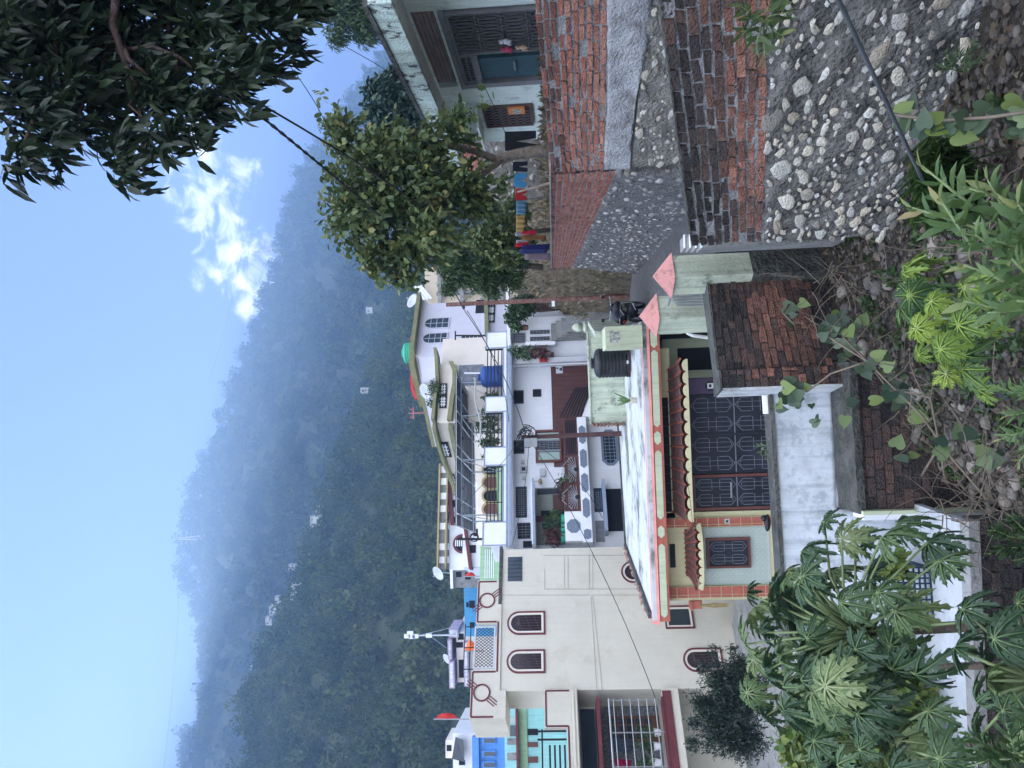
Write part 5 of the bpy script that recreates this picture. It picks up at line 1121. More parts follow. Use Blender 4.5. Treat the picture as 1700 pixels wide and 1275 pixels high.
m = MB(); m.hexa([np.array(p) for p in [(-6.2, 9.66, zc - .155), (xr - .02, 9.66, zc + .004), (xr - .02, 9.96, zc + .004), (-6.2, 9.96, zc - .155), (-6.2, 9.66, zc - .11), (xr - .02, 9.67, zc + .05), (xr - .02, 9.96, zc + .05), (-6.2, 9.96, zc - .11)]]); m.build('coping', M_darkmoss, W5)
m = MB(); q = np.array([xr - .03, 9.81, zc + .03]); m.tube([q + np.array([-.28, 0, .01]), q + np.array([-.05, 0, .012]), q + np.array([0, 0, 0])], [.055, .06, .03], 10); m.build('rounded_end', M_white, W5)
# ---- W6: ledge and lower brick wall
W6 = thing('lower_brick_wall', (0, 8.8, -4.5), 'low dark red brick wall under a mossy ledge beside the rubble slope', 'brick wall')
xa, xb = P(1430, 852, 9.2)[0], P(1430, 600, 9.2)[0]
Q6 = [np.array([xa, 9.2, -3.53]), np.array([xb, 9.2, -3.47]), np.array([xb, 9.2, -5.0]), np.array([xa, 9.2, -5.0])]
bricks(Q6, 14, .24, lambda u, v: .24, seed=26, jit=.006, gap=.014).build('bricks', M_brick, W6, attr=True); roughquad(Q6, 20, 14, .004, 27, .3, -.003).build('mortar', M_mortard, W6)
led_ = [np.array([xa, 8.64, 0]), np.array([xb, 8.64, 0]), np.array([xb, 9.69, 0]), np.array([xa, 9.69, 0])]
vs = []; nu, nv = 50, 12
for j in range(nv + 1):
    for i in range(nu + 1):
        f, g_ = i / nu, j / nv; x = xa + (xb - xa) * f; y = 9.14 + .55 * g_; vs.append((x, y, -3.49 + .05 * f + .04 * g_ + float(fbm(np.array([x * 3]), np.array([y * 3]), 1.5, 44, 3)[0]) * .007))
b0 = len(vs); 
for i in range(nu + 1): vs.append((xa + (xb - xa) * i / nu, 9.145, -3.58 + .05 * i / nu))
fs = [(j * (nu + 1) + i, j * (nu + 1) + i + 1, (j + 1) * (nu + 1) + i + 1, (j + 1) * (nu + 1) + i) for j in range(nv) for i in range(nu)] + [(b0 + i, b0 + i + 1, i + 1, i) for i in range(nu)]
link_mesh('ledge', vs, fs, M_darkmoss, W6)
F6 = Frame((0, 9.12, 0), 0); r = F6.rect(1440, 846, 1590, 857)
MB().box(F6, r[0] + .035, r[1], -5.0, -3.52, -.3, .04).build('green_post', M_palegreen, W6); MB().box(F6, r[0] - .03, r[0] + .034, -5.0, -3.53, -.3, .02).build('white_edge', M_white, W6)
# ---- lower courtyard with rim, dark brick wall below
xc = P(1500, 858, 8.3)[0]
MB().slab([(-6.2, 8.14), (xc - .02, 8.14), (xc - .02, 9.69), (-6.2, 9.69)], -4.23, -4.15).build('courtyard', M_yard)
tag(bpy.data.objects['courtyard'], kind='structure')
m = MB().xbox(-6.2, xc, 7.96, 8.138, -4.24, -4.13); W7 = thing('courtyard_wall', (-3, 8.0, -6.6), 'dark brick retaining wall below the whitewashed courtyard', 'retaining wall'); m.build('rim', M_concrete, W7)
Q7 = [np.array([-6.2, 8.0, -4.245]), np.array([xc, 8.0, -4.245]), np.array([xc, 8.0, -7.2]), np.array([-6.2, 8.0, -7.2])]
bricks(Q7, 28, .24, lambda u, v: .1, seed=29, jit=.007, gap=.013).build('bricks', M_brick, W7, attr=True); roughquad(Q7, 20, 20, .004, 30, .3, -.003).build('mortar', M_mortard, W7)
MB().slab([(-7, 2), (-1.2, 2), (-1.2, 8.2), (-7, 8.2)], -7.3, [-6.2, -5.6, -5.6, -6.4]).build('garden_soil', mat('garden_earth', (.07, .06, .045), var=.4, scale=6, bump=.8))
tag(bpy.data.objects['garden_soil'], kind='structure')
MB().slab([(-14, 9.98), (1.5, 9.98), (1.5, 19.6), (-14, 30)], -5.9, -5.67).build('forecourt', M_concrete); tag(bpy.data.objects['forecourt'], kind='structure')
# ---- gate pillars with pink caps
def pillar(x, y, d, xc_, w_, ang, label, zbot, cap_h):
    top = P(xc_, y, d); apex = P(x, y, d); T = thing('gate_pillar', (apex[0], apex[1], zbot), label, 'gate pillar', 'gate pillars with pink caps')
    fr = Frame((apex[0], apex[1], 0), ang); h = w_ / 2
    MB().box(fr, -h, h, zbot, top[2], -h, h).build('shaft', M_mossy, T)
    m = MB(); e_ = h + .035; z = top[2] + .001
    m.add([fr.w(-e_, z, e_), fr.w(e_, z, e_), fr.w(e_, z, -e_), fr.w(-e_, z, -e_), fr.w(0, apex[2], 0)], [(0, 1, 4), (1, 2, 4), (2, 3, 4), (3, 0, 4), (3, 2, 1, 0)])
    m.build('cap', mat('faded_pink_cap', (.50, .24, .22), var=.15, bump=.2, bscale=20, col2=(.22, .13, .12), thr=(.52, .68), dscale=9), T); return T
gp1 = pillar(1083, 459, 10.0, 1115, .36, 32, 'taller mossy gate pillar with pink pyramid cap nearest the stone wall', -3.9, .2)
zq = P(1242, 445, 10)[2]; fr = Frame((gp1.location[0], gp1.location[1], 0), 32); m = MB().box(fr, -.187, .187, -3.9, zq, -.187, .187); m.build('bare_base', M_darkmoss, gp1)
gp2 = pillar(1061, 525, 11.2, 1090, .40, 30, 'gate pillar with pink pyramid cap and hanging wires beside the dark porch', -3.9, .2)
q0, q1 = P(1150, 488, 10.6), P(1150, 506, 10.9); m = MB(); zt_, zb_ = P(1112, 497, 10.7)[2], -3.2
for k in range(5):
    f = k / 4; p = q0 * (1 - f) + q1 * f; m.tube([setz(p, zb_), setz(p, zt_ - .03 * k)], .014, 6)
m.tube([setz(q0, zt_), setz(q1, zt_)], .018, 6); m.tube([setz(q0, zt_ - .5), setz(q1, zt_ - .5)], .014, 6)
tag(m.build('iron_gate', M_steel, base=setz(q0, zb_)), 'narrow grey iron gate leaf between the two pink capped pillars', 'gate')
m = MB(); q = P(1113, 497, 10.75)
for k in range(4): m.tube([q + np.array([random.uniform(-.08, .08), 0, random.uniform(-.02, .1)]), q + np.array([random.uniform(-.08, .1), -.04, -.1]), q + np.array([random.uniform(-.02, .15), -.03, -.35 - .05 * k])], .005, 4)
tag(m.build('loose_wire', M_steel, base=q), 'bundle of loose pale wire hooked on the gate pillar', 'wire')
# small white-edged steps at the end of the stone wall
T = thing('small_steps', PZ(1160, 411, -2.0) if False else P(1165, 411, 9.0), 'short flight of white edged steps at the left end of the stone wall', 'steps')
for k in range(4):
    q = P(1130 + 9 * k, 418, 9.5 - .25 * k); q2 = P(1130 + 9 * k, 402, 9.5 - .25 * k); s_ = MB().xbox(q[0], q2[0] + .04, q[1] - .28, q[1] + .1, -3.2, q[2] - .012).build('step', M_concrete, T); MB().xbox(q[0], q2[0] + .04, q[1] - .285, q[1] - .25, q[2] - .011, q[2] + .004).build('white_nosing', M_white, s_)
# ================================================================ houses behind
def block(name, d, ang, anchor, label, mt, rect, depth, base=-8, cat='house', parent=None, wall='wall'):
    o = P(anchor[0], anchor[1], d); fr = Frame(o, ang)
    r = fr.rect(*rect); T = thing(name, fr.w((r[0] + r[1]) / 2, base, -depth / 2), label, cat)
    MB().box(fr, r[0], r[1], base, r[3], -depth, 0).build(wall, mt, T)
    return T, fr
# ---- C: lavender-white house with olive cornices (right gable)
C, FC = block('olive_cornice_house', 37.0, 45, (684, 590), 'lavender white three storey house with olive cornices and tall arched windows', M_lav, (702, 500, 900, 590), 7)
def slabline(fr, par, pts, w=.12, out=.35, mt=None, name='cornice', t0=-.5):
    m = MB(); poly = [fr.sz(x, y) for x, y in pts]
    for (a, z), (b, y) in zip(poly[:-1], poly[1:]): m.hexa([fr.w(a, z - w, out), fr.w(b, y - w, out), fr.w(b, y - w, t0), fr.w(a, z - w, t0), fr.w(a, z + w, out), fr.w(b, y + w, out), fr.w(b, y + w, t0), fr.w(a, z + w, t0)])
    return m.build(name, mt or M_olive, par)
r = FC.rect(690, 500, 702, 590); MB().box(FC, r[0], r[1], r[2] + .001, r[3] - .1, -7, 0).build('upper_wall', M_lav, C)
slabline(FC, C, [(686, 591), (698, 497)], .1, .5, t0=-7)
slabline(FC, C, [(810, 591), (806, 440)], .10, .4)
# left flank of the same gable
FC2 = Frame(P(684, 590, 37.0), -57)
r = FC2.rect(690, 590, 740, 645); MB().box(FC2, r[0], r[1] - .05, -2, r[3] - .25, -.25, 0).build('flank_wall', M_creamlight, C)
slabline(FC2, C, [(684, 590), (701, 662)], .13, .5, t0=-.2)
def win(fr, par, rect, arch, nx, nz, fm=M_lav, pm=None, name='window', **k): return window(par, fr, fr.rect(*rect), fm, pm or M_glass, nx, nz, .05, arch=arch, gm=mat('pale_glazing', (.45, .48, .5), var=.05, bump=0), name=name, **k)
win(FC, C, (704, 528, 746, 546), True, 2, 4); win(FC, C, (701, 553, 743, 571), True, 2, 4); win(FC, C, (764, 557, 801, 575), False, 3, 5)
win(FC, C, (809, 527, 823, 537), False, 3, 2) if False else None
r = FC2.rect(706, 606, 721, 624); w_ = MB().box(FC2, *r, .001, .02).build('window', mat('dull_pane', (.2, .19, .16), var=.1, bump=0), C)
# rooftop tank
q = FC.w(FC.sz(690, 538)[0], 0, -2.0); tank((q[0], q[1], P(698, 538, q[1])[2]), .55, 1.05, M_greentank, 'mint green water tank on the roof of the olive trimmed house')
q = FC.w(FC.sz(690, 522)[0], 0, -2.0); tank((q[0], q[1], P(699, 522, q[1])[2]), .3, .5, M_white, 'small white tank beside the mint green roof tank')
# balcony with lattice at lower right of C (x 808-825, y 497-537)
def lattice(fr, par, rect, t=.02, fm=M_black, wm=None, cols=2):
    r = fr.rect(*rect); p_ = MB().box(fr, *r, t, t + .03).build('lattice', fm, par); g = MB(); wm = wm or M_white
    for c in range(cols):
        c0 = r[0] + (r[1] - r[0]) * c / cols; c1 = r[0] + (r[1] - r[0]) * (c + 1) / cols; w_ = (c1 - c0); h = r[3] - r[2]; b = min(w_, h) * .07
        for f in (.28, .5, .72): g.box(fr, c0 + w_ * f - b, c0 + w_ * f + b, r[2] + h * .15, r[3] - h * .15, t + .031, t + .06)
        for f in (.35, .65): g.box(fr, c0 + w_ * .12, c1 - w_ * .12, r[2] + h * f - b, r[2] + h * f + b, t + .0312, t + .0605)
    g.build('white_motif', wm, p_); return p_
lattice(FC, C, (809, 497, 822, 536), .02, cols=3)
MB().box(FC, *FC.rect(790, 498, 806, 520), .001, .02).build('dark_opening', M_dark, C)
# ---- D: cream terrace parapets that step forward to the left, with white lattice
D, FD = block('cream_terrace_house', 34.0, 24, (722, 700), 'cream house with zigzag olive parapets and white lattice balconies above the solar panels', M_creamlight, (730, 604, 860, 700), 5)
FD0 = FD
slabline(FD, D, [(720, 700), (724, 660), (728, 640), (727, 622), (726, 600), (724, 582)], .075, .35, t0=-.6)
slabline(FD, D, [(747, 700), (752, 660), (756, 640), (756, 618), (750, 604)], .10, .3, t0=-.4)
r = FD.rect(722, 604, 732, 700); MB().box(FD, r[0], r[1], r[2] - .3, r[3] - .15, -5, -.001).build('upper_wall', M_creamlight, D)
lattice(FD, D, (730, 637, 742, 678), .02)
MB().box(FD, *FD.rect(762, 606, 803, 640), .001, .03).build('brick_panel', mat('blue_grey_brickwork', (.16, .18, .21), var=.4, scale=8, bump=.2), D)
FD2 = Frame(P(722, 700, 34.0), -38 + 0)
FD2 = Frame(P(722, 701, 34.0), 20 - 45 - 30)
r = FD2.rect(735, 702, 860, 800); MB().box(FD2, r[0], r[1] - .03, -8, r[3] - .1, -5, 0).build('left_wall', M_creamlight, D)
slabline(FD2, D, [(721, 701), (728, 730), (738, 762), (748, 785), (756, 812)], .075, .35, t0=-.5)
slabline(FD2, D, [(748, 701), (755, 735), (760, 760)], .1, .3, t0=-.4)
lattice(FD2, D, (732, 733, 747, 758), .02, cols=1); lattice(FD2, D, (748, 786, 756, 802), .02, cols=1)
# potted hedge on the parapet
v, f, a = foliage([tuple(P(720, y, 34.4)) + (.35, .3, .35) for y in (640, 650, 660, 670)], 120, 5, .12, 'oval', np.random.default_rng(77)); tag(link_mesh('roof_hedge', v, f, gA_leaf, attr=a, base=P(724, 655, 34.4)), 'low green hedge growing on the parapet of the cream terrace house', 'plant')
# scalloped arcade seen under the solar array (x 795-860, y 790-850)
G_, FG = block('scalloped_balcony_house', 37.5, 14, (800, 800), 'cream house with scalloped yellow arcade and brown doors behind the solar panels', M_creamlight, (793, 762, 860, 905), 6)
for k in range(4):
    y0, y1 = 770 + k * 22, 770 + k * 22 + 18; c = FG.rect(803, y0, 850, y1); w_ = MB().prism(FG, arch_pts(*c, 10), .001, .03).build('arched_doorway', M_brownwood if k % 2 else M_dark, G_); MB().ring(FG, arch_pts(c[0] - .1, c[1] + .1, c[2], c[3] + .1, 10), arch_pts(*c, 10), .001, .12).build('arch_trim', M_yellow, w_)
MB().box(FG, FG.sz(800, 905)[0], FG.sz(800, 762)[0], FG.sz(836, 800)[1], FG.sz(826, 800)[1], .001, .5).build('terrace', M_greenwall, G_)
# white house with red roof trim behind D (x 683-712, y 590-662)
E, FE = block('red_edged_roof_house', 48, 8, (683, 620), 'white sheet roofed house with red roof edge left of the mint green tank', mat('pale_sheet_wall', (.55, .62, .66), var=.08, bump=.05, streak=.2), (690, 560, 760, 660), 6)
a0, z0_ = FE.sz(684, 655); a1_, z1_ = FE.sz(681, 560)
m = MB(); m.prism(FE, [FE.sz(690, 664), FE.sz(683, 645), FE.sz(683, 560), FE.sz(688, 560), FE.sz(688, 646), FE.sz(695, 662)], -.1, .3); m.build('roof_edge', mat('red_edge', (.5, .05, .05), var=.1, bump=0), E)
# satellite dishes
def dish(x, y, d, r, label, name='satellite_dish', az=-.4):
    c = P(x, y, d); T = thing(name, c - np.array([0, 0, r * 1.6]), label, 'satellite dish', 'satellite dishes on the roofs'); m = MB(); ax = np.array([math.sin(az) * .8, -math.cos(az) * .8, .6]); ax /= np.linalg.norm(ax)
    e1 = np.cross(ax, [0, 0, 1.]); e1 /= np.linalg.norm(e1); e2 = np.cross(ax, e1); vs = [c - ax * r * .3]; K = 20
    for i in (1, 2, 3, 4):
        for k in range(K): t = 2 * PI * k / K; q = i / 4; vs.append(c - ax * r * .3 * (1 - q * q) + (e1 * math.cos(t) + e2 * math.sin(t)) * r * q)
    fs = [(0, 1 + k, 1 + (k + 1) % K) for k in range(K)] + [(1 + (i - 1) * K + k, 1 + i * K + k, 1 + i * K + (k + 1) % K, 1 + (i - 1) * K + (k + 1) % K) for i in (1, 2, 3) for k in range(K)]
    m.add(vs, fs); o_ = m.build('reflector', mat('dish_grey', (.42, .46, .5), var=.1, bump=0), T, smooth=True); s = o_.modifiers.new('thickness', 'SOLIDIFY'); s.thickness = .01
    m = MB().tube([c - ax * r * .3, c - np.array([0, 0, r * 1.6])], .03, 6); m.tube([c - e2 * r * .9, c + ax * r * .8], .012, 4); m.blob(c + ax * r * .8, .05, .05, .05, 0); m.build('mount', M_steel, T)
dish(706, 650, 38, .42, 'grey satellite dish on a bracket behind the olive parapet'); dish(684, 499, 42, .42, 'white satellite dish at the right end of the rear roofs', az=.5); dish(727, 952, 50, .5, 'white satellite dish at the left corner of the yellow trimmed house'); dish(742, 1094, 66, .5, 'pale satellite dish beside the radio mast roof')
# ---- right part behind pole: cream house with white stair roof (x 690-850, y 440-500)
K1, FK = block('balustrade_house', 50, 12, (700, 470), 'pale cream house with grey pillars partly hidden by the bushy tree', mat('warm_cream', (.52, .46, .36), var=.06, bump=.03), (705, 440, 900, 512), 8)
for k, y in enumerate((452, 470, 486)): MB().box(FK, *FK.rect(725, y - 2.5, 835, y + 2.5), .001, .25).build('pillar', M_greenwall if k == 1 else M_concrete, K1)
for x in (728, 765, 800, 830): MB().box(FK, *FK.rect(x, 440, x + 6, 512), .26, .4).build('beam', M_concrete, K1)
for k in range(3): m = MB(); p = [FK.sz(690 + 5 * k, 478), FK.sz(706 + 6 * k, 500)]; poly_line(m, FK, p, .3 + .1 * k, .08); m.build('stair_edge', M_white, K1)
for (x0, y0, x1, y1) in [(742, 455, 760, 467), (778, 455, 795, 467), (745, 473, 760, 484), (806, 470, 826, 500)]: MB().box(FK, *FK.rect(x0, y0, x1, y1), .001, .04).build('window', M_dark, K1)
# ---- lower right: white ground floor, steps, doors
I_, FI = block('stair_side_house', 34.0, 10, (860, 560), 'white ground floor with barred doors and potted plants above the outdoor steps', M_white, (843, 525, 990, 606), 5)
slabline(FI, I_, [(847, 606), (843, 480)], .07, .35, mt=M_white)
for (y0, y1) in ((547, 556), (558, 567)): window(I_, FI, FI.rect(879, y0, 914, y1), M_white, M_glass, 3, 6, .03, gm=M_line, name='barred_door')
window(I_, FI, FI.rect(851, 553, 872, 570), M_greywood, M_glass, 5, 5, .05, gm=M_line); window(I_, FI, FI.rect(893, 585, 920, 596), M_greywood, M_glass, 4, 5, .05, gm=M_line)
MB().box(FI, *FI.rect(873, 571, 922, 577), .001, .5).build('step_wall', M_white, I_)
MB().box(FI, *FI.rect(856, 596, 975, 604), .001, .35).build('column', mat('white_column', (.5, .52, .56), var=.08, bump=.02), I_)
m = MB().box(FI, *FI.rect(896, 598, 909, 604), .36, .5); m.build('red_box', mat('red_plastic', (.35, .02, .03), var=.1, bump=0), I_)
for i, (x, y, s_) in enumerate([(872, 588, .5), (905, 590, .45), (868, 548, .3), (884, 590, .45)]):
    q = FI.w(*FI.sz(x + 10, y), .5); T = thing('potted_plant', q, ['flowering shrub left of the barred doors above the steps', 'brown leaved shrub in front of the small barred window', 'green plant on top of the barred door canopy', 'leafy shrub between the white column and the barred doors'][i], 'potted plant', 'plants by the outdoor steps'); q = np.array(q)
    MB().lathe(q, [(.1, 0), (.15, .2), (.16, .22), (.1, .2)], 10).build('pot', M_rust, T); v, f, a = foliage([(q[0], q[1], q[2] + .5, s_ * .8, s_ * .5, s_)], 50, 4, .14, 'oval', np.random.default_rng(i + 95)); link_mesh('leaves', v, f, gA_leaf if i != 1 else leafmat('red_leaves', [(.05, .03, .02), (.12, .03, .04), (.05, .08, .03)]), T, attr=a)
ST = thing('outdoor_steps', FI.w(FI.sz(960, 545)[0], -2.9, 1.5), 'grey concrete outdoor steps climbing to the barred doors', 'steps')
for k in range(8):
    x0 = 915 + k * 8.5; z = FI.sz(x0, 548)[1]; t_ = .4 + k * .3; a0, a1_ = FI.sz(x0, 568 - k * 1.8)[0], FI.sz(x0, 541 - k * 1.8)[0]
    MB().box(FI, a0, a1_, -4, z, t_ - .3, t_).build('step', M_concrete, ST)
# white garden wall block right of the steps (x 887-945, y 515-542), dark road wall behind
J_, FJ = block('white_boundary_wall', 34.5, 5, (887, 530), 'plain white boundary wall right of the outdoor steps', M_white, (887, 516, 950, 543), .4, -4, 'wall', wall='wall_body')
o = P(893, 500, 36); FQ = Frame(o, 4); m = MB().box(FQ, *[FQ.rect(885, 440, 915, 545)[i] for i in (0, 1)], -1.5, FQ.rect(884, 440, 915, 545)[3], -.3, 0); tag(m.build('dark_boundary_wall', M_darkmoss, base=FQ.w(0, -1.5)), 'low blackened wall behind the rusty pole and dry bank', 'wall')
m = MB().box(FQ, *FQ.rect(887, 514, 920, 522), .01, .08); 
for k in range(9): y = 498 + k * 2.0; m.box(FQ, *FQ.rect(888, y, 918, y + .7), .02, .05)
tag(m.build('iron_grating', M_rust, base=FQ.w(0, -1)), 'rusty iron bars leaning beside the pole and the white boundary wall', 'grating')
# ---- far left rows
Y_, FY = block('yellow_trimmed_house', 52, 12, (730, 830), 'long white flat roofed house with yellow and maroon cornices and round arches', M_white, (745, 770, 900, 945), 8)
slabline(FY, Y_, [(727, 945), (731, 770)], .06, .3, mt=M_yellow); slabline(FY, Y_, [(741, 945), (745, 770)], .05, .6, mt=M_yellow, name='yellow_band'); slabline(FY, Y_, [(752, 872), (746, 800)], .12, .35, mt=M_maroon, name='maroon_band')
r = FY.rect(729, 770, 745, 945); MB().box(FY, r[0], r[1], r[2] - .05, r[3] - .1, -.2, .0).build('parapet', M_greywood, Y_)
for y in (780, 800, 824, 845, 874, 908, 930): MB().box(FY, *FY.rect(729, y - 6, 746, y + 5), .001, .1).build('parapet_panel', M_white, Y_)
for (x0, y0, x1, y1) in [(748, 776, 762, 790), (752, 805, 765, 822), (751, 830, 766, 842), (752, 858, 766, 868)]: MB().box(FY, *FY.rect(x0, y0, x1, y1), .001, .04).build('window', M_dark, Y_)
c = FY.rect(756, 890, 800, 915); MB().prism(FY, arch_pts(*c, 12), .001, .04).build('round_arch', M_dark, Y_); MB().ring(FY, arch_pts(c[0] - .15, c[1] + .15, c[2], c[3] + .15, 12), arch_pts(*c, 12), .001, .2).build('arch_border', M_maroon, Y_)
Z_, FZ = block('maroon_striped_house', 46, 20, (770, 900), 'white house with maroon roof bands and barred openings left of the solar panels', M_white, (768, 868, 900, 940), 7)
slabline(FZ, Z_, [(782, 945), (772, 868)], .1, .3, mt=M_maroon)
for k in range(4): MB().box(FZ, *FZ.rect(757 + 3.2 * k, 898, 758.6 + 3.2 * k, 908), .3, .34).build('louvre', M_white, Z_)
for (x0, y0, x1, y1) in [(786, 878, 800, 890), (776, 905, 790, 918), (800, 895, 815, 908)]: MB().box(FZ, *FZ.rect(x0, y0, x1, y1), .001, .04).build('window', M_dark, Z_)
GN, FN = block('green_house', 36.5, 30, (800, 935), 'pale green house wall between the white balcony and the cream house', M_greenwall, (797, 905, 900, 965), 5)
for k in range(7): MB().box(FN, FN.sz(815, 960)[0], FN.sz(815, 912)[0], FN.sz(806 + k * 3.5, 930)[1], FN.sz(805 + k * 3.5, 930)[1], .001, .03).build('slat', M_white, GN) if k < 5 else None
LB, FLb = block('faded_concrete_house', 56, 6, (755, 960), 'small weathered grey concrete house left of the yellow trimmed house', M_concrete, (752, 945, 860, 975), 7)
slabline(FLb, LB, [(751, 976), (750, 944)], .1, .3, mt=M_white)
for (x0, y0, x1, y1) in [(757, 949, 766, 958), (772, 950, 781, 962)]: MB().box(FLb, *FLb.rect(x0, y0, x1, y1), .001, .04).build('window', M_dark, LB)
SB, FS = block('sky_blue_house', 60, 4, (772, 1005), 'narrow sky blue house behind the maroon emblem parapet', M_sky, (771, 975, 860, 1056), 8)
for (x0, y0, x1, y1) in [(774, 1000, 778, 1008), (779, 997, 788, 1009), (780, 1033, 788, 1042)]: MB().box(FS, *FS.rect(x0, y0, x1, y1), .001, .04).build('window', M_dark, SB)
LP, FL = block('lilac_edged_house', 64, 4, (748, 1080), 'pale house with lilac bordered roof slabs under the radio mast', M_creamlight, (758, 1048, 860, 1132), 8)
for (x0, y0, x1, y1, t) in [(745, 1059, 752, 1092, .6), (748, 1094, 757, 1137, .9), (746, 1043, 762, 1057, .3), (771, 1063, 779, 1137, .5)]: s_ = MB().box(FL, *FL.rect(x0, y0, x1, y1), -3, t).build('roof_slab', M_lilac, LP); MB().box(FL, *FL.rect(x0 + 2, y0 + 2, x1 - 2, y1 - 2), t + .001, t + .03).build('worn_panel', M_white2, s_)
for (x0, y0, x1, y1) in [(762, 1095, 771, 1125), (760, 1052, 770, 1062), (757, 1066, 770, 1075)]: MB().box(FL, *FL.rect(x0, y0, x1, y1), .001, .04).build('window', M_dark, LP)
# radio mast with white antennas
b_ = P(757, 1054, 62); tp = P(680, 1054, 62); T = thing('radio_mast', b_, 'thin white radio mast with box antennas and guy wires above the lilac roofs', 'mast'); tp[0] = b_[0]
MB().tube([b_, tp], [.09, .05], 6).build('pole', M_alu, T)
for k, (x, dy) in enumerate([(676, 2), (681, -3), (690, 2), (712, 1), (684, 3)]): q = P(x, 1054 + dy, 62); MB().xbox(q[0] - .15, q[0] + .15, q[1] - .1, q[1] + .1, q[2] - .25, q[2] + .25).build('antenna', M_white, T)
MB().tube([P(712, 1054, 62), P(740, 1075, 62)], .03, 4).build('stay', M_alu, T); MB().tube([P(700, 1054, 62), P(757, 1040, 62)], .02, 4).build('stay', M_alu, T)
# bright blue and aqua houses at the left edge
BB, FBb = block('bright_blue_house', 44, 12, (780, 1240), 'bright blue house with dark framed windows at the left edge', M_blue, (795, 1212, 900, 1300), 8)
r = FBb.rect(785, 1222, 796, 1300); MB().box(FBb, r[0], r[1], r[2], r[3], -.3, .3).build('parapet', M_blue, BB)
for y in (1228, 1250, 1268): w_ = MB().box(FBb, *FBb.rect(800, y - 5, 823, y + 6), .001, .15).build('window_hood', M_blue, BB); MB().box(FBb, *FBb.rect(804, y - 3, 822, y + 4), .151, .17).build('pane', M_glassb, w_)
AQ, FQa = block('aqua_house', 38, 12, (860, 1220), 'aqua painted house with lattice balcony seen under the cream parapet', M_aqua, (838, 1176, 1010, 1310), 6)
for (x0, y0, x1, y1, mt_) in [(842, 1190, 858, 1200, M_mint), (842, 1226, 858, 1236, M_concrete), (842, 1250, 858, 1262, M_concrete), (876, 1210, 893, 1220, M_dark), (876, 1232, 893, 1240, M_brownwood), (876, 1256, 893, 1266, M_brownwood), (845, 1204, 856, 1222, M_glassb)]: MB().box(FQa, *FQa.rect(x0, y0, x1, y1), .001, .05).build('window', mt_, AQ)
MB().box(FQa, *FQa.rect(858, 1176, 862, 1310), .001, .5).build('floor_band', M_maroon, AQ); MB().box(FQa, *FQa.rect(862, 1176, 876, 1310), .001, .1).build('wall_band', M_greenwall, AQ)
WH, FWh = block('far_white_house', 58, 10, (745, 1245), 'stacked white house with sloping solar panel at the far left edge', M_white, (752, 1217, 860, 1310), 8)
r = FWh.rect(738, 1232, 752, 1262); MB().box(FWh, r[0], r[1], r[2], r[3], -4, -.5).build('roof_room', M_creamlight, WH)
m = MB(); q = [FWh.w(*FWh.sz(758, 1222), .3), FWh.w(*FWh.sz(752, 1258), .3), FWh.w(*FWh.sz(774, 1258), 1.0), FWh.w(*FWh.sz(772, 1222), 1.0)]; m.hexa(q + [p + np.array([0, .05, .05]) for p in q]); m.build('solar_panel', M_metal, WH)
for (x0, y0, x1, y1) in [(740, 1240, 748, 1250), (762, 1262, 772, 1270)]: MB().box(FWh, *FWh.rect(x0, y0, x1, y1), -.499 if x0 == 740 else .001, -.45 if x0 == 740 else .04).build('window', M_dark, WH)
# flags
def flag(x0, y0, x1, mt_, d, label, w_=1.0):
    a, b = P(x0, y0, d), P(x1, y0, d); b = setz(a, b[2]) if False else b; T = thing('flag', b, label, 'flag'); MB().tube([b, a], .03, 5).build('pole', M_steel, T)
    m = MB(); n = 10; vs = []; h = (a - b) * .5
    for s_ in (0, .012):
        for i in range(n + 1):
            f = i / n; o_ = np.array([w_ * .35 * math.sin(PI * f) + .03, .08 * math.sin(f * 9) + s_, 0]); vs += [b + (a - b) * (.35 + .6 * f) * np.array([1, 1, 1]), b + (a - b) * (.35 + .6 * f) + o_]
    fs = [(i * 2, i * 2 + 1, i * 2 + 3, i * 2 + 2) for i in range(n)] + [(i * 2 + 22, i * 2 + 24, i * 2 + 25, i * 2 + 23) for i in range(n)]
    m.add(vs, fs); m.build('cloth', mt_, T)
flag(770, 1081, 803, mat('orange_flag', (.75, .17, .05), var=.1, bump=0), 30, 'orange flag above the cream house lattice gap', 1.2)
flag(720, 1194, 781, mat('red_flag', (.45, .03, .03), var=.1, bump=0), 34, 'tall thin red flag at the left corner of the cream parapet', .8)
flag(770, 957, 800, mat('red_flag', (.45, .03, .03), var=.1, bump=0), 40, 'small red and white flag above the pale green house', .6)
# ================================================================ turquoise house on the right
XT = 6.5; FT = Frame((XT, 14, 0), -90); Tq = thing('turquoise_house', (XT + 2, 16, -.4), 'pale turquoise house with iron grille veranda and pierced ventilation blocks', 'house')
def TR(x0, y0, x1, y1): return FT.rect(x0, y0, x1, y1)
sN, sF = FT.sz(850, -60)[0], FT.sz(850, 233)[0]
gs = [FT.sz(800, y)[0] for y in (137, 88, 18)]        # far end of door, door/grille split, near end
zl = 1.74; zj0 = 1.93; zj1 = 2.20; zroof = 2.49
m = MB().box(FT, sF, gs[0] - .15, -.5, 2.36, -6, 0); m.box(FT, gs[2] + .12, sN + 1, -.5, 2.36, -6, 0); m.box(FT, gs[0] - .149, gs[2] + .119, zl + .1, zj0 - .02, -.2, .0); m.build('wall', M_teal, Tq)
MB().box(FT, gs[0] - .149, gs[2] + .119, -.5, 2.36, -1.9, -1.7).build('veranda_back', M_dark, Tq)
MB().box(FT, gs[0] - .15, sN, -.5, -.2, -1.7, .3).build('veranda_floor', M_concrete, Tq)
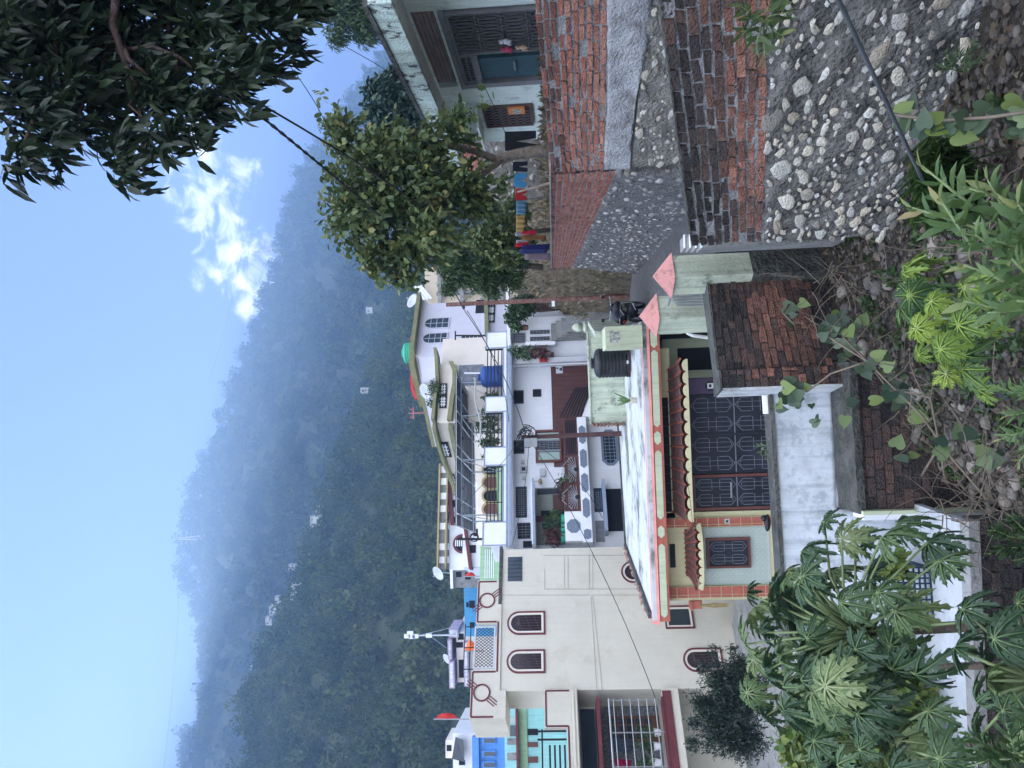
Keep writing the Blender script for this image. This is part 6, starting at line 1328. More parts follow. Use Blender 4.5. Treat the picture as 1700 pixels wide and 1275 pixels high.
# roof slab with projecting eave
m = MB().box(FT, sF - .6, sN + 1.2, zroof - .12, zroof + .06, -7, 1.0); m.build('roof_slab', mat('grey_white_soffit', (.66, .68, .66), var=.1, bump=.1), Tq)
m = MB().box(FT, sF - .62, sN + 1.2, zroof - .36, zroof - .02, 1.001, 1.09); m.build('eave_fascia', mat('peeling_teal_fascia', (.55, .68, .64), var=.2, bump=.3, col2=(.07, .08, .08), thr=(.52, .6), dscale=4, streak=.5), Tq)
m = MB().box(FT, sF - .62, sN + 1.2, zroof - .019, zroof + .05, .9, 1.12); m.build('eave_rim', M_darkmoss, Tq)
# ventilation blocks
jal = MB().box(FT, gs[0] + .1, gs[2] + .3, zj0, zj1 + .12, -.12, -.04).build('ventilation_blocks', mat('pink_grey_blocks', (.30, .25, .25), var=.2, bump=.2), Tq)
g = MB(); h = (zj1 + .12 - zj0) / 5; nJ = int((gs[2] - gs[0] + .2) / h)
for i in range(nJ):
    for j in range(5):
        c = (gs[0] + .1 + (i + .5) * h, zj0 + (j + .5) * h); q = h * .5; sq = [(c[0] + q * x_, c[1] + q * y_) for x_, y_ in [(1, 0), (1, 1), (0, 1), (-1, 1), (-1, 0), (-1, -1), (0, -1), (1, -1)]]
        g.ring(FT, sq, circ(c, h * .33, 8), -.0395, -.02)
g.build('pierced_face', MATS['pink_grey_blocks'], jal); jal.data.materials[0] = M_dark
MB().box(FT, gs[0] - .15, gs[2] + .12, zj1 + .121, zroof - .121, -.2, 0).build('top_beam', M_teal, Tq)
# veranda grille: frame, repeated chain-like bars
def chain_grille(r, name='grille'):
    a0, a1, z0, z1 = r; w_ = MB().ring(FT, rect_pts(*r), rect_pts(a0 + .05, a1 - .05, z0 + .05, z1 - .05), -.05, .03).build(name, M_greywood, Tq); g = MB(); n = max(3, int((a1 - a0) / .13))
    rows = max(2, int((z1 - z0) / .42)); hh = (z1 - z0 - .1) / rows
    for i in range(n):
        c = a0 + .05 + (a1 - a0 - .1) * (i + .5) / n; q = (a1 - a0 - .1) / n * .42
        for j in range(rows):
            b = z0 + .05 + j * hh; poly_line(g, FT, [(c - q * .2, b), (c - q, b + hh * .2), (c - q, b + hh * .8), (c - q * .2, b + hh)], -.02, .009); poly_line(g, FT, [(c + q * .2, b), (c + q, b + hh * .2), (c + q, b + hh * .8), (c + q * .2, b + hh)], -.01, .009)
    for j in range(rows + 1): z = z0 + .05 + j * hh; g.box(FT, a0 + .05, a1 - .05, z - .012, z + .012, 0, .015)
    g.build('bars', mat('grey_iron_bars', (.13, .13, .14), var=.2, bump=0, rough=.5), w_); return w_
chain_grille((gs[1], gs[2], -.2, zl), 'veranda_grille'); chain_grille((gs[0] + .1, gs[1] - .02, FT.sz(790, 110)[1], zl), 'transom_grille')
m = MB().box(FT, gs[0] - .14, gs[0] + .08, -.2, zl, -.1, .06); m.box(FT, gs[0] + .0801, gs[1], FT.sz(790, 110)[1] - .08, FT.sz(790, 110)[1] - .001, -.1, .05); m.box(FT, gs[0] - .14, gs[2] + .1, zl + .001, zl + .099, -.12, .07); m.build('door_frame', M_greywood, Tq)
dr = MB().box(FT, gs[0] + .2, gs[1] - .25, -.2, FT.sz(790, 110)[1] - .09, -.08, .0).build('door', M_tealdark, Tq); c = FT.sz(855, 112); MB().box(FT, c[0] - .05, c[0] + .35, c[1] - .02, c[1] + .02, .001, .04).build('bolt', M_steel, dr)
# hanging toys on the grille
for i, (x, y, mt_, nm, lb) in enumerate([(841, 60, mat('toy_white', (.6, .62, .7), bump=0), 'soft_toy', 'small white soft toy hung on the veranda grille'), (843, 73, mat('toy_pink', (.5, .08, .16), bump=0), 'soft_toy', 'small pink soft toy hung on the veranda grille'), (869, 70, mat('toy_tan', (.5, .36, .26), bump=0), 'soft_toy', 'tan soft toy hung low on the veranda grille')]):
    q = FT.w(*FT.sz(x, y), .1); m = MB().blob(q, .06, .06, .07, .15); m.blob(q + np.array([0, .0, .09]), .045, .045, .045, .1)
    for s_ in (-1, 1): m.blob(q + np.array([0, s_ * .05, .13]), .018, .018, .02, .1); m.blob(q + np.array([-.03, s_ * .06, -.05]), .025, .025, .04, .1)
    tag(m.build(nm, mt_, base=q, smooth=True), lb, 'toy')
# window with sunshade and orange packet
r = TR(803, 173, 885, 207); w_ = MB().ring(FT, rect_pts(*r), rect_pts(r[0] + .05, r[1] - .05, r[2] + .05, r[3] - .05), .001, .06).build('window', mat('brown_window_frame', (.13, .085, .075), var=.2, bump=0), Tq); MB().box(FT, r[0] + .04, r[1] - .04, r[2] + .04, r[3] - .04, .001, .012).build('pane', M_dark, w_)
g = MB(); n = 7; rows = 6
for i in range(n):
    c = r[0] + .06 + (r[1] - r[0] - .12) * (i + .5) / n; q = (r[1] - r[0] - .12) / n * .4
    for j in range(rows): hh = (r[3] - r[2] - .1) / rows; b = r[2] + .05 + j * hh; poly_line(g, FT, [(c - q * .2, b), (c - q, b + hh * .25), (c - q, b + hh * .75), (c - q * .2, b + hh)], .02, .008); poly_line(g, FT, [(c + q * .2, b), (c + q, b + hh * .25), (c + q, b + hh * .75), (c + q * .2, b + hh)], .022, .008)
g.build('grille', mat('brown_grey_bars', (.20, .16, .16), var=.1, bump=0), w_)
a0, a1 = r[0] - .25, r[1] + .1; z = r[3] + .12; m = MB(); m.hexa([FT.w(a0, z - .05, .55), FT.w(a1, z - .05, .55), FT.w(a1, z - .02, 0), FT.w(a0, z - .02, 0), FT.w(a0, z, .55), FT.w(a1, z, .55), FT.w(a1, z + .05, 0), FT.w(a0, z + .05, 0)]); m.build('sunshade', M_teal, Tq)
c = FT.rect(843, 172, 871, 182); pk = MB().box(FT, *c, .07, .11).build('orange_packet', mat('orange_packet', (.72, .24, .05), var=.1, bump=0, rough=.4), base=FT.w(c[0], c[2], .07)); tag(pk, 'orange and white packet hung on the small barred window', 'packet')
MB().box(FT, c[0] + .03, c[1] - .03, c[2] + .08, c[3] - .1, .1101, .114).build('white_label', mat('packet_white', (.6, .6, .55), col2=(.3, .2, .15), thr=(.45, .55), dscale=20, bump=0), pk)
q = FT.w(*FT.sz(905, 207), .3); m = MB().lathe(q, [(.02, .16), (.12, .14), (.2, .06), (.26, 0), (.27, -.02)], 20); tag(m.build('woven_basket', mat('striped_basket', (.5, .46, .42), var=.2, col2=(.06, .05, .05), thr=(.48, .52), dscale=14, bump=.2), base=q), 'upturned striped basket leaning under the small barred window', 'basket')
# brick garden wall far behind, glimpsed beside the trunk
F0 = Frame(P(800, 260, 23), 0); r = F0.rect(770, 232, 800, 300); Qg = [F0.w(r[0], r[3]), F0.w(r[1], r[3]), F0.w(r[1], r[2]), F0.w(r[0], r[2])]
GB = thing('rubble_garden_wall', F0.w(r[0], -.2), 'rubble wall with a painted brick top seen behind the guava trunk', 'wall'); bricks(Qg, 7, .28, lambda u, v: .7, seed=51).build('brick_courses', M_brickr, GB, attr=True); r2 = F0.rect(800, 225, 870, 330); Qg2 = [F0.w(r2[0], r2[3]), F0.w(r2[1] + .5, r2[3]), F0.w(r2[1] + .5, -.4), F0.w(r2[0], -.4)]
roughquad([Qg[0] - [.0, 0, 0], Qg[1], Qg[2], Qg[3]], 12, 6, .01, 3, .3, -.01).build('mortar', M_mortar, GB); roughquad(Qg2, 40, 14, .03, 52, .3, 0).build('rubble_face', MATS['brown_grey_mortar'], GB, smooth=True); cobbles(Qg2, 60, .05, .13, 53).build('cobbles', M_cobble, GB, smooth=True, attr=True)
# ---- washing line
cl = {}
def cm(n, c): return mat('cloth_' + n, c, rough=.95, var=.12, bump=.05)
FL_ = Frame(P(850, 290, 14.5), 3)
pts = [P(799, 133, 15.0), P(822, 180, 14.8), P(838, 219, 14.6), P(852, 270, 14.5), P(855, 330, 14.5), P(856, 385, 14.5), P(852, 432, 14.5)]
tag(MB().tube(pts, .008, 5).build('washing_line', M_wire, base=pts[3]), 'thin washing line running from the turquoise wall behind the guava trunk', 'line')
PC = lambda *a, **k: photo_cloth(*a, group='clothes on the washing line', **k)
def pants(y1, y0, x0, x1, mt_, label, t=0):
    """trousers pegged at the waist: waistband and two legs in one sheet"""
    ym = (y0 + y1) / 2; d = (y1 - y0); m = MB(); f = lambda x, y: FL_.sz(x, y, t)
    o_ = [f(x0, y1 - d * .05), f(x0, y0 + d * .05), f(x1, y0), f(x1, y0 + d * .36), f(x0 + (x1 - x0) * .35, ym), f(x1, y1 - d * .36), f(x1, y1)]
    m.prism(FL_, [o_[6], o_[5], o_[4], o_[3], o_[2], o_[1], o_[0]], t - .015, t + .015); q = FL_.w(o_[6][0], o_[6][1], t); ob = m.build('trousers' if x1 - x0 > 35 else 'shorts', mt_, base=q); tag(ob, label, 'clothing', 'clothes on the washing line'); b = ob.modifiers.new('bevel', 'BEVEL'); b.width = .01
pants(252, 217, 838, 890, cm('black', (.012, .014, .018)), 'black trousers hanging with legs apart beside the turquoise wall')
pants(285, 268, 851, 876, cm('navy', (.012, .016, .035)), 'navy shorts hanging just left of the guava trunk')
pants(311, 287, 854, 874, cm('sky', (.05, .25, .50)), 'bright blue shorts on the washing line')
pants(333, 313, 856, 875, cm('red', (.38, .02, .03)), 'small red shorts on the washing line beside the blue shorts')
PC('towel', FL_, [(857, 356), (857, 334), (874, 334), (873, 357)], 0, cm('steel_blue', (.12, .25, .38)), 'steel blue cloth between the red shorts and the ochre cloth')
PC('towel', FL_, [(857, 385), (857, 358), (872, 359), (870, 385)], 0, cm('ochre', (.36, .26, .10)), 'ochre patterned cloth on the washing line')
for (y1, y0, x0, x1, c, lb) in [(392, 386, 855, 880, (.35, .35, .38), 'short pale grey shirt at the start of the hanging clothes bundle'), (389, 384, 866, 890, (.5, .03, .06), 'crimson shirt in the hanging clothes bundle'), (398, 392, 866, 907, (.25, .13, .06), 'brown garment in the hanging clothes bundle'), (404, 399, 857, 876, (.45, .47, .5), 'white grey vest in the hanging clothes bundle'), (410, 404, 856, 878, (.5, .02, .04), 'red vest in the hanging clothes bundle'), (414, 407, 866, 912, (.02, .02, .12), 'long navy shirt in the hanging clothes bundle'), (421, 414, 862, 908, (.05, .07, .2), 'blue patterned dress in the hanging clothes bundle'), (431, 422, 871, 914, (.22, .17, .22), 'checked mauve shirt at the left end of the clothes bundle')]:
    PC('shirt', FL_, [(x0, y1), (x0, y0), (x1, y0 - 1), (x1, y1 + 1)], random.uniform(-.06, .06), cm(lb[:12], c), lb, fold=.035)
c3 = P(918, 402, 19.5); PCm = cm('teal', (.02, .28, .40)); m = MB(); fr = Frame(c3, 75)
tag(cloth('towel', Frame(P(916, 400, 19.6), 80), [(-.35, .02 + P(916, 400, 19.6)[2]), (.2, .02 + P(916, 400, 19.6)[2]), (.22, P(945, 400, 19.6)[2]), (-.1, P(945, 400, 19.6)[2])], .12, PCm, 'teal towel hung over the top of the lane side brick wall', 'towel'), None)
m = MB().tube([P(855, 320, 14.6), P(915, 303, 13.2)], .022, 6); tag(m.build('wooden_prop', mat('bare_wood', (.22, .18, .15), var=.3, bump=.2), base=P(915, 303, 13.2)), 'thin wooden prop leaning up to the washing line', 'prop')
# ================================================================ trees and plants
def Bl(lst): return [tuple(P(x, y, d)) + (r / FPX * d, r / FPX * d * 1.0, r / FPX * d) for x, y, d, r in lst]
def tree(name, base, label, cat, crown, trunk, lm, bm, group=None):
    T = thing(name, base, label, cat, group); v, f, a = crown; link_mesh('crown', v, f, lm, T, attr=a); trunk.build('trunk', bm, T, smooth=True); return T
M_bark = mat('grey_bark', (.20, .17, .145), var=.3, scale=6, bump=.4, col2=(.09, .08, .07), thr=(.5, .7)); M_barkd = mat('dark_bark', (.07, .06, .05), var=.3, scale=6, bump=.4)
# guava-like tree behind the lane wall
rng = np.random.default_rng(11)
L_guava = leafmat('guava_leaves', [(.025, .05, .022), (.05, .09, .034), (.085, .13, .045), (.13, .17, .055), (.26, .23, .08)], rough=.5, trans=.22)
gb = Bl([(625, 270, 12.8, 88), (565, 215, 12.6, 42), (548, 290, 12.4, 22), (600, 360, 12.4, 75), (690, 330, 12.8, 95), (690, 415, 12.6, 62), (775, 310, 12.6, 62), (745, 205, 12.2, 38), (765, 195, 12.0, 28), (640, 430, 12.6, 48), (665, 462, 12.6, 26), (700, 250, 12.5, 60), (575, 330, 12.3, 40), (725, 390, 12.0, 55), (555, 190, 12.2, 22), (800, 345, 12.6, 38), (780, 230, 12.6, 30)])
cr = foliage(gb + Bl([(530, 165, 12.3, 14), (560, 240, 12.3, 22), (545, 330, 12.3, 16), (560, 380, 12.3, 20), (610, 440, 12.4, 20), (640, 470, 12.4, 14), (830, 300, 12.4, 22), (800, 170, 12.0, 16), (545, 205, 12.2, 20), (690, 470, 12.4, 16)]), 1900, 6, .125, 'oval', rng, droop=.35, shell=.2, twig=.3)
b0 = P(925, 250, 13.0); fk = P(825, 266, 13.0); m = MB(); m.tube([b0, P(880, 252, 13.0), P(850, 258, 13.0), fk], [.13, .10, .095, .09], 10)
m.tube([fk, P(800, 255, 13), P(770, 246, 12.9), P(720, 240, 12.8), P(640, 250, 12.7)], [.075, .06, .06, .045, .02], 8); m.tube([P(835, 263, 13.0), P(812, 280, 13), P(790, 298, 12.9), P(740, 330, 12.8), P(660, 350, 12.6)], [.07, .06, .055, .045, .02], 8)
grow_branches(m, P(720, 240, 12.8), [P(580, 210, 12.5), P(600, 300, 12.4), P(690, 210, 12.3)], .03, rng); grow_branches(m, P(740, 330, 12.8), [P(620, 380, 12.4), P(700, 430, 12.4), P(760, 400, 12.3), P(660, 460, 12.5)], .03, rng)
tree('guava_tree', b0, 'broad leaved tree with a pale forked trunk behind the lane side brick wall', 'tree', cr, m, L_guava, M_bark)
# trees further back
L_dark = leafmat('blue_green_leaves', [(.012, .03, .022), (.02, .05, .035), (.04, .075, .045)], trans=.15); L_mid = leafmat('mid_green_leaves', [(.015, .035, .012), (.035, .075, .022), (.07, .12, .035)], trans=.2)
def simple_tree(name, blobs, base, label, lm, leaf, n, per=6, kind='oval', seed=1, rt=.1, cat='tree', droop=.3, group=None, shell=.4):
    rng = np.random.default_rng(seed); B_ = Bl(blobs); cr = foliage(B_, n, per, leaf, kind, rng, droop=droop, shell=shell, twig=leaf * 2); m = MB(); top = np.mean([b[:3] for b in B_], axis=0)
    m.tube([base, base * .5 + top * .5 + rng.normal(0, .1, 3), top], [rt, rt * .8, rt * .4], 8); grow_branches(m, base * .5 + top * .5, [np.array(b[:3]) for b in B_[:6]], rt * .45, rng); return tree(name, base, label, cat, cr, m, lm, M_barkd, group)
simple_tree('leafy_tree', [(650, 190, 24, 50), (700, 175, 24, 40), (660, 140, 24, 30), (690, 235, 24, 35), (625, 150, 24, 22), (720, 215, 24, 30)], setz(P(800, 190, 24), 1.2), 'dark blue green tree behind the turquoise house roof', L_dark, .2, 1500, 6, seed=2, rt=.15)
simple_tree('bushy_tree', [(760, 450, 21, 36), (800, 455, 21, 40), (830, 440, 21, 38), (780, 420, 21, 38), (850, 465, 21, 24), (745, 480, 21, 16), (865, 430, 21, 22), (820, 485, 21, 14)], setz(P(880, 445, 21), .3), 'rounded bright green bushy tree beside the rusty pole', L_mid, .11, 3000, 6, 'long', seed=3, rt=.09)
simple_tree('small_tree', [(835, 385, 17, 36), (855, 350, 17, 26), (810, 400, 17, 30), (870, 400, 17, 22), (840, 420, 17, 28)], setz(P(905, 380, 17), -.2), 'low leafy tree growing behind the washing line', L_guava, .11, 1000, 6, seed=4, rt=.06)
simple_tree('feathery_tree', [(575, 20, 30, 38), (605, 50, 30, 32), (560, 60, 30, 22), (620, 15, 30, 40), (545, 0, 30, 40), (590, -40, 30, 50)], setz(P(700, 20, 30), 2.0), 'tall feathery dark green tree rising above the turquoise roof', L_mid, .22, 2200, 6, 'long', seed=5, rt=.2, droop=.7)
simple_tree('round_shrub', [(862, 512, 33, 22), (850, 528, 33, 14), (875, 505, 33, 16)], setz(P(890, 515, 33), -.3), 'round dark shrub between the rusty pole and the white boundary wall', L_mid, .14, 800, 5, seed=6, rt=.05, cat='shrub')
simple_tree('juniper_shrub', [(1195, 1130, 18, 36), (1220, 1170, 18, 50), (1180, 1180, 18, 32), (1225, 1110, 18, 30), (1200, 1220, 18, 42), (1240, 1230, 18, 40), (1165, 1110, 18, 12), (1160, 1165, 18, 18), (1250, 1140, 18, 30), (1140, 1150, 18, 9), (1150, 1200, 18, 14), (1185, 1080, 18, 12), (1150, 1235, 18, 16), (1215, 1078, 18, 10)], setz(P(1290, 1170, 18), -5.6), 'dense fine leaved dark shrub before the cream house ground floor', leafmat('juniper_leaves', [(.012, .024, .018), (.022, .042, .03), (.045, .065, .045)], trans=.1), .10, 2600, 7, 'long', seed=7, rt=.07, cat='shrub', droop=-.2, shell=.15)
# overhead mango branches
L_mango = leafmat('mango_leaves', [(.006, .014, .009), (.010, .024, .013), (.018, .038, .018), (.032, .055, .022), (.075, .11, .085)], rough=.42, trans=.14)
mgb = Bl([(40, 60, 5.2, 120), (150, 60, 5.4, 120), (270, 60, 5.6, 120), (380, 50, 5.4, 95), (460, 40, 5.2, 70), (510, 15, 5.2, 35), (50, 190, 5.0, 90), (170, 170, 5.2, 95), (270, 165, 5.2, 80), (370, 135, 5.2, 70), (440, 110, 5.2, 50), (40, 255, 4.8, 45), (110, 240, 4.9, 40), (215, 265, 5.0, 55), (290, 250, 5.0, 42), (250, 310, 5.0, 26), (320, 215, 5.0, 30), (400, 165, 5.1, 40), (20, 290, 4.8, 30), (330, 250, 5.0, 28), (250, 340, 5.0, 16), (420, 190, 5.1, 26), (180, 255, 5.0, 45), (90, 285, 4.9, 26), (520, 60, 5.2, 22), (340, 180, 5.1, 45), (-60, 100, 5, 120), (100, -50, 5.4, 120), (300, -60, 5.4, 120), (450, -50, 5.2, 90)])
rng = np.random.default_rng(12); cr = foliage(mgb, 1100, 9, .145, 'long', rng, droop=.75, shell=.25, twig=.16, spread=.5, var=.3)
root = P(330, -520, 6.5); root = np.array([root[0], root[1], -2.2]); m = MB(); hub = P(200, -330, 6.0)
m.tube([root, root * .5 + hub * .5 + np.array([.1, 0, 0]), hub], [.26, .2, .15], 12)
grow_branches(m, hub, [P(60, 120, 5.2), P(180, 160, 5.2), P(300, 130, 5.3), P(420, 60, 5.3), P(510, 20, 5.2), P(40, 240, 4.9), P(240, 290, 5.0)], .07, rng); grow_branches(m, P(180, 60, 5.3), [P(250, 250, 5.0), P(330, 200, 5.1), P(120, 230, 5.0), P(60, 180, 5.0), P(400, 140, 5.2)], .022, rng)
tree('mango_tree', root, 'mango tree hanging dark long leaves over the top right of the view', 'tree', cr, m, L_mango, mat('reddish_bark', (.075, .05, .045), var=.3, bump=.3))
# ---- papaya plants
def papaya_leaf(R_, rng, nl=9, seg=9, droop=.35):
    V, F = [(0, 0, 0)], []; ribs = []
    for li in range(nl):
        th = math.radians(-152 + 304 * li / (nl - 1)) + rng.normal(0, .05); L = R_ * (.62 + .38 * math.cos(th / 2.0) ** 1.2) * rng.uniform(.9, 1.08); dr = droop * rng.uniform(.6, 1.4)
        c, s = math.cos(th), math.sin(th); b = len(V); ribs.append((c, s, L, dr))
        def pt(t, w, up=0.): 
            r = L * t; x, y = r * c - w * s, r * s + w * c; return (x, y, -dr * L * t * t - abs(w) * .35 * (-1) * .6 - .02 * R_ + up)
        prof_ = []
        for k in range(seg + 1):
            t = k / seg; w = L * (.24 * t if t < .3 else .065 + .03 * math.sin(t * 9)) * (1 if t < .85 else (1 - t) / .15 * .8 + .0); prof_.append((t, w))
        for (t, w) in prof_: V += [pt(t, w), pt(t, 0, -.012), pt(t, -w)]
        for k in range(seg): q = b + 3 * k; F += [(q, q + 1, q + 4), (q, q + 4, q + 3), (q + 1, q + 2, q + 5), (q + 1, q + 5, q + 4)]
        for t0, ln in ((.34, .26), (.5, .30), (.66, .24), (.8, .14)):
            for sg in (1, -1):
                q = len(V); V += [pt(t0 - .07, 0, -.01), pt(t0 + .12, 0, -.01), pt(t0 + ln * .75, sg * L * ln * rng.uniform(.7, 1.0)), pt(t0 + .13, sg * L * ln * .6), pt(t0 + .0, sg * L * ln * .55)]; F += [(q, q + 4, q + 1), (q + 1, q + 4, q + 3), (q + 4, q + 2, q + 3)] if sg < 0 else [(q, q + 1, q + 4), (q + 1, q + 3, q + 4), (q + 4, q + 3, q + 2)]
    nl_v[0] = 0
    for (c, s, L, dr) in ribs:
        for k in range(5):
            t0, t1 = .02 + .17 * k, .02 + .17 * (k + 1); q = len(V); w0 = .012 * R_ * (1.6 - t0); w1 = .012 * R_ * (1.6 - t1)
            for t, w in ((t0, w0), (t1, w1)):
                for sg in (1, -1): r = L * t; V.append((r * c - sg * w * s, r * s + sg * w * c, -dr * L * t * t - .02 * R_ + .002))
            F += [(q, q + 1, q + 3), (q, q + 3, q + 2)]; nl_v[0] += 2
    return np.array(V), np.array(F)
nl_v = [0]
L_pap = leafmat('papaya_leaves', [(.028, .062, .036), (.048, .096, .052), (.075, .135, .066), (.13, .20, .075), (.30, .35, .18)], rough=.45, trans=.25)
L_pet = mat('papaya_stalk', (.16, .22, .10), var=.2, bump=0, rough=.5); M_ptr = mat('papaya_trunk', (.13, .11, .09), var=.3, scale=9, bump=.3, col2=(.2, .17, .13), thr=(.55, .7))
def papaya(base, top, nleaf, R_, plen, label, seed, lm, name='papaya_plant', up=(-.2, 1.0), rt=.05, young=.25, targets=None, group='papaya plants'):
    rng = np.random.default_rng(seed); T = thing(name, base, label, 'papaya', group); base = np.array(base); top = np.array(top)
    m = MB().tube([base, base * .5 + top * .5 + rng.normal(0, .03, 3), top], [rt, rt * .85, rt * .6], 10); m.build('trunk', M_ptr, T, smooth=True)
    VV, FF, AA = [], [], []; off = 0; pm = MB()
    for i in range(nleaf):
        if targets is not None and i < len(targets): tip = np.array(targets[i]); 
        else:
            az = i * 2.399 + rng.normal(0, .2); el = up[0] + (up[1] - up[0]) * rng.random(); d = np.array([math.cos(az) * math.cos(el), math.sin(az) * math.cos(el), math.sin(el)]); tip = top + d * plen * rng.uniform(.65, 1.15)
        d = tip - top; L = np.linalg.norm(d); d = d / (L + 1e-6); st = top - np.array([0, 0, rng.uniform(0, .12)])
        mid = (st + tip) / 2 + np.array([0, 0, .10 * L]); pm.tube([st, mid, tip], [.012, .010, .007], 5)
        size = R_ * rng.uniform(.5, 1.05); lv, lf = papaya_leaf(size, rng, droop=rng.uniform(.35, 1.1))
        h = np.array([d[0], d[1], 0]); h = h / (np.linalg.norm(h) + 1e-6) if np.linalg.norm(h) > .1 else np.array([1, 0, 0.]); fwd = h * 1 + np.array([0, 0, -.35 - rng.random() * .7]); fwd += rng.normal(0, .22, 3); fwd /= np.linalg.norm(fwd)
        upv = np.array([0, 0, 1.]) + rng.normal(0, .2, 3); sd_ = np.cross(upv, fwd); sd_ /= np.linalg.norm(sd_); nn = np.cross(fwd, sd_)
        W = tip + lv[:, :1] * fwd + lv[:, 1:2] * sd_ + lv[:, 2:3] * nn; VV.append(W); FF.append(lf + off); off += len(W)
        sh = rng.random() * .6 if rng.random() > young else rng.uniform(.6, .85); q_ = np.clip(np.full(len(lf), sh) + rng.normal(0, .06, len(lf)), 0, .9); q_[-nl_v[0]:] = min(1, sh * .5 + .55); AA.append(q_)
    link_mesh('crown', np.concatenate(VV), np.concatenate(FF), lm, T, attr=np.concatenate(AA), smooth=False); pm.build('leaf_stalk', L_pet, T, smooth=True)
    if R_ > .25 and name == 'papaya_plant':
        fm = MB(); rr = random.Random(seed)
        for k in range(10): a = k * .9; fm.blob(top + np.array([math.cos(a) * .09, math.sin(a) * .09, -.12 - .05 * (k % 4)]), .045, .045, .075, .05)
        fm.build('fruit_cluster', mat('unripe_papaya', (.025, .06, .025), var=.2, bump=0, rough=.4), T, smooth=True)
    return T
tg = [P(*q) for q in [(1330, 915, 5.2), (1300, 955, 5.4), (1420, 900, 5.2), (1490, 870, 5.0), (1540, 900, 4.7), (1560, 930, 4.6), (1280, 1000, 5.4), (1265, 1050, 5.2), (1290, 1090, 5.0), (1395, 1000, 4.6), (1340, 1060, 4.7), (1470, 1080, 4.6), (1520, 1120, 4.5), (1400, 1120, 4.6), (1440, 960, 5.3), (1500, 1010, 4.6), (1640, 1030, 4.2), (1250, 1010, 5.6), (1330, 1130, 4.9), (1450, 1150, 4.6), (1235, 1070, 5.5), (1240, 985, 5.7)]]
papaya(setz(P(1690, 1020, 5.0), -5.6), P(1420, 1050, 5.0), 54, .215, .64, 'largest papaya plant with fruit under a wide crown before the whitewashed parapet', 21, L_pap, targets=tg, rt=.055)
tg = [P(*q) for q in [(1300, 1180, 5.0), (1350, 1230, 4.8), (1420, 1200, 4.6), (1490, 1230, 4.5), (1540, 1180, 4.4), (1390, 1270, 4.6), (1480, 1280, 4.4), (1560, 1260, 4.2), (1320, 1260, 5.0), (1440, 1160, 4.5)]]
papaya(setz(P(1690, 1240, 4.8), -5.8), P(1460, 1230, 4.8), 30, .21, .52, 'papaya plant at the left edge with dull green leaves', 22, L_pap, targets=tg, rt=.045)
tg = [P(*q) for q in [(1650, 1060, 3.8), (1665, 1180, 3.8), (1640, 1130, 4.1), (1680, 1250, 3.8), (1690, 1000, 3.9), (1620, 1230, 4.2)]]
papaya(setz(P(1750, 1150, 4.1), -5.8), P(1720, 1130, 4.0), 13, .21, .4, 'low papaya plant at the bottom edge below the courtyard wall', 23, L_pap, targets=tg, rt=.035)
tg = [P(*q) for q in [(1240, 1150, 5.8), (1270, 1190, 5.8), (1290, 1130, 5.6), (1340, 990, 5.8), (1380, 1080, 5.7), (1250, 1095, 5.8), (1420, 1100, 5.6), (1350, 1180, 5.6), (1260, 1040, 5.9)]]
papaya(setz(P(1700, 1120, 5.9), -5.6), P(1400, 1110, 5.9), 34, .22, .55, 'papaya plant standing behind the largest one with light new leaves', 24, L_pap, targets=tg, rt=.04, young=.6)
L_var = leafmat('bright_papaya_leaves', [(.05, .11, .05), (.09, .16, .06), (.16, .26, .06), (.26, .37, .06), (.42, .50, .18)], rough=.5, trans=.3)
tg = [P(*q) for q in [(1505, 470, 3.9), (1495, 510, 3.9), (1520, 545, 3.7), (1560, 580, 3.5), (1590, 540, 3.5), (1545, 500, 3.6), (1500, 440, 4.0), (1560, 450, 3.9), (1600, 590, 3.6), (1525, 590, 3.8), (1510, 490, 3.8), (1570, 620, 3.7)]]
papaya(setz(P(1640, 530, 3.9), slope_z(.35, 3.9) - .05), P(1590, 530, 3.9), 22, .15, .33, 'bright variegated yellow green papaya sapling on the rubble slope', 25, L_var, targets=tg, rt=.025, young=.5, name='papaya_sapling', group=None)
# ---- leafy shoots in front, reddish at the tips
L_sh = leafmat('shoot_leaves', [(.045, .09, .035), (.075, .14, .05), (.12, .19, .065), (.20, .22, .08), (.30, .18, .11)], rough=.45, trans=.3)
def shoots(name, base, tips, leaf, per, label, cat, lm, seed, kind='long', rt=.012, whorl=1.0, group=None, bmt=None):
    rng = np.random.default_rng(seed); T = thing(name, base, label, cat, group); base = np.array(base); m = MB(); pos, dr, sz, sh = [], [], [], []
    for tp in tips:
        tp = np.array(tp); L = np.linalg.norm(tp - base); mid = (base + tp) / 2 + rng.normal(0, .06, 3) * L + np.array([0, 0, .05 * L]); m.tube([base, mid, tp], [rt, rt * .7, rt * .3], 6)
        for k in range(per):
            f = .35 + .65 * (k + 1) / per; q = 1 - f; p = base * q * q + 2 * mid * q * f + tp * f * f if False else (mid + (tp - mid) * (f - .5) * 2 if f > .5 else base + (mid - base) * f * 2); ax = (tp - mid) / (np.linalg.norm(tp - mid) + 1e-6); a = k * 2.4 + rng.normal(0, .3)
            e1 = np.cross(ax, [0, 0, 1.]) + 1e-3; e1 /= np.linalg.norm(e1); e2 = np.cross(ax, e1); d = (e1 * math.cos(a) + e2 * math.sin(a)) * whorl + ax * (.55 + .6 * f); pos.append(p); dr.append(d); sz.append(leaf * (1.1 - .45 * max(0, f - .7) / .3) * rng.uniform(.8, 1.15)); sh.append(min(1, max(0, .2 + .25 * rng.random() + (.5 if f > .9 else 0) * rng.random())))
    v, f, a = scatter_leaves(np.array(pos), np.array(dr), np.array(sz), kind, rng, .6, np.array(sh)); link_mesh('leaves', v, f, lm, T, attr=a); m.build('stems', bmt or L_pet, T, smooth=True); return T
D_ = 3.0
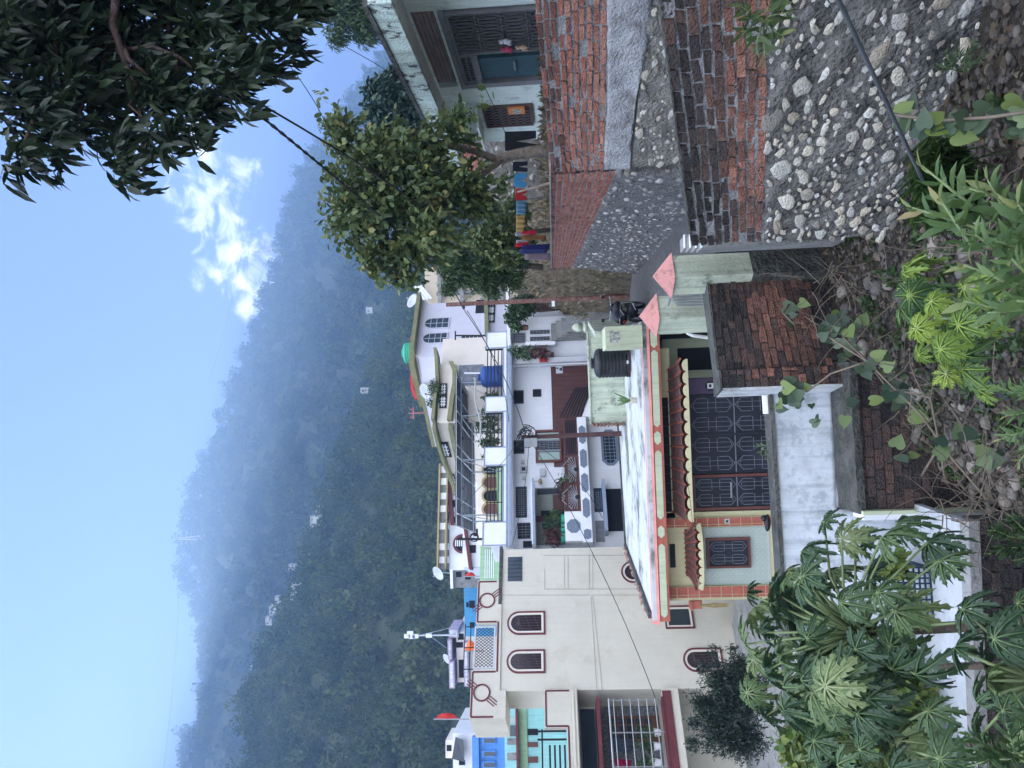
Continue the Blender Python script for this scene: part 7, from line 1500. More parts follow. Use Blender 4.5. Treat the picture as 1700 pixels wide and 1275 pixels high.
shoots('leafy_shrub', P(1790, 420, 3.1), [P(*q) for q in [(1530, 275, 3.1), (1515, 345, 3.1), (1560, 330, 3.0), (1600, 310, 3.0), (1620, 390, 2.8), (1655, 400, 2.8), (1690, 340, 2.8), (1640, 300, 3.0)]], .13, 15, 'leafy shrub with reddish young tips at the foot of the stone wall', 'shrub', L_sh, 31)
shoots('leafy_shrub', P(1800, 520, 2.8), [P(*q) for q in [(1600, 440, 2.8), (1650, 460, 2.7), (1680, 430, 2.6), (1640, 520, 2.6), (1690, 500, 2.5), (1600, 500, 2.8)]], .12, 14, 'leafy shrub with olive tips in front of the variegated papaya sapling', 'shrub', L_sh, 32)
shoots('bottom_herb', P(1760, 680, 3.6), [P(*q) for q in [(1650, 640, 3.6), (1670, 690, 3.6), (1660, 730, 3.6), (1690, 640, 3.4), (1690, 770, 3.5)]], .07, 18, 'small green herb at the bottom edge between rubble and sapling', 'herb', L_sh, 33, rt=.006)
shoots('wild_bush', P(1740, 900, 5.0), [P(*q) for q in [(1650, 880, 5), (1660, 910, 5), (1680, 860, 5), (1690, 930, 4.8), (1640, 920, 5.1), (1690, 890, 4.8)]], .085, 26, 'small dark bush growing against the courtyard brick wall', 'bush', L_mid, 34, rt=.008)
shoots('wild_bush', P(1740, 1270, 3.4), [P(*q) for q in [(1610, 1220, 3.6), (1640, 1260, 3.5), (1670, 1200, 3.4), (1600, 1275, 3.6), (1580, 1240, 3.7), (1660, 1280, 3.3), (1690, 1160, 3.4)]], .08, 24, 'tangled leafy bush in the bottom left corner', 'bush', L_mid, 35, rt=.008)
# undergrowth in the yard left: patch of herbs
v, f, a = foliage(Bl([(1480, 1150, 8.9, 60), (1420, 1180, 9, 60), (1350, 1250, 9.2, 60), (1500, 1250, 8.6, 60), (1430, 1260, 8.8, 60), (1480, 940, 8.9, 26)]), 1500, 5, .11, 'oval', np.random.default_rng(61)); tag(link_mesh('undergrowth', v, f, leafmat('herb_leaves', [(.03, .06, .02), (.07, .13, .03), (.14, .20, .04), (.22, .24, .05)], trans=.3), attr=a, base=(-3.5, 8.9, -4.1)), 'mixed green and yellowish undergrowth filling the left of the courtyard', 'undergrowth', kind='stuff')
# ---- vine with round leaves on the dark walls
L_vine = leafmat('vine_leaves', [(.035, .065, .045), (.06, .10, .06), (.10, .15, .085), (.17, .24, .06)], rough=.5, trans=.2); M_stem = mat('dry_stem', (.15, .125, .10), var=.3, bump=.1)
def vine(path, leaves, size, label, seed, name='climbing_vine', kind='heart', cat='vine'):
    rng = np.random.default_rng(seed); T = thing(name, path[0][0], label, cat, 'vines over the dark walls'); m = MB()
    for p in path: m.tube(p, .012, 5)
    n = len(leaves); pos = np.array(leaves) + rng.normal(0, .02, (n, 3)); d = rng.normal(0, .6, (n, 3)); d[:, 2] -= .8; d[:, 1] -= .25
    up_ = np.tile([0, -1., .5], (n, 1)); v, f, a = scatter_leaves(pos, d, size * rng.uniform(.7, 1.2, n), kind, rng, .5, None, up=(0, -1, .6)); link_mesh('leaves', v, f, L_vine, T, attr=a); m.build('stems', M_stem, T, smooth=True)
def around(pts, k, sp, seed):
    rng = np.random.default_rng(seed); return [np.array(p) + rng.normal(0, sp, 3) * np.array([1, .3, 1]) for p in pts for _ in range(k)]
v1 = [P(1470, 640, 7.9), P(1440, 600, 8.0), P(1400, 575, 8.2), P(1370, 555, 8.4)]; v2 = [P(1440, 600, 8.0), P(1380, 620, 8.6), P(1340, 650, 8.9), P(1300, 655, 9.1)]
vine([v1, v2], around([P(1370, 545, 8.4), P(1385, 560, 8.4), P(1400, 575, 8.3), P(1385, 535, 8.5), P(1410, 545, 8.3)], 5, .09, 1) + around([P(1300, 640, 9.0), P(1315, 655, 9.0), P(1330, 650, 9.0), P(1310, 670, 9.0)], 4, .07, 2) + [P(1355, 690, 9.1), P(1350, 700, 9.1)], .15, 'grey green round leaved vine climbing over the corner of the dark brick wall', 41)
v1 = [P(1400, 560, 8.2), P(1470, 630, 7.6), P(1530, 690, 7.2), P(1580, 760, 7.0), P(1640, 830, 6.6)]; v2 = [P(1500, 650, 7.4), P(1545, 660, 7.0), P(1560, 740, 7.0), P(1530, 790, 7.4)]
vine([v1, v2, [P(1560, 740, 7.0), P(1570, 800, 7.2)]], around([P(1470, 640, 7.6), P(1450, 610, 7.8), P(1495, 650, 7.4)], 6, .08, 3) + [P(1485, 740, 8.5), P(1495, 760, 8.5), P(1510, 750, 8.5), P(1410, 670, 8.8), P(1405, 690, 8.8), P(1440, 665, 8.5)] + around([P(1590, 740, 6.6), P(1620, 760, 6.4), P(1690, 740, 6)], 4, .1, 4), .15, 'woody vine trailing down the rubble slope beside the low brick wall', 42)
v1 = [P(1310, 505, 9.5), P(1300, 520, 9.4), P(1320, 540, 9.3)]
vine([v1], [P(1300, 510, 9.5), P(1312, 522, 9.4), P(1308, 535, 9.4), P(1328, 505, 9.4)], .17, 'four vine leaves hanging on the middle of the dark brick wall', 43)
v1 = [P(1480, 190, 5.2), P(1560, 200, 5.0), P(1640, 195, 4.8), P(1710, 185, 4.6)]
vine([v1], around([P(1500, 195, 5.2), P(1540, 205, 5.0), P(1580, 200, 5.0), P(1620, 200, 4.9), P(1660, 190, 4.8), P(1695, 195, 4.7)], 6, .05, 5), .13, 'row of dark heart shaped vine leaves along the foot of the stone wall', 44)
shoots('wall_sapling', P(1268, 30, 5.45), [P(*q) for q in [(1230, 60, 5.2), (1240, 30, 5.2), (1270, 95, 5.2), (1300, 60, 5.2), (1310, 20, 5.2), (1225, 5, 5.3), (1290, -10, 5.3), (1255, 75, 5.1)]], .13, 11, 'small glossy leaved fig sapling sprouting from the brick courses', 'sapling', L_guava, 45, rt=.008)
shoots('wall_herb', P(1600, 120, 5.4), [P(*q) for q in [(1570, 90, 5.3), (1590, 75, 5.3), (1620, 70, 5.2), (1560, 110, 5.3), (1610, 100, 5.2), (1635, 85, 5.2)]], .06, 16, 'small herb growing out of the cobbles of the retaining wall', 'herb', L_mid, 46, rt=.004)
simple = shoots('small_sprig', F1w.w(F1w.sz(1262, 745)[0], -3.0, 6.0) if False else P(1280, 735, 9.9), [P(1255, 742, 9.9), P(1262, 755, 9.9), P(1270, 760, 9.9)], .07, 5, 'yellow green sprig standing on the parapet coping', 'sprig', L_var, 47, rt=.004)
# weeds on the slope
rng = np.random.default_rng(72); vv = []; bl_ = []
for _ in range(150):
    x, y = rng.uniform(-1.3, 2.0), rng.uniform(3.2, 9.0); bl_.append((x, y, slope_z(x, y) + .06, rng.uniform(.05, .14), rng.uniform(.05, .14), .08))
v, f, a = foliage(bl_, 900, 5, .06, 'oval', rng, droop=-.1, twig=.05); tag(link_mesh('weeds', v, f, MATS['mid_green_leaves'], attr=a, base=(0, 6, -3.6)), 'low green weeds scattered between stones on the slope', 'weeds', kind='stuff')
# grass tuft
rng = np.random.default_rng(71); n = 2600; b = np.array([P(1560 + 40 * rng.random(), 225 + 90 * rng.random(), 5.5) for _ in range(n)]); d = rng.normal(0, .35, (n, 3)); d[:, 0] -= .9; d[:, 2] += .55; d[:, 1] -= .1
v, f, a = scatter_leaves(b, d, rng.uniform(.15, .42, n), 'quad', rng, .4); tv = v.reshape(n, 4, 3); c = (tv[:, 0:1] + tv[:, 2:3]) / 2; ax = (tv[:, 2:3] - tv[:, 0:1]); ax /= np.linalg.norm(ax, axis=2, keepdims=True); rel = tv - c; par_ = (rel * ax).sum(2, keepdims=True) * ax; tv = c + par_ + (rel - par_) * .035; tv[:, 2, 2] -= .06
tag(link_mesh('grass', tv.reshape(-1, 3), f, leafmat('grass_blades', [(.02, .06, .02), (.05, .11, .03), (.10, .16, .05)], trans=.3), attr=a, base=P(1570, 260, 5.5)), 'fine green grass tuft at the foot of the stone retaining wall', 'grass', kind='stuff')
# ---- ridge trees, each a tree
rng = np.random.default_rng(81); L_r = leafmat('ridge_leaves', [(.02, .04, .015), (.05, .08, .025), (.09, .12, .035)], rough=.8, trans=.25, spec=.1)
protos = []
for i in range(5):
    T = thing('ridge_tree', (0, 0, 0), 'tree', 'tree', 'trees along the mountain ridge'); s = 1.0
    v, f, a = crown_tpl(200 + i, 420, tall=.8 + .15 * i, lobes=9, leaf=.16); v = v * np.array([1, 1, 1]) + np.array([0, 0, 1.15]); link_mesh('crown', v, f, L_r, T, attr=a); MB().tube([(0, 0, -.4), (.03, 0, .4), (0, .02, 1.0)], [.07, .055, .03], 6).build('trunk', M_barkd, T); protos.append(T)
ys = list(np.linspace(1265, 330, 60)) + [258, 245, 200, 185, 150, 120, 90]
for j, y in enumerate(ys):
    y = y + rng.uniform(-6, 6); x = np.interp(-y, [-q[1] for q in mt_pts], [q[0] for q in mt_pts]); az, e = az_el(x, y); r = RM * (1 + .25 * max(0, min(az, .6))) * rng.uniform(.985, 1.0); z = float(hill_z(np.array([az]), np.array([r]), 'far')[0]); big = 1 + .6 * (1250 > y > 600) * rng.random()
    s = 1.4 * rng.uniform(3.6, 6.5) * (1.9 if 840 < y < 900 or 980 > y > 940 else 1.45 if y > 600 else 1.2) * (1 if y > 300 else .8)
    if j < 5: o = protos[j]
    else:
        o = protos[j % 5].copy(); COL.objects.link(o)
        for ch in protos[j % 5].children: c = ch.copy(); COL.objects.link(c); c.parent = o
    o.location = (r * math.sin(az), r * math.cos(az), z - 1); o.scale = (s * rng.uniform(.85, 1.2), s, s * rng.uniform(.9, 1.3)); o.rotation_euler = (0, 0, rng.uniform(0, 6.28))
    o['label'] = 'hazy tree standing on the ridge line of the mountain'
# ================================================================ poles, cables, scooter, stones, pylons, hill houses
def slope_hit(x, y, dz=0):
    r = Fw + (x - 850) / FPX * EV + (637.5 - y) / FPX * EU; d = 2.0
    while d < 11:
        p = r * (d / r[1])
        if p[2] < slope_z(p[0], p[1]) + dz: return p
        d += .05
    return None
T = thing('rusty_pole', setz(P(1020, 493, 28), -2.8), 'tall rusty iron pole standing on the dry bank by the lane', 'pole')
MB().tube([setz(P(1020, 493, 28), -2.8), P(741, 506, 28)], [.10, .075], 10).build('shaft', M_rust, T)
MB().tube([P(770, 500, 28), P(770, 513, 28)], .05, 6).build('bracket', M_metal, T); q = Frame(P(905, 499, 27.8), 0); MB().box(q, *q.rect(916, 500, 921, 509), .05, .09).build('number_plate', M_white, T)
T = thing('utility_pole', setz(P(1040, 719, 26.6), -4.0), 'brown iron utility pole with a tangle of cables behind the flat roof', 'pole')
MB().tube([setz(P(1040, 719, 26.6), -4.0), P(866, 726, 26.6)], [.10, .07], 10).build('shaft', mat('brown_iron', (.08, .04, .04), var=.3, bump=.1), T)
rg = random.Random(9); m = MB(); c = P(872, 724, 26.5)
for k in range(16):
    a = rg.uniform(0, 6.28); r1 = rg.uniform(.12, .42); pts = [c + np.array([math.cos(t) * r1 + rg.uniform(-.05, .05), rg.uniform(-.1, .1), math.sin(t) * r1 * .7 + rg.uniform(-.15, .1)]) for t in np.linspace(a, a + rg.uniform(2, 5), 8)]; m.tube(pts, .014, 4)
m.build('cable_tangle', M_wire, T); fr = Frame(P(880, 735, 26.4), 0); MB().box(fr, *fr.rect(871, 727, 892, 741), 0, .2).build('junction_box', mat('dull_box', (.25, .27, .28), var=.3), T)
T = thing('service_pole', setz(P(850, 557, 33), 0.5), 'thin black pole with a crossbar before the arched window house', 'pole'); MB().tube([P(806, 557, 33), P(755, 557, 33)], .035, 6).build('shaft', M_black, T); MB().tube([P(756, 549.5, 33), P(756, 564.5, 33)], .035, 6).build('crossbar', M_black, T)
T = thing('coil_pole', P(802, 893, 30), 'black lattice arm with a coil of cable at the end of the white balcony', 'pole'); MB().tube([P(802, 895, 30), P(762, 895, 30)], .05, 6).build('arm', M_black, T)
m = MB(); c = P(787, 893, 29.8)
for k in range(4): m.tube([c + np.array([math.cos(t) * (.14 + .012 * k), .03 * k, math.sin(t) * (.14 + .012 * k)]) for t in np.linspace(0, 2 * PI, 18)], .014, 5)
m.build('cable_coil', M_wire, T)
# cables
def span(a, b, sag, r, label, name='cable', n=24, twist=0):
    a, b = np.array(a), np.array(b); m = MB()
    for s_ in range(2 if twist else 1):
        pts = []; N_ = n * (8 if twist else 1)
        for i in range(N_ + 1): f = i / N_; p = a + (b - a) * f; p[2] -= 4 * sag * f * (1 - f); ph = f * np.linalg.norm(b - a) * 14 + s_ * PI; pts.append(p + (np.array([math.cos(ph) * .7, math.cos(ph) * .7, math.sin(ph)]) * r * 1.0 if twist else 0))
        m.tube(pts, r, 5)
    tag(m.build(name, M_wire, base=a), label, 'cable')
span(P(330, 110, 6), P(768, 511, 27.9), .35, .011, 'thick twisted black cable sagging from the mango branches to the rusty pole', twist=1)
span(P(768, 511, 27.9), P(873, 722, 26.6), .25, .016, 'thick cable running from the rusty pole to the utility pole')
span(P(420, 165, 7), P(770, 500, 27.9), 1.2, .012, 'thin second cable hanging beside the thick twisted cable')
span(P(470, 95, 8), P(560, 300, 14), .2, .005, 'thin line passing above the guava crown')
span(P(540, 60, 9), P(700, 160, 16), .1, .005, 'thin wire crossing the small piece of sky by the turquoise roof')
span(P(880, 730, 26.6), P(1088, 1159, 24.2), .25, .012, 'wire crossing the cream wall down to the lower balcony')
span(P(775, 515, 27.8), P(845, 700, 29), .3, .012, 'thin wire dropping to the white balcony slab')
span(P(875, 715, 26.6), P(735, 868, 31), .2, .01, 'thin wire climbing from the utility pole past the solar panels')
span(P(885, 735, 26.6), P(1000, 860, 19.8), .3, .01, 'thin wire from the utility pole down behind the flat roof')
span(P(878, 740, 26.6), P(850, 905, 27.5), .1, .01, 'thin wire along the white house wall to the cream house')
span(P(1120, 690, 18.2), P(1150, 870, 18.2), .05, .006, 'thin cable slung before the clay tile awnings')
# the diagonal iron rod and a dark pipe on the slope
a, b = P(1385, -15, 3.9), P(1568, 377, 6.0); tag(MB().tube([a, b], .0125, 8).build('iron_rod', mat('grey_rod', (.14, .16, .19), rough=.35, metal=.5, var=.2, bump=0), base=b), 'long thin grey rod slanting across the stone wall', 'rod')
a, b = P(1585, 570, 4.4), P(1672, 662, 4.4); tag(MB().tube([a, (a + b) / 2 + np.array([0, 0, .02]), b], .02, 8).build('black_pipe', M_metal, base=b), 'dark pipe lying on the rubble slope', 'pipe')
# ---- motorcycle on the lane, seen from behind its rack
mc = setz(P(1072, 517, 20.8), -2.53); T = thing('motorcycle', mc, 'black motorcycle with chrome crash bars parked on the lane by the house corner', 'motorcycle'); X, Y, Z = mc; hd = math.radians(68); fx, fy = math.cos(hd), math.sin(hd)
def mp_(a, s, z): return np.array([X + fx * a - fy * s, Y + fy * a + fx * s, Z + z])
def wheel(a, par):
    m = MB(); K = 24; vs = []; R0 = .3
    for k in range(K):
        t = 2 * PI * k / K
        for (r_, w_) in ((R0, .03), (R0, -.03), (R0 - .06, -.045), (R0 - .06, .045)): vs.append(mp_(a + math.cos(t) * r_, w_, R0 + math.sin(t) * r_))
    m.add(vs, [(4 * k + j, 4 * k + (j + 1) % 4, 4 * ((k + 1) % K) + (j + 1) % 4, 4 * ((k + 1) % K) + j) for k in range(K) for j in range(4)]); w_ = m.build('wheel', M_black, par); g = MB()
    for k in range(10): t = 2 * PI * k / 10; g.bar(mp_(a, 0, R0), mp_(a + math.cos(t) * .25, 0, R0 + math.sin(t) * .25), .006)
    g.tube([mp_(a, -.06, R0), mp_(a, .06, R0)], .04, 8); g.build('spokes', M_steel, w_)
wheel(-.62, T); wheel(.64, T)
m = MB(); m.blob(mp_(.12, 0, .82), .3, .3, .14, .03, 10); m.blob(mp_(-.45, 0, .72), .22, .22, .12, .03, 10); m.blob(mp_(.5, 0, .9), .12, .12, .16, .02, 8); m.build('body', M_black, T, smooth=True)
m = MB().tube([mp_(-.75, 0, .83), mp_(-.4, 0, .86), mp_(-.05, 0, .82)], [.09, .14, .12], 8); m.build('seat', M_metal, T, smooth=True); m = MB().blob(mp_(.05, 0, .42), .2, .2, .16, .05, 8); m.build('engine', M_metal, T)
m = MB().tube([mp_(.5, 0, .8), mp_(.66, 0, .3)], .03, 6); m.tube([mp_(.38, -.36, 1.02), mp_(.46, -.12, .98), mp_(.46, .12, .98), mp_(.38, .36, 1.02)], .016, 6); m.build('handlebar', M_steel, T)
for s_ in (-1, 1): m = MB().bar(mp_(.4, s_ * .25, 1.0), mp_(.42, s_ * .32, 1.16), .008); m.blob(mp_(.42, s_ * .34, 1.2), .06, .03, .05, 0); m.build('mirror', M_black, T)
m = MB()
for s_ in (-1, 1): m.tube([mp_(-.2, s_ * .12, .35), mp_(-.1, s_ * .3, .45), mp_(-.1, s_ * .3, .75), mp_(-.5, s_ * .22, .8), mp_(-.75, s_ * .15, .72)], .012, 6)
m.tube([mp_(-.75, -.15, .8), mp_(-.95, -.12, .85), mp_(-.95, .12, .85), mp_(-.75, .15, .8)], .012, 6); m.build('crash_bars', M_steel, T); MB().blob(mp_(.66, 0, .86), .09, .09, .1, 0, 10).build('headlight', M_steel, T, smooth=True); MB().blob(mp_(-.88, 0, .72), .05, .05, .04, 0).build('tail_light', mat('red_lens', (.3, .01, .01), rough=.3, var=.05, bump=0), T)
# ---- river stones on the slope
rg = random.Random(5); M_riv = mat('river_stone', (.2, .19, .175), rnd=[(.06, .06, .06), (.11, .105, .10), (.17, .155, .135), (.27, .25, .22)], rough=.75, var=.2, scale=10, bump=.15, col2=(.07, .065, .06), thr=(.58, .75)); k = 0; placed = []
zones = [((1480, 1600), (330, 430), 24, .045, .085), ((1440, 1560), (420, 560), 18, .05, .10), ((1500, 1660), (640, 740), 30, .045, .10), ((1560, 1690), (720, 850), 40, .05, .10), ((1590, 1690), (330, 480), 14, .06, .1), ((1380, 1480), (460, 600), 12, .05, .1)]
for (xr0, yr0, cnt, r0, r1) in zones:
    for _ in range(cnt):
        p = slope_hit(rg.uniform(*xr0), rg.uniform(*yr0))
        if p is None: continue
        r = rg.uniform(r0, r1)
        if any(np.linalg.norm(p - q) < (r + s) * .75 for q, s in placed): continue
        placed.append((p, r)); m = MB(); m.rnd = rg.random(); m.blob(p + np.array([0, 0, r * .25]), r * rg.uniform(.9, 1.3), r * rg.uniform(.8, 1.1), r * rg.uniform(.55, .8), .09, 12, rg); o = m.build('river_stone', M_riv, smooth=True, base=p, attr=True); tag(o, 'smooth grey brown river stone lying on the rubble slope', 'stone', 'river stones on the slope')
rng = np.random.default_rng(91); n = 5200; X_ = rng.uniform(-1.6, 2.6, n); Y_ = rng.uniform(2.2, 9.6, n); B_ = MB(); okp = []
base = MB(); base.blob((0, 0, 0), 1, 1, .7, .15, 6, random.Random(2)); bv = np.array(base.v); bf = base.f
q4 = np.array([f for f in bf if len(f) == 4]); s = rng.uniform(.012, .038, n); Zz = np.array([slope_z(a, b) for a, b in zip(X_, Y_)]); rot = rng.uniform(0, 6.28, n)
V = np.stack([X_[:, None] + s[:, None] * (bv[None, :, 0] * np.cos(rot)[:, None] - bv[None, :, 1] * np.sin(rot)[:, None]) * 1.3, Y_[:, None] + s[:, None] * (bv[None, :, 0] * np.sin(rot)[:, None] + bv[None, :, 1] * np.cos(rot)[:, None]), Zz[:, None] + s[:, None] * (bv[None, :, 2] + .3)], -1).reshape(-1, 3)
F = (q4[None] + (np.arange(n) * len(bv))[:, None, None]).reshape(-1, 4); tag(link_mesh('rubble_gravel', V, F, mat('dark_gravel', (.1, .1, .1), rnd=[(.035, .033, .03), (.07, .065, .06), (.13, .12, .11)], rough=.9, var=.2, bump=0), attr=np.repeat(rng.random(n), len(q4)), base=(0, 6, -3.6)), 'loose dark gravel and stone chips covering the slope', 'gravel', kind='stuff')
n = 5500; X_ = rng.uniform(-1.7, 2.4, n); Y_ = rng.uniform(2.4, 9.7, n); pos = np.array([(a, b, slope_z(a, b) + rng.uniform(.01, .05)) for a, b in zip(X_, Y_)]); d = rng.normal(0, 1, (n, 3)); d[:, 2] *= .25
v, f, a = scatter_leaves(pos, d, rng.uniform(.04, .10, n), 'oval', rng, 1.2); tag(link_mesh('dry_leaves', v, f, leafmat('dry_leaf_litter', [(.04, .03, .022), (.07, .055, .04), (.12, .09, .065), (.05, .06, .03)], trans=.05), attr=a, base=(0, 6, -3.6)), 'brown fallen leaves scattered over the rubble slope', 'leaf litter', kind='stuff')
# dry twigs
m = MB(); rg = random.Random(12)
def twig(x, y, d, L, ang, n=5):
    p = P(x, y, d); a = ang; pts = [p]
    for _ in range(n): a += rg.uniform(-.35, .35); p = p + np.array([math.cos(a), rg.uniform(-.2, .2), math.sin(a)]) * L / n; pts.append(p)
    m.tube(pts, [.0055 * (1 - .7 * i / n) for i in range(n + 1)], 4); return pts
for zx, zy, dd, cnt in [((1330, 1500), (430, 560), (7.6, 8.6), 34), ((1560, 1690), (740, 880), (5.6, 6.6), 46), ((1470, 1600), (600, 760), (6.6, 7.4), 22), ((1560, 1690), (370, 480), (4.6, 5.4), 18)]:
    for _ in range(cnt):
        pts = twig(rg.uniform(*zx), rg.uniform(*zy), rg.uniform(*dd), rg.uniform(.25, .8), rg.uniform(0, 6.28))
tag(m.build('dry_twigs', M_stem, base=(0, 7, -3.5)), 'tangle of dry grey twigs and creeper stems over the slope', 'twigs', kind='stuff')
# dry grass on the bank
n = 9000; rng = np.random.default_rng(93); X_ = rng.uniform(2.6, 9, n); Y_ = rng.uniform(14, 36, n)
def bank_z(x, y):
    xl = np.interp(y, [8, 11.1, 24, 26, 28, 30, 33, 36, 44], [4.6, 3.45, 3.85, 3.4, 2.9, 2.5, 2.65, 2.9, 2.9]); z = -.35 + 2.1 * np.interp(y, [14, 23, 33, 44], [0, .12, .85, 1.0]) + np.interp(x - xl, [0, 3, 24], [0, .3, 2.5])
    return z - (2.6 * np.maximum(0, 1 - (x - xl) / 1.6) * np.minimum(1, (y - 24.3) / .7) if y > 24.3 else 0), x - xl
P_ = [(x, y) + bank_z(x, y) for x, y in zip(X_, Y_)]; pos = np.array([(x, y, z) for x, y, z, e in P_ if e > .05]); n = len(pos); d = rng.normal(0, .5, (n, 3)); d[:, 2] += .8
v, f, a = scatter_leaves(pos, d, rng.uniform(.1, .3, n), 'long', rng, 1.0); tag(link_mesh('dry_grass', v, f, leafmat('dry_grass_blades', [(.06, .07, .03), (.16, .13, .08), (.24, .19, .12), (.10, .10, .05)], trans=.2), attr=a, base=(5, 24, 0)), 'dry brown grass and weeds covering the bank behind the lane wall', 'dry grass', kind='stuff')
# blue plastic crate and bucket in the courtyard
cq = P(1490, 985, 8.9); cq = np.array([cq[0], 9.0, -4.15]); m = MB(); fr = Frame((cq[0], 8.85, 0), 5); g_ = 10
for i in range(g_ + 1):
    a = -.3 + .6 * i / g_; m.box(fr, a - .008, a + .008, -4.14, -3.78, 0, .02); m.box(fr, a - .008, a + .008, -4.14, -3.78, -.42, -.4)
for j in range(7): z = -4.14 + .36 * j / 6; m.box(fr, -.31, .31, z - .01, z + .01, .021, .035); m.box(fr, -.31, -.29, z - .01, z + .01, -.4, 0); m.box(fr, .29, .31, z - .01, z + .01, -.4, 0)
tag(m.build('plastic_crate', mat('blue_plastic', (.01, .03, .06), rough=.4, var=.1, bump=0), base=cq), 'dark blue openwork plastic crate on the courtyard behind the papaya', 'crate')
# black bird-like pot plant by the grille and small black thing on coping: dark shoe
q = P(1278, 868, 9.8); m = MB().blob(q + np.array([0, 0, .03]), .11, .05, .04, .05, 10); m.blob(q + np.array([.06, 0, .07]), .04, .045, .04, .05, 8); tag(m.build('shoe', M_black, base=q, smooth=True), 'black shoe left on the parapet coping beside the red tile column', 'shoe')
# ---- pylons
def pylon(x0, x1, y, d, label, w_=.12, lit=False):
    top = P(x0, y, d); base = P(x1, y, d); base[0] = top[0]; H_ = top[2] - base[2]; base = base - np.array([0, 0, 4]); H_ += 4; T = thing('power_pylon', base, label, 'pylon', 'pylons on the mountain ridge'); m = MB()
    def hw(f): return H_ * (.08 * (1 - f) ** 1.3 + .018)
    L = 9; r = .11
    for k in range(L):
        f0, f1 = k / L, (k + 1) / L
        c0 = [base + np.array([sx * hw(f0), sy * hw(f0), H_ * f0]) for sx, sy in ((-1, -1), (1, -1), (1, 1), (-1, 1))]; c1 = [base + np.array([sx * hw(f1), sy * hw(f1), H_ * f1]) for sx, sy in ((-1, -1), (1, -1), (1, 1), (-1, 1))]
        for i in range(4): m.bar(c0[i], c1[i], r * 1.3); m.bar(c0[i], c1[(i + 1) % 4], r * .7); m.bar(c1[i], c0[(i + 1) % 4], r * .7)
    m.build('lattice_tower', mat('pylon_steel', (.5, .47, .42), rough=.5, metal=.2, var=.05, bump=0), T); ins = MB()
    for f in (.66, .79, .92):
        a = MB(); 
        for s_ in (-1, 1): t_ = base + np.array([s_ * H_ * .17, 0, H_ * f]); a.bar(base + np.array([s_ * hw(f), 0, H_ * f + 1.2]), t_, r); a.bar(base + np.array([s_ * hw(f), 0, H_ * f - .3]), t_, r); ins.bar(t_, t_ - np.array([0, 0, 1.6]), .12)
        a.build('cross_arm', MATS['pylon_steel'], T)
    ins.build('insulators', M_metal, T); return base, H_
pylon(296, 356, 894, 860, 'tallest pylon standing on the summit part of the ridge'); pylon(352, 404, 1036, 830, 'pylon standing left of the summit pylon on the ridge'); pylon(402, 466, 420, 930, 'pylon standing in front of the white cloud on the right ridge')
for (a, b, lb) in [((404, 400, 930), (345, 640, 940), 'upper power line leaving the right ridge pylon'), ((412, 405, 930), (390, 620, 900), 'middle power line leaving the right ridge pylon'), ((300, 894, 860), (270, 1290, 760), 'power line running left from the summit pylon'), ((356, 1036, 830), (300, 1290, 700), 'power line running left from the left ridge pylon'), ((304, 890, 860), (440, 560, 800), 'power line running right from the summit pylon across the slope')]: span(P(*a), P(*b), 4, .14, lb, 'power_line')
# ---- houses and small things on the hillside
def hill_hit(x, y):
    r = Fw + (x - 850) / FPX * EV + (637.5 - y) / FPX * EU; d = 150
    while d < 1000:
        p = r * (d / r[1]); az = math.atan2(p[0], p[1]); rr = math.hypot(p[0], p[1])
        if rr < 540 and p[2] < float(hill_z(np.array([az]), np.array([rr]), 'near')[0]): return p
        if rr > 470 and p[2] < float(hill_z(np.array([az]), np.array([rr]), 'far')[0]): return p
        d += 2.0
    return r * (420 / r[1])
M_hw = mat('hill_house_white', (.42, .43, .43), var=.05, bump=0); M_hr = mat('hill_roof', (.30, .14, .11), var=.1, bump=0); M_hg = mat('hill_roof_grey', (.35, .37, .4), var=.1, bump=0)
lbs = ['white house with a terrace on the forest crest, largest of the hillside houses', 'small white hut right of the largest hillside house', 'small white house on the crest beyond the gap in the forest', 'pale cottage just below the smoke on the forest crest', 'pale low house in the middle of the hillside row', 'small grey roofed house beside the low hillside house', 'grey house at the upper end of the hillside row', 'white house with dark red roof at the left end of the hillside row', 'small pale house between the red roofed and the grey hillside houses', 'tiny white house in the hazy valley below the bright tree', 'tiny white house in the hazy valley furthest right', 'pale house half hidden by forest under the hillside row']
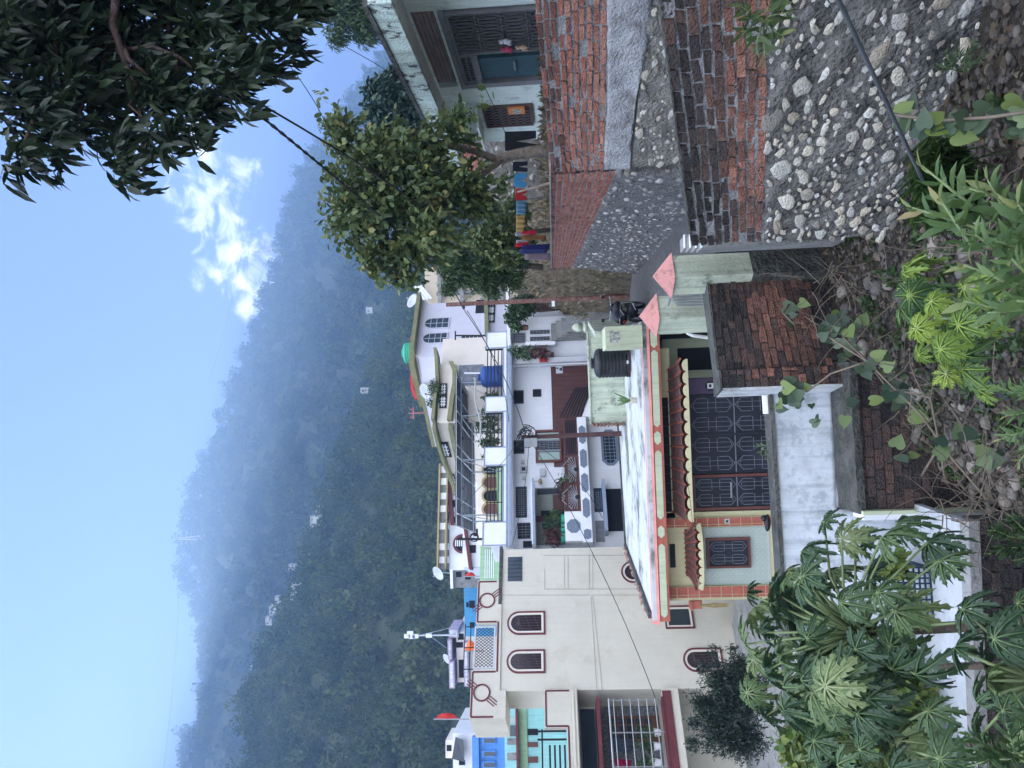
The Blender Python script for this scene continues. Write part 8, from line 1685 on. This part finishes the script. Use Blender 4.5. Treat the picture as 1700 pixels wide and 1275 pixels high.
for (x, y, w_, h_, mt_), lb in zip([(537, 865, 7, 4.5, 0), (543, 845, 3, 3, 0), (512, 915, 3.5, 2.5, 0), (494, 942, 4, 3, 0), (502, 982, 9, 3, 0), (462, 1012, 6, 3.5, 1), (455, 1030, 5, 3, 1), (420, 1150, 7, 4, 2), (428, 1110, 5, 3, 0), (617, 648, 4, 3, 0), (622, 515, 4, 3, 0), (470, 995, 4, 2.5, 0)], lbs):
    p = hill_hit(x, y); f = np.linalg.norm(p) / FPX; w_ *= 2.3 * f; h_ *= 2.0 * f; p = p * (1 - 30 / np.linalg.norm(p)) + np.array([0, 0, 3.0]); T = thing('hillside_house', p - np.array([0, 0, 2]), lb, 'house', 'houses on the forested hillside'); X, Y, Z = p
    MB().xbox(X - w_ / 2, X + w_ / 2, Y - 2, Y + 2.5, Z - 2, Z + h_ * .8).build('wall', M_hw, T); m = MB(); zz = Z + h_ * .8 + .01; m.add([(X - w_ / 2 - .4, Y - 2.4, zz), (X + w_ / 2 + .4, Y - 2.4, zz), (X + w_ / 2 + .4, Y + 2.9, zz), (X - w_ / 2 - .4, Y + 2.9, zz), (X - w_ / 2 - .2, Y + .2, zz + 1.1), (X + w_ / 2 + .2, Y + .2, zz + 1.1)], [(0, 1, 5, 4), (2, 3, 4, 5), (0, 4, 3), (1, 2, 5), (3, 2, 1, 0)]); m.build('roof', [M_hw, M_hg, M_hr][mt_], T)
    for k in range(max(1, int(w_ / 3))): a = X - w_ / 2 + 1 + k * 2.6; MB().xbox(a, a + .9, Y - 2.06, Y - 2.01, Z + .3, Z + 1.6).build('window', M_dark, T)
p = P(683, 686, 75); m = MB()
for dx, h in [(-.4, .4), (0, .8), (.4, .4)]: m.tube([p + np.array([dx, 0, -.2]), p + np.array([dx, 0, h * .4])], .05, 6)
m.tube([p + np.array([-.6, 0, -.2]), p + np.array([.6, 0, -.2])], .05, 6); m.tube([p + np.array([0, 0, -.2]), p + np.array([0, 0, -1.5])], .05, 6); tag(m.build('pink_trident', mat('pink_shrine_paint', (.55, .18, .2), var=.05, bump=0), base=p - np.array([0, 0, 1.5])), 'small pink trident shaped finial above the rear roofs', 'finial')
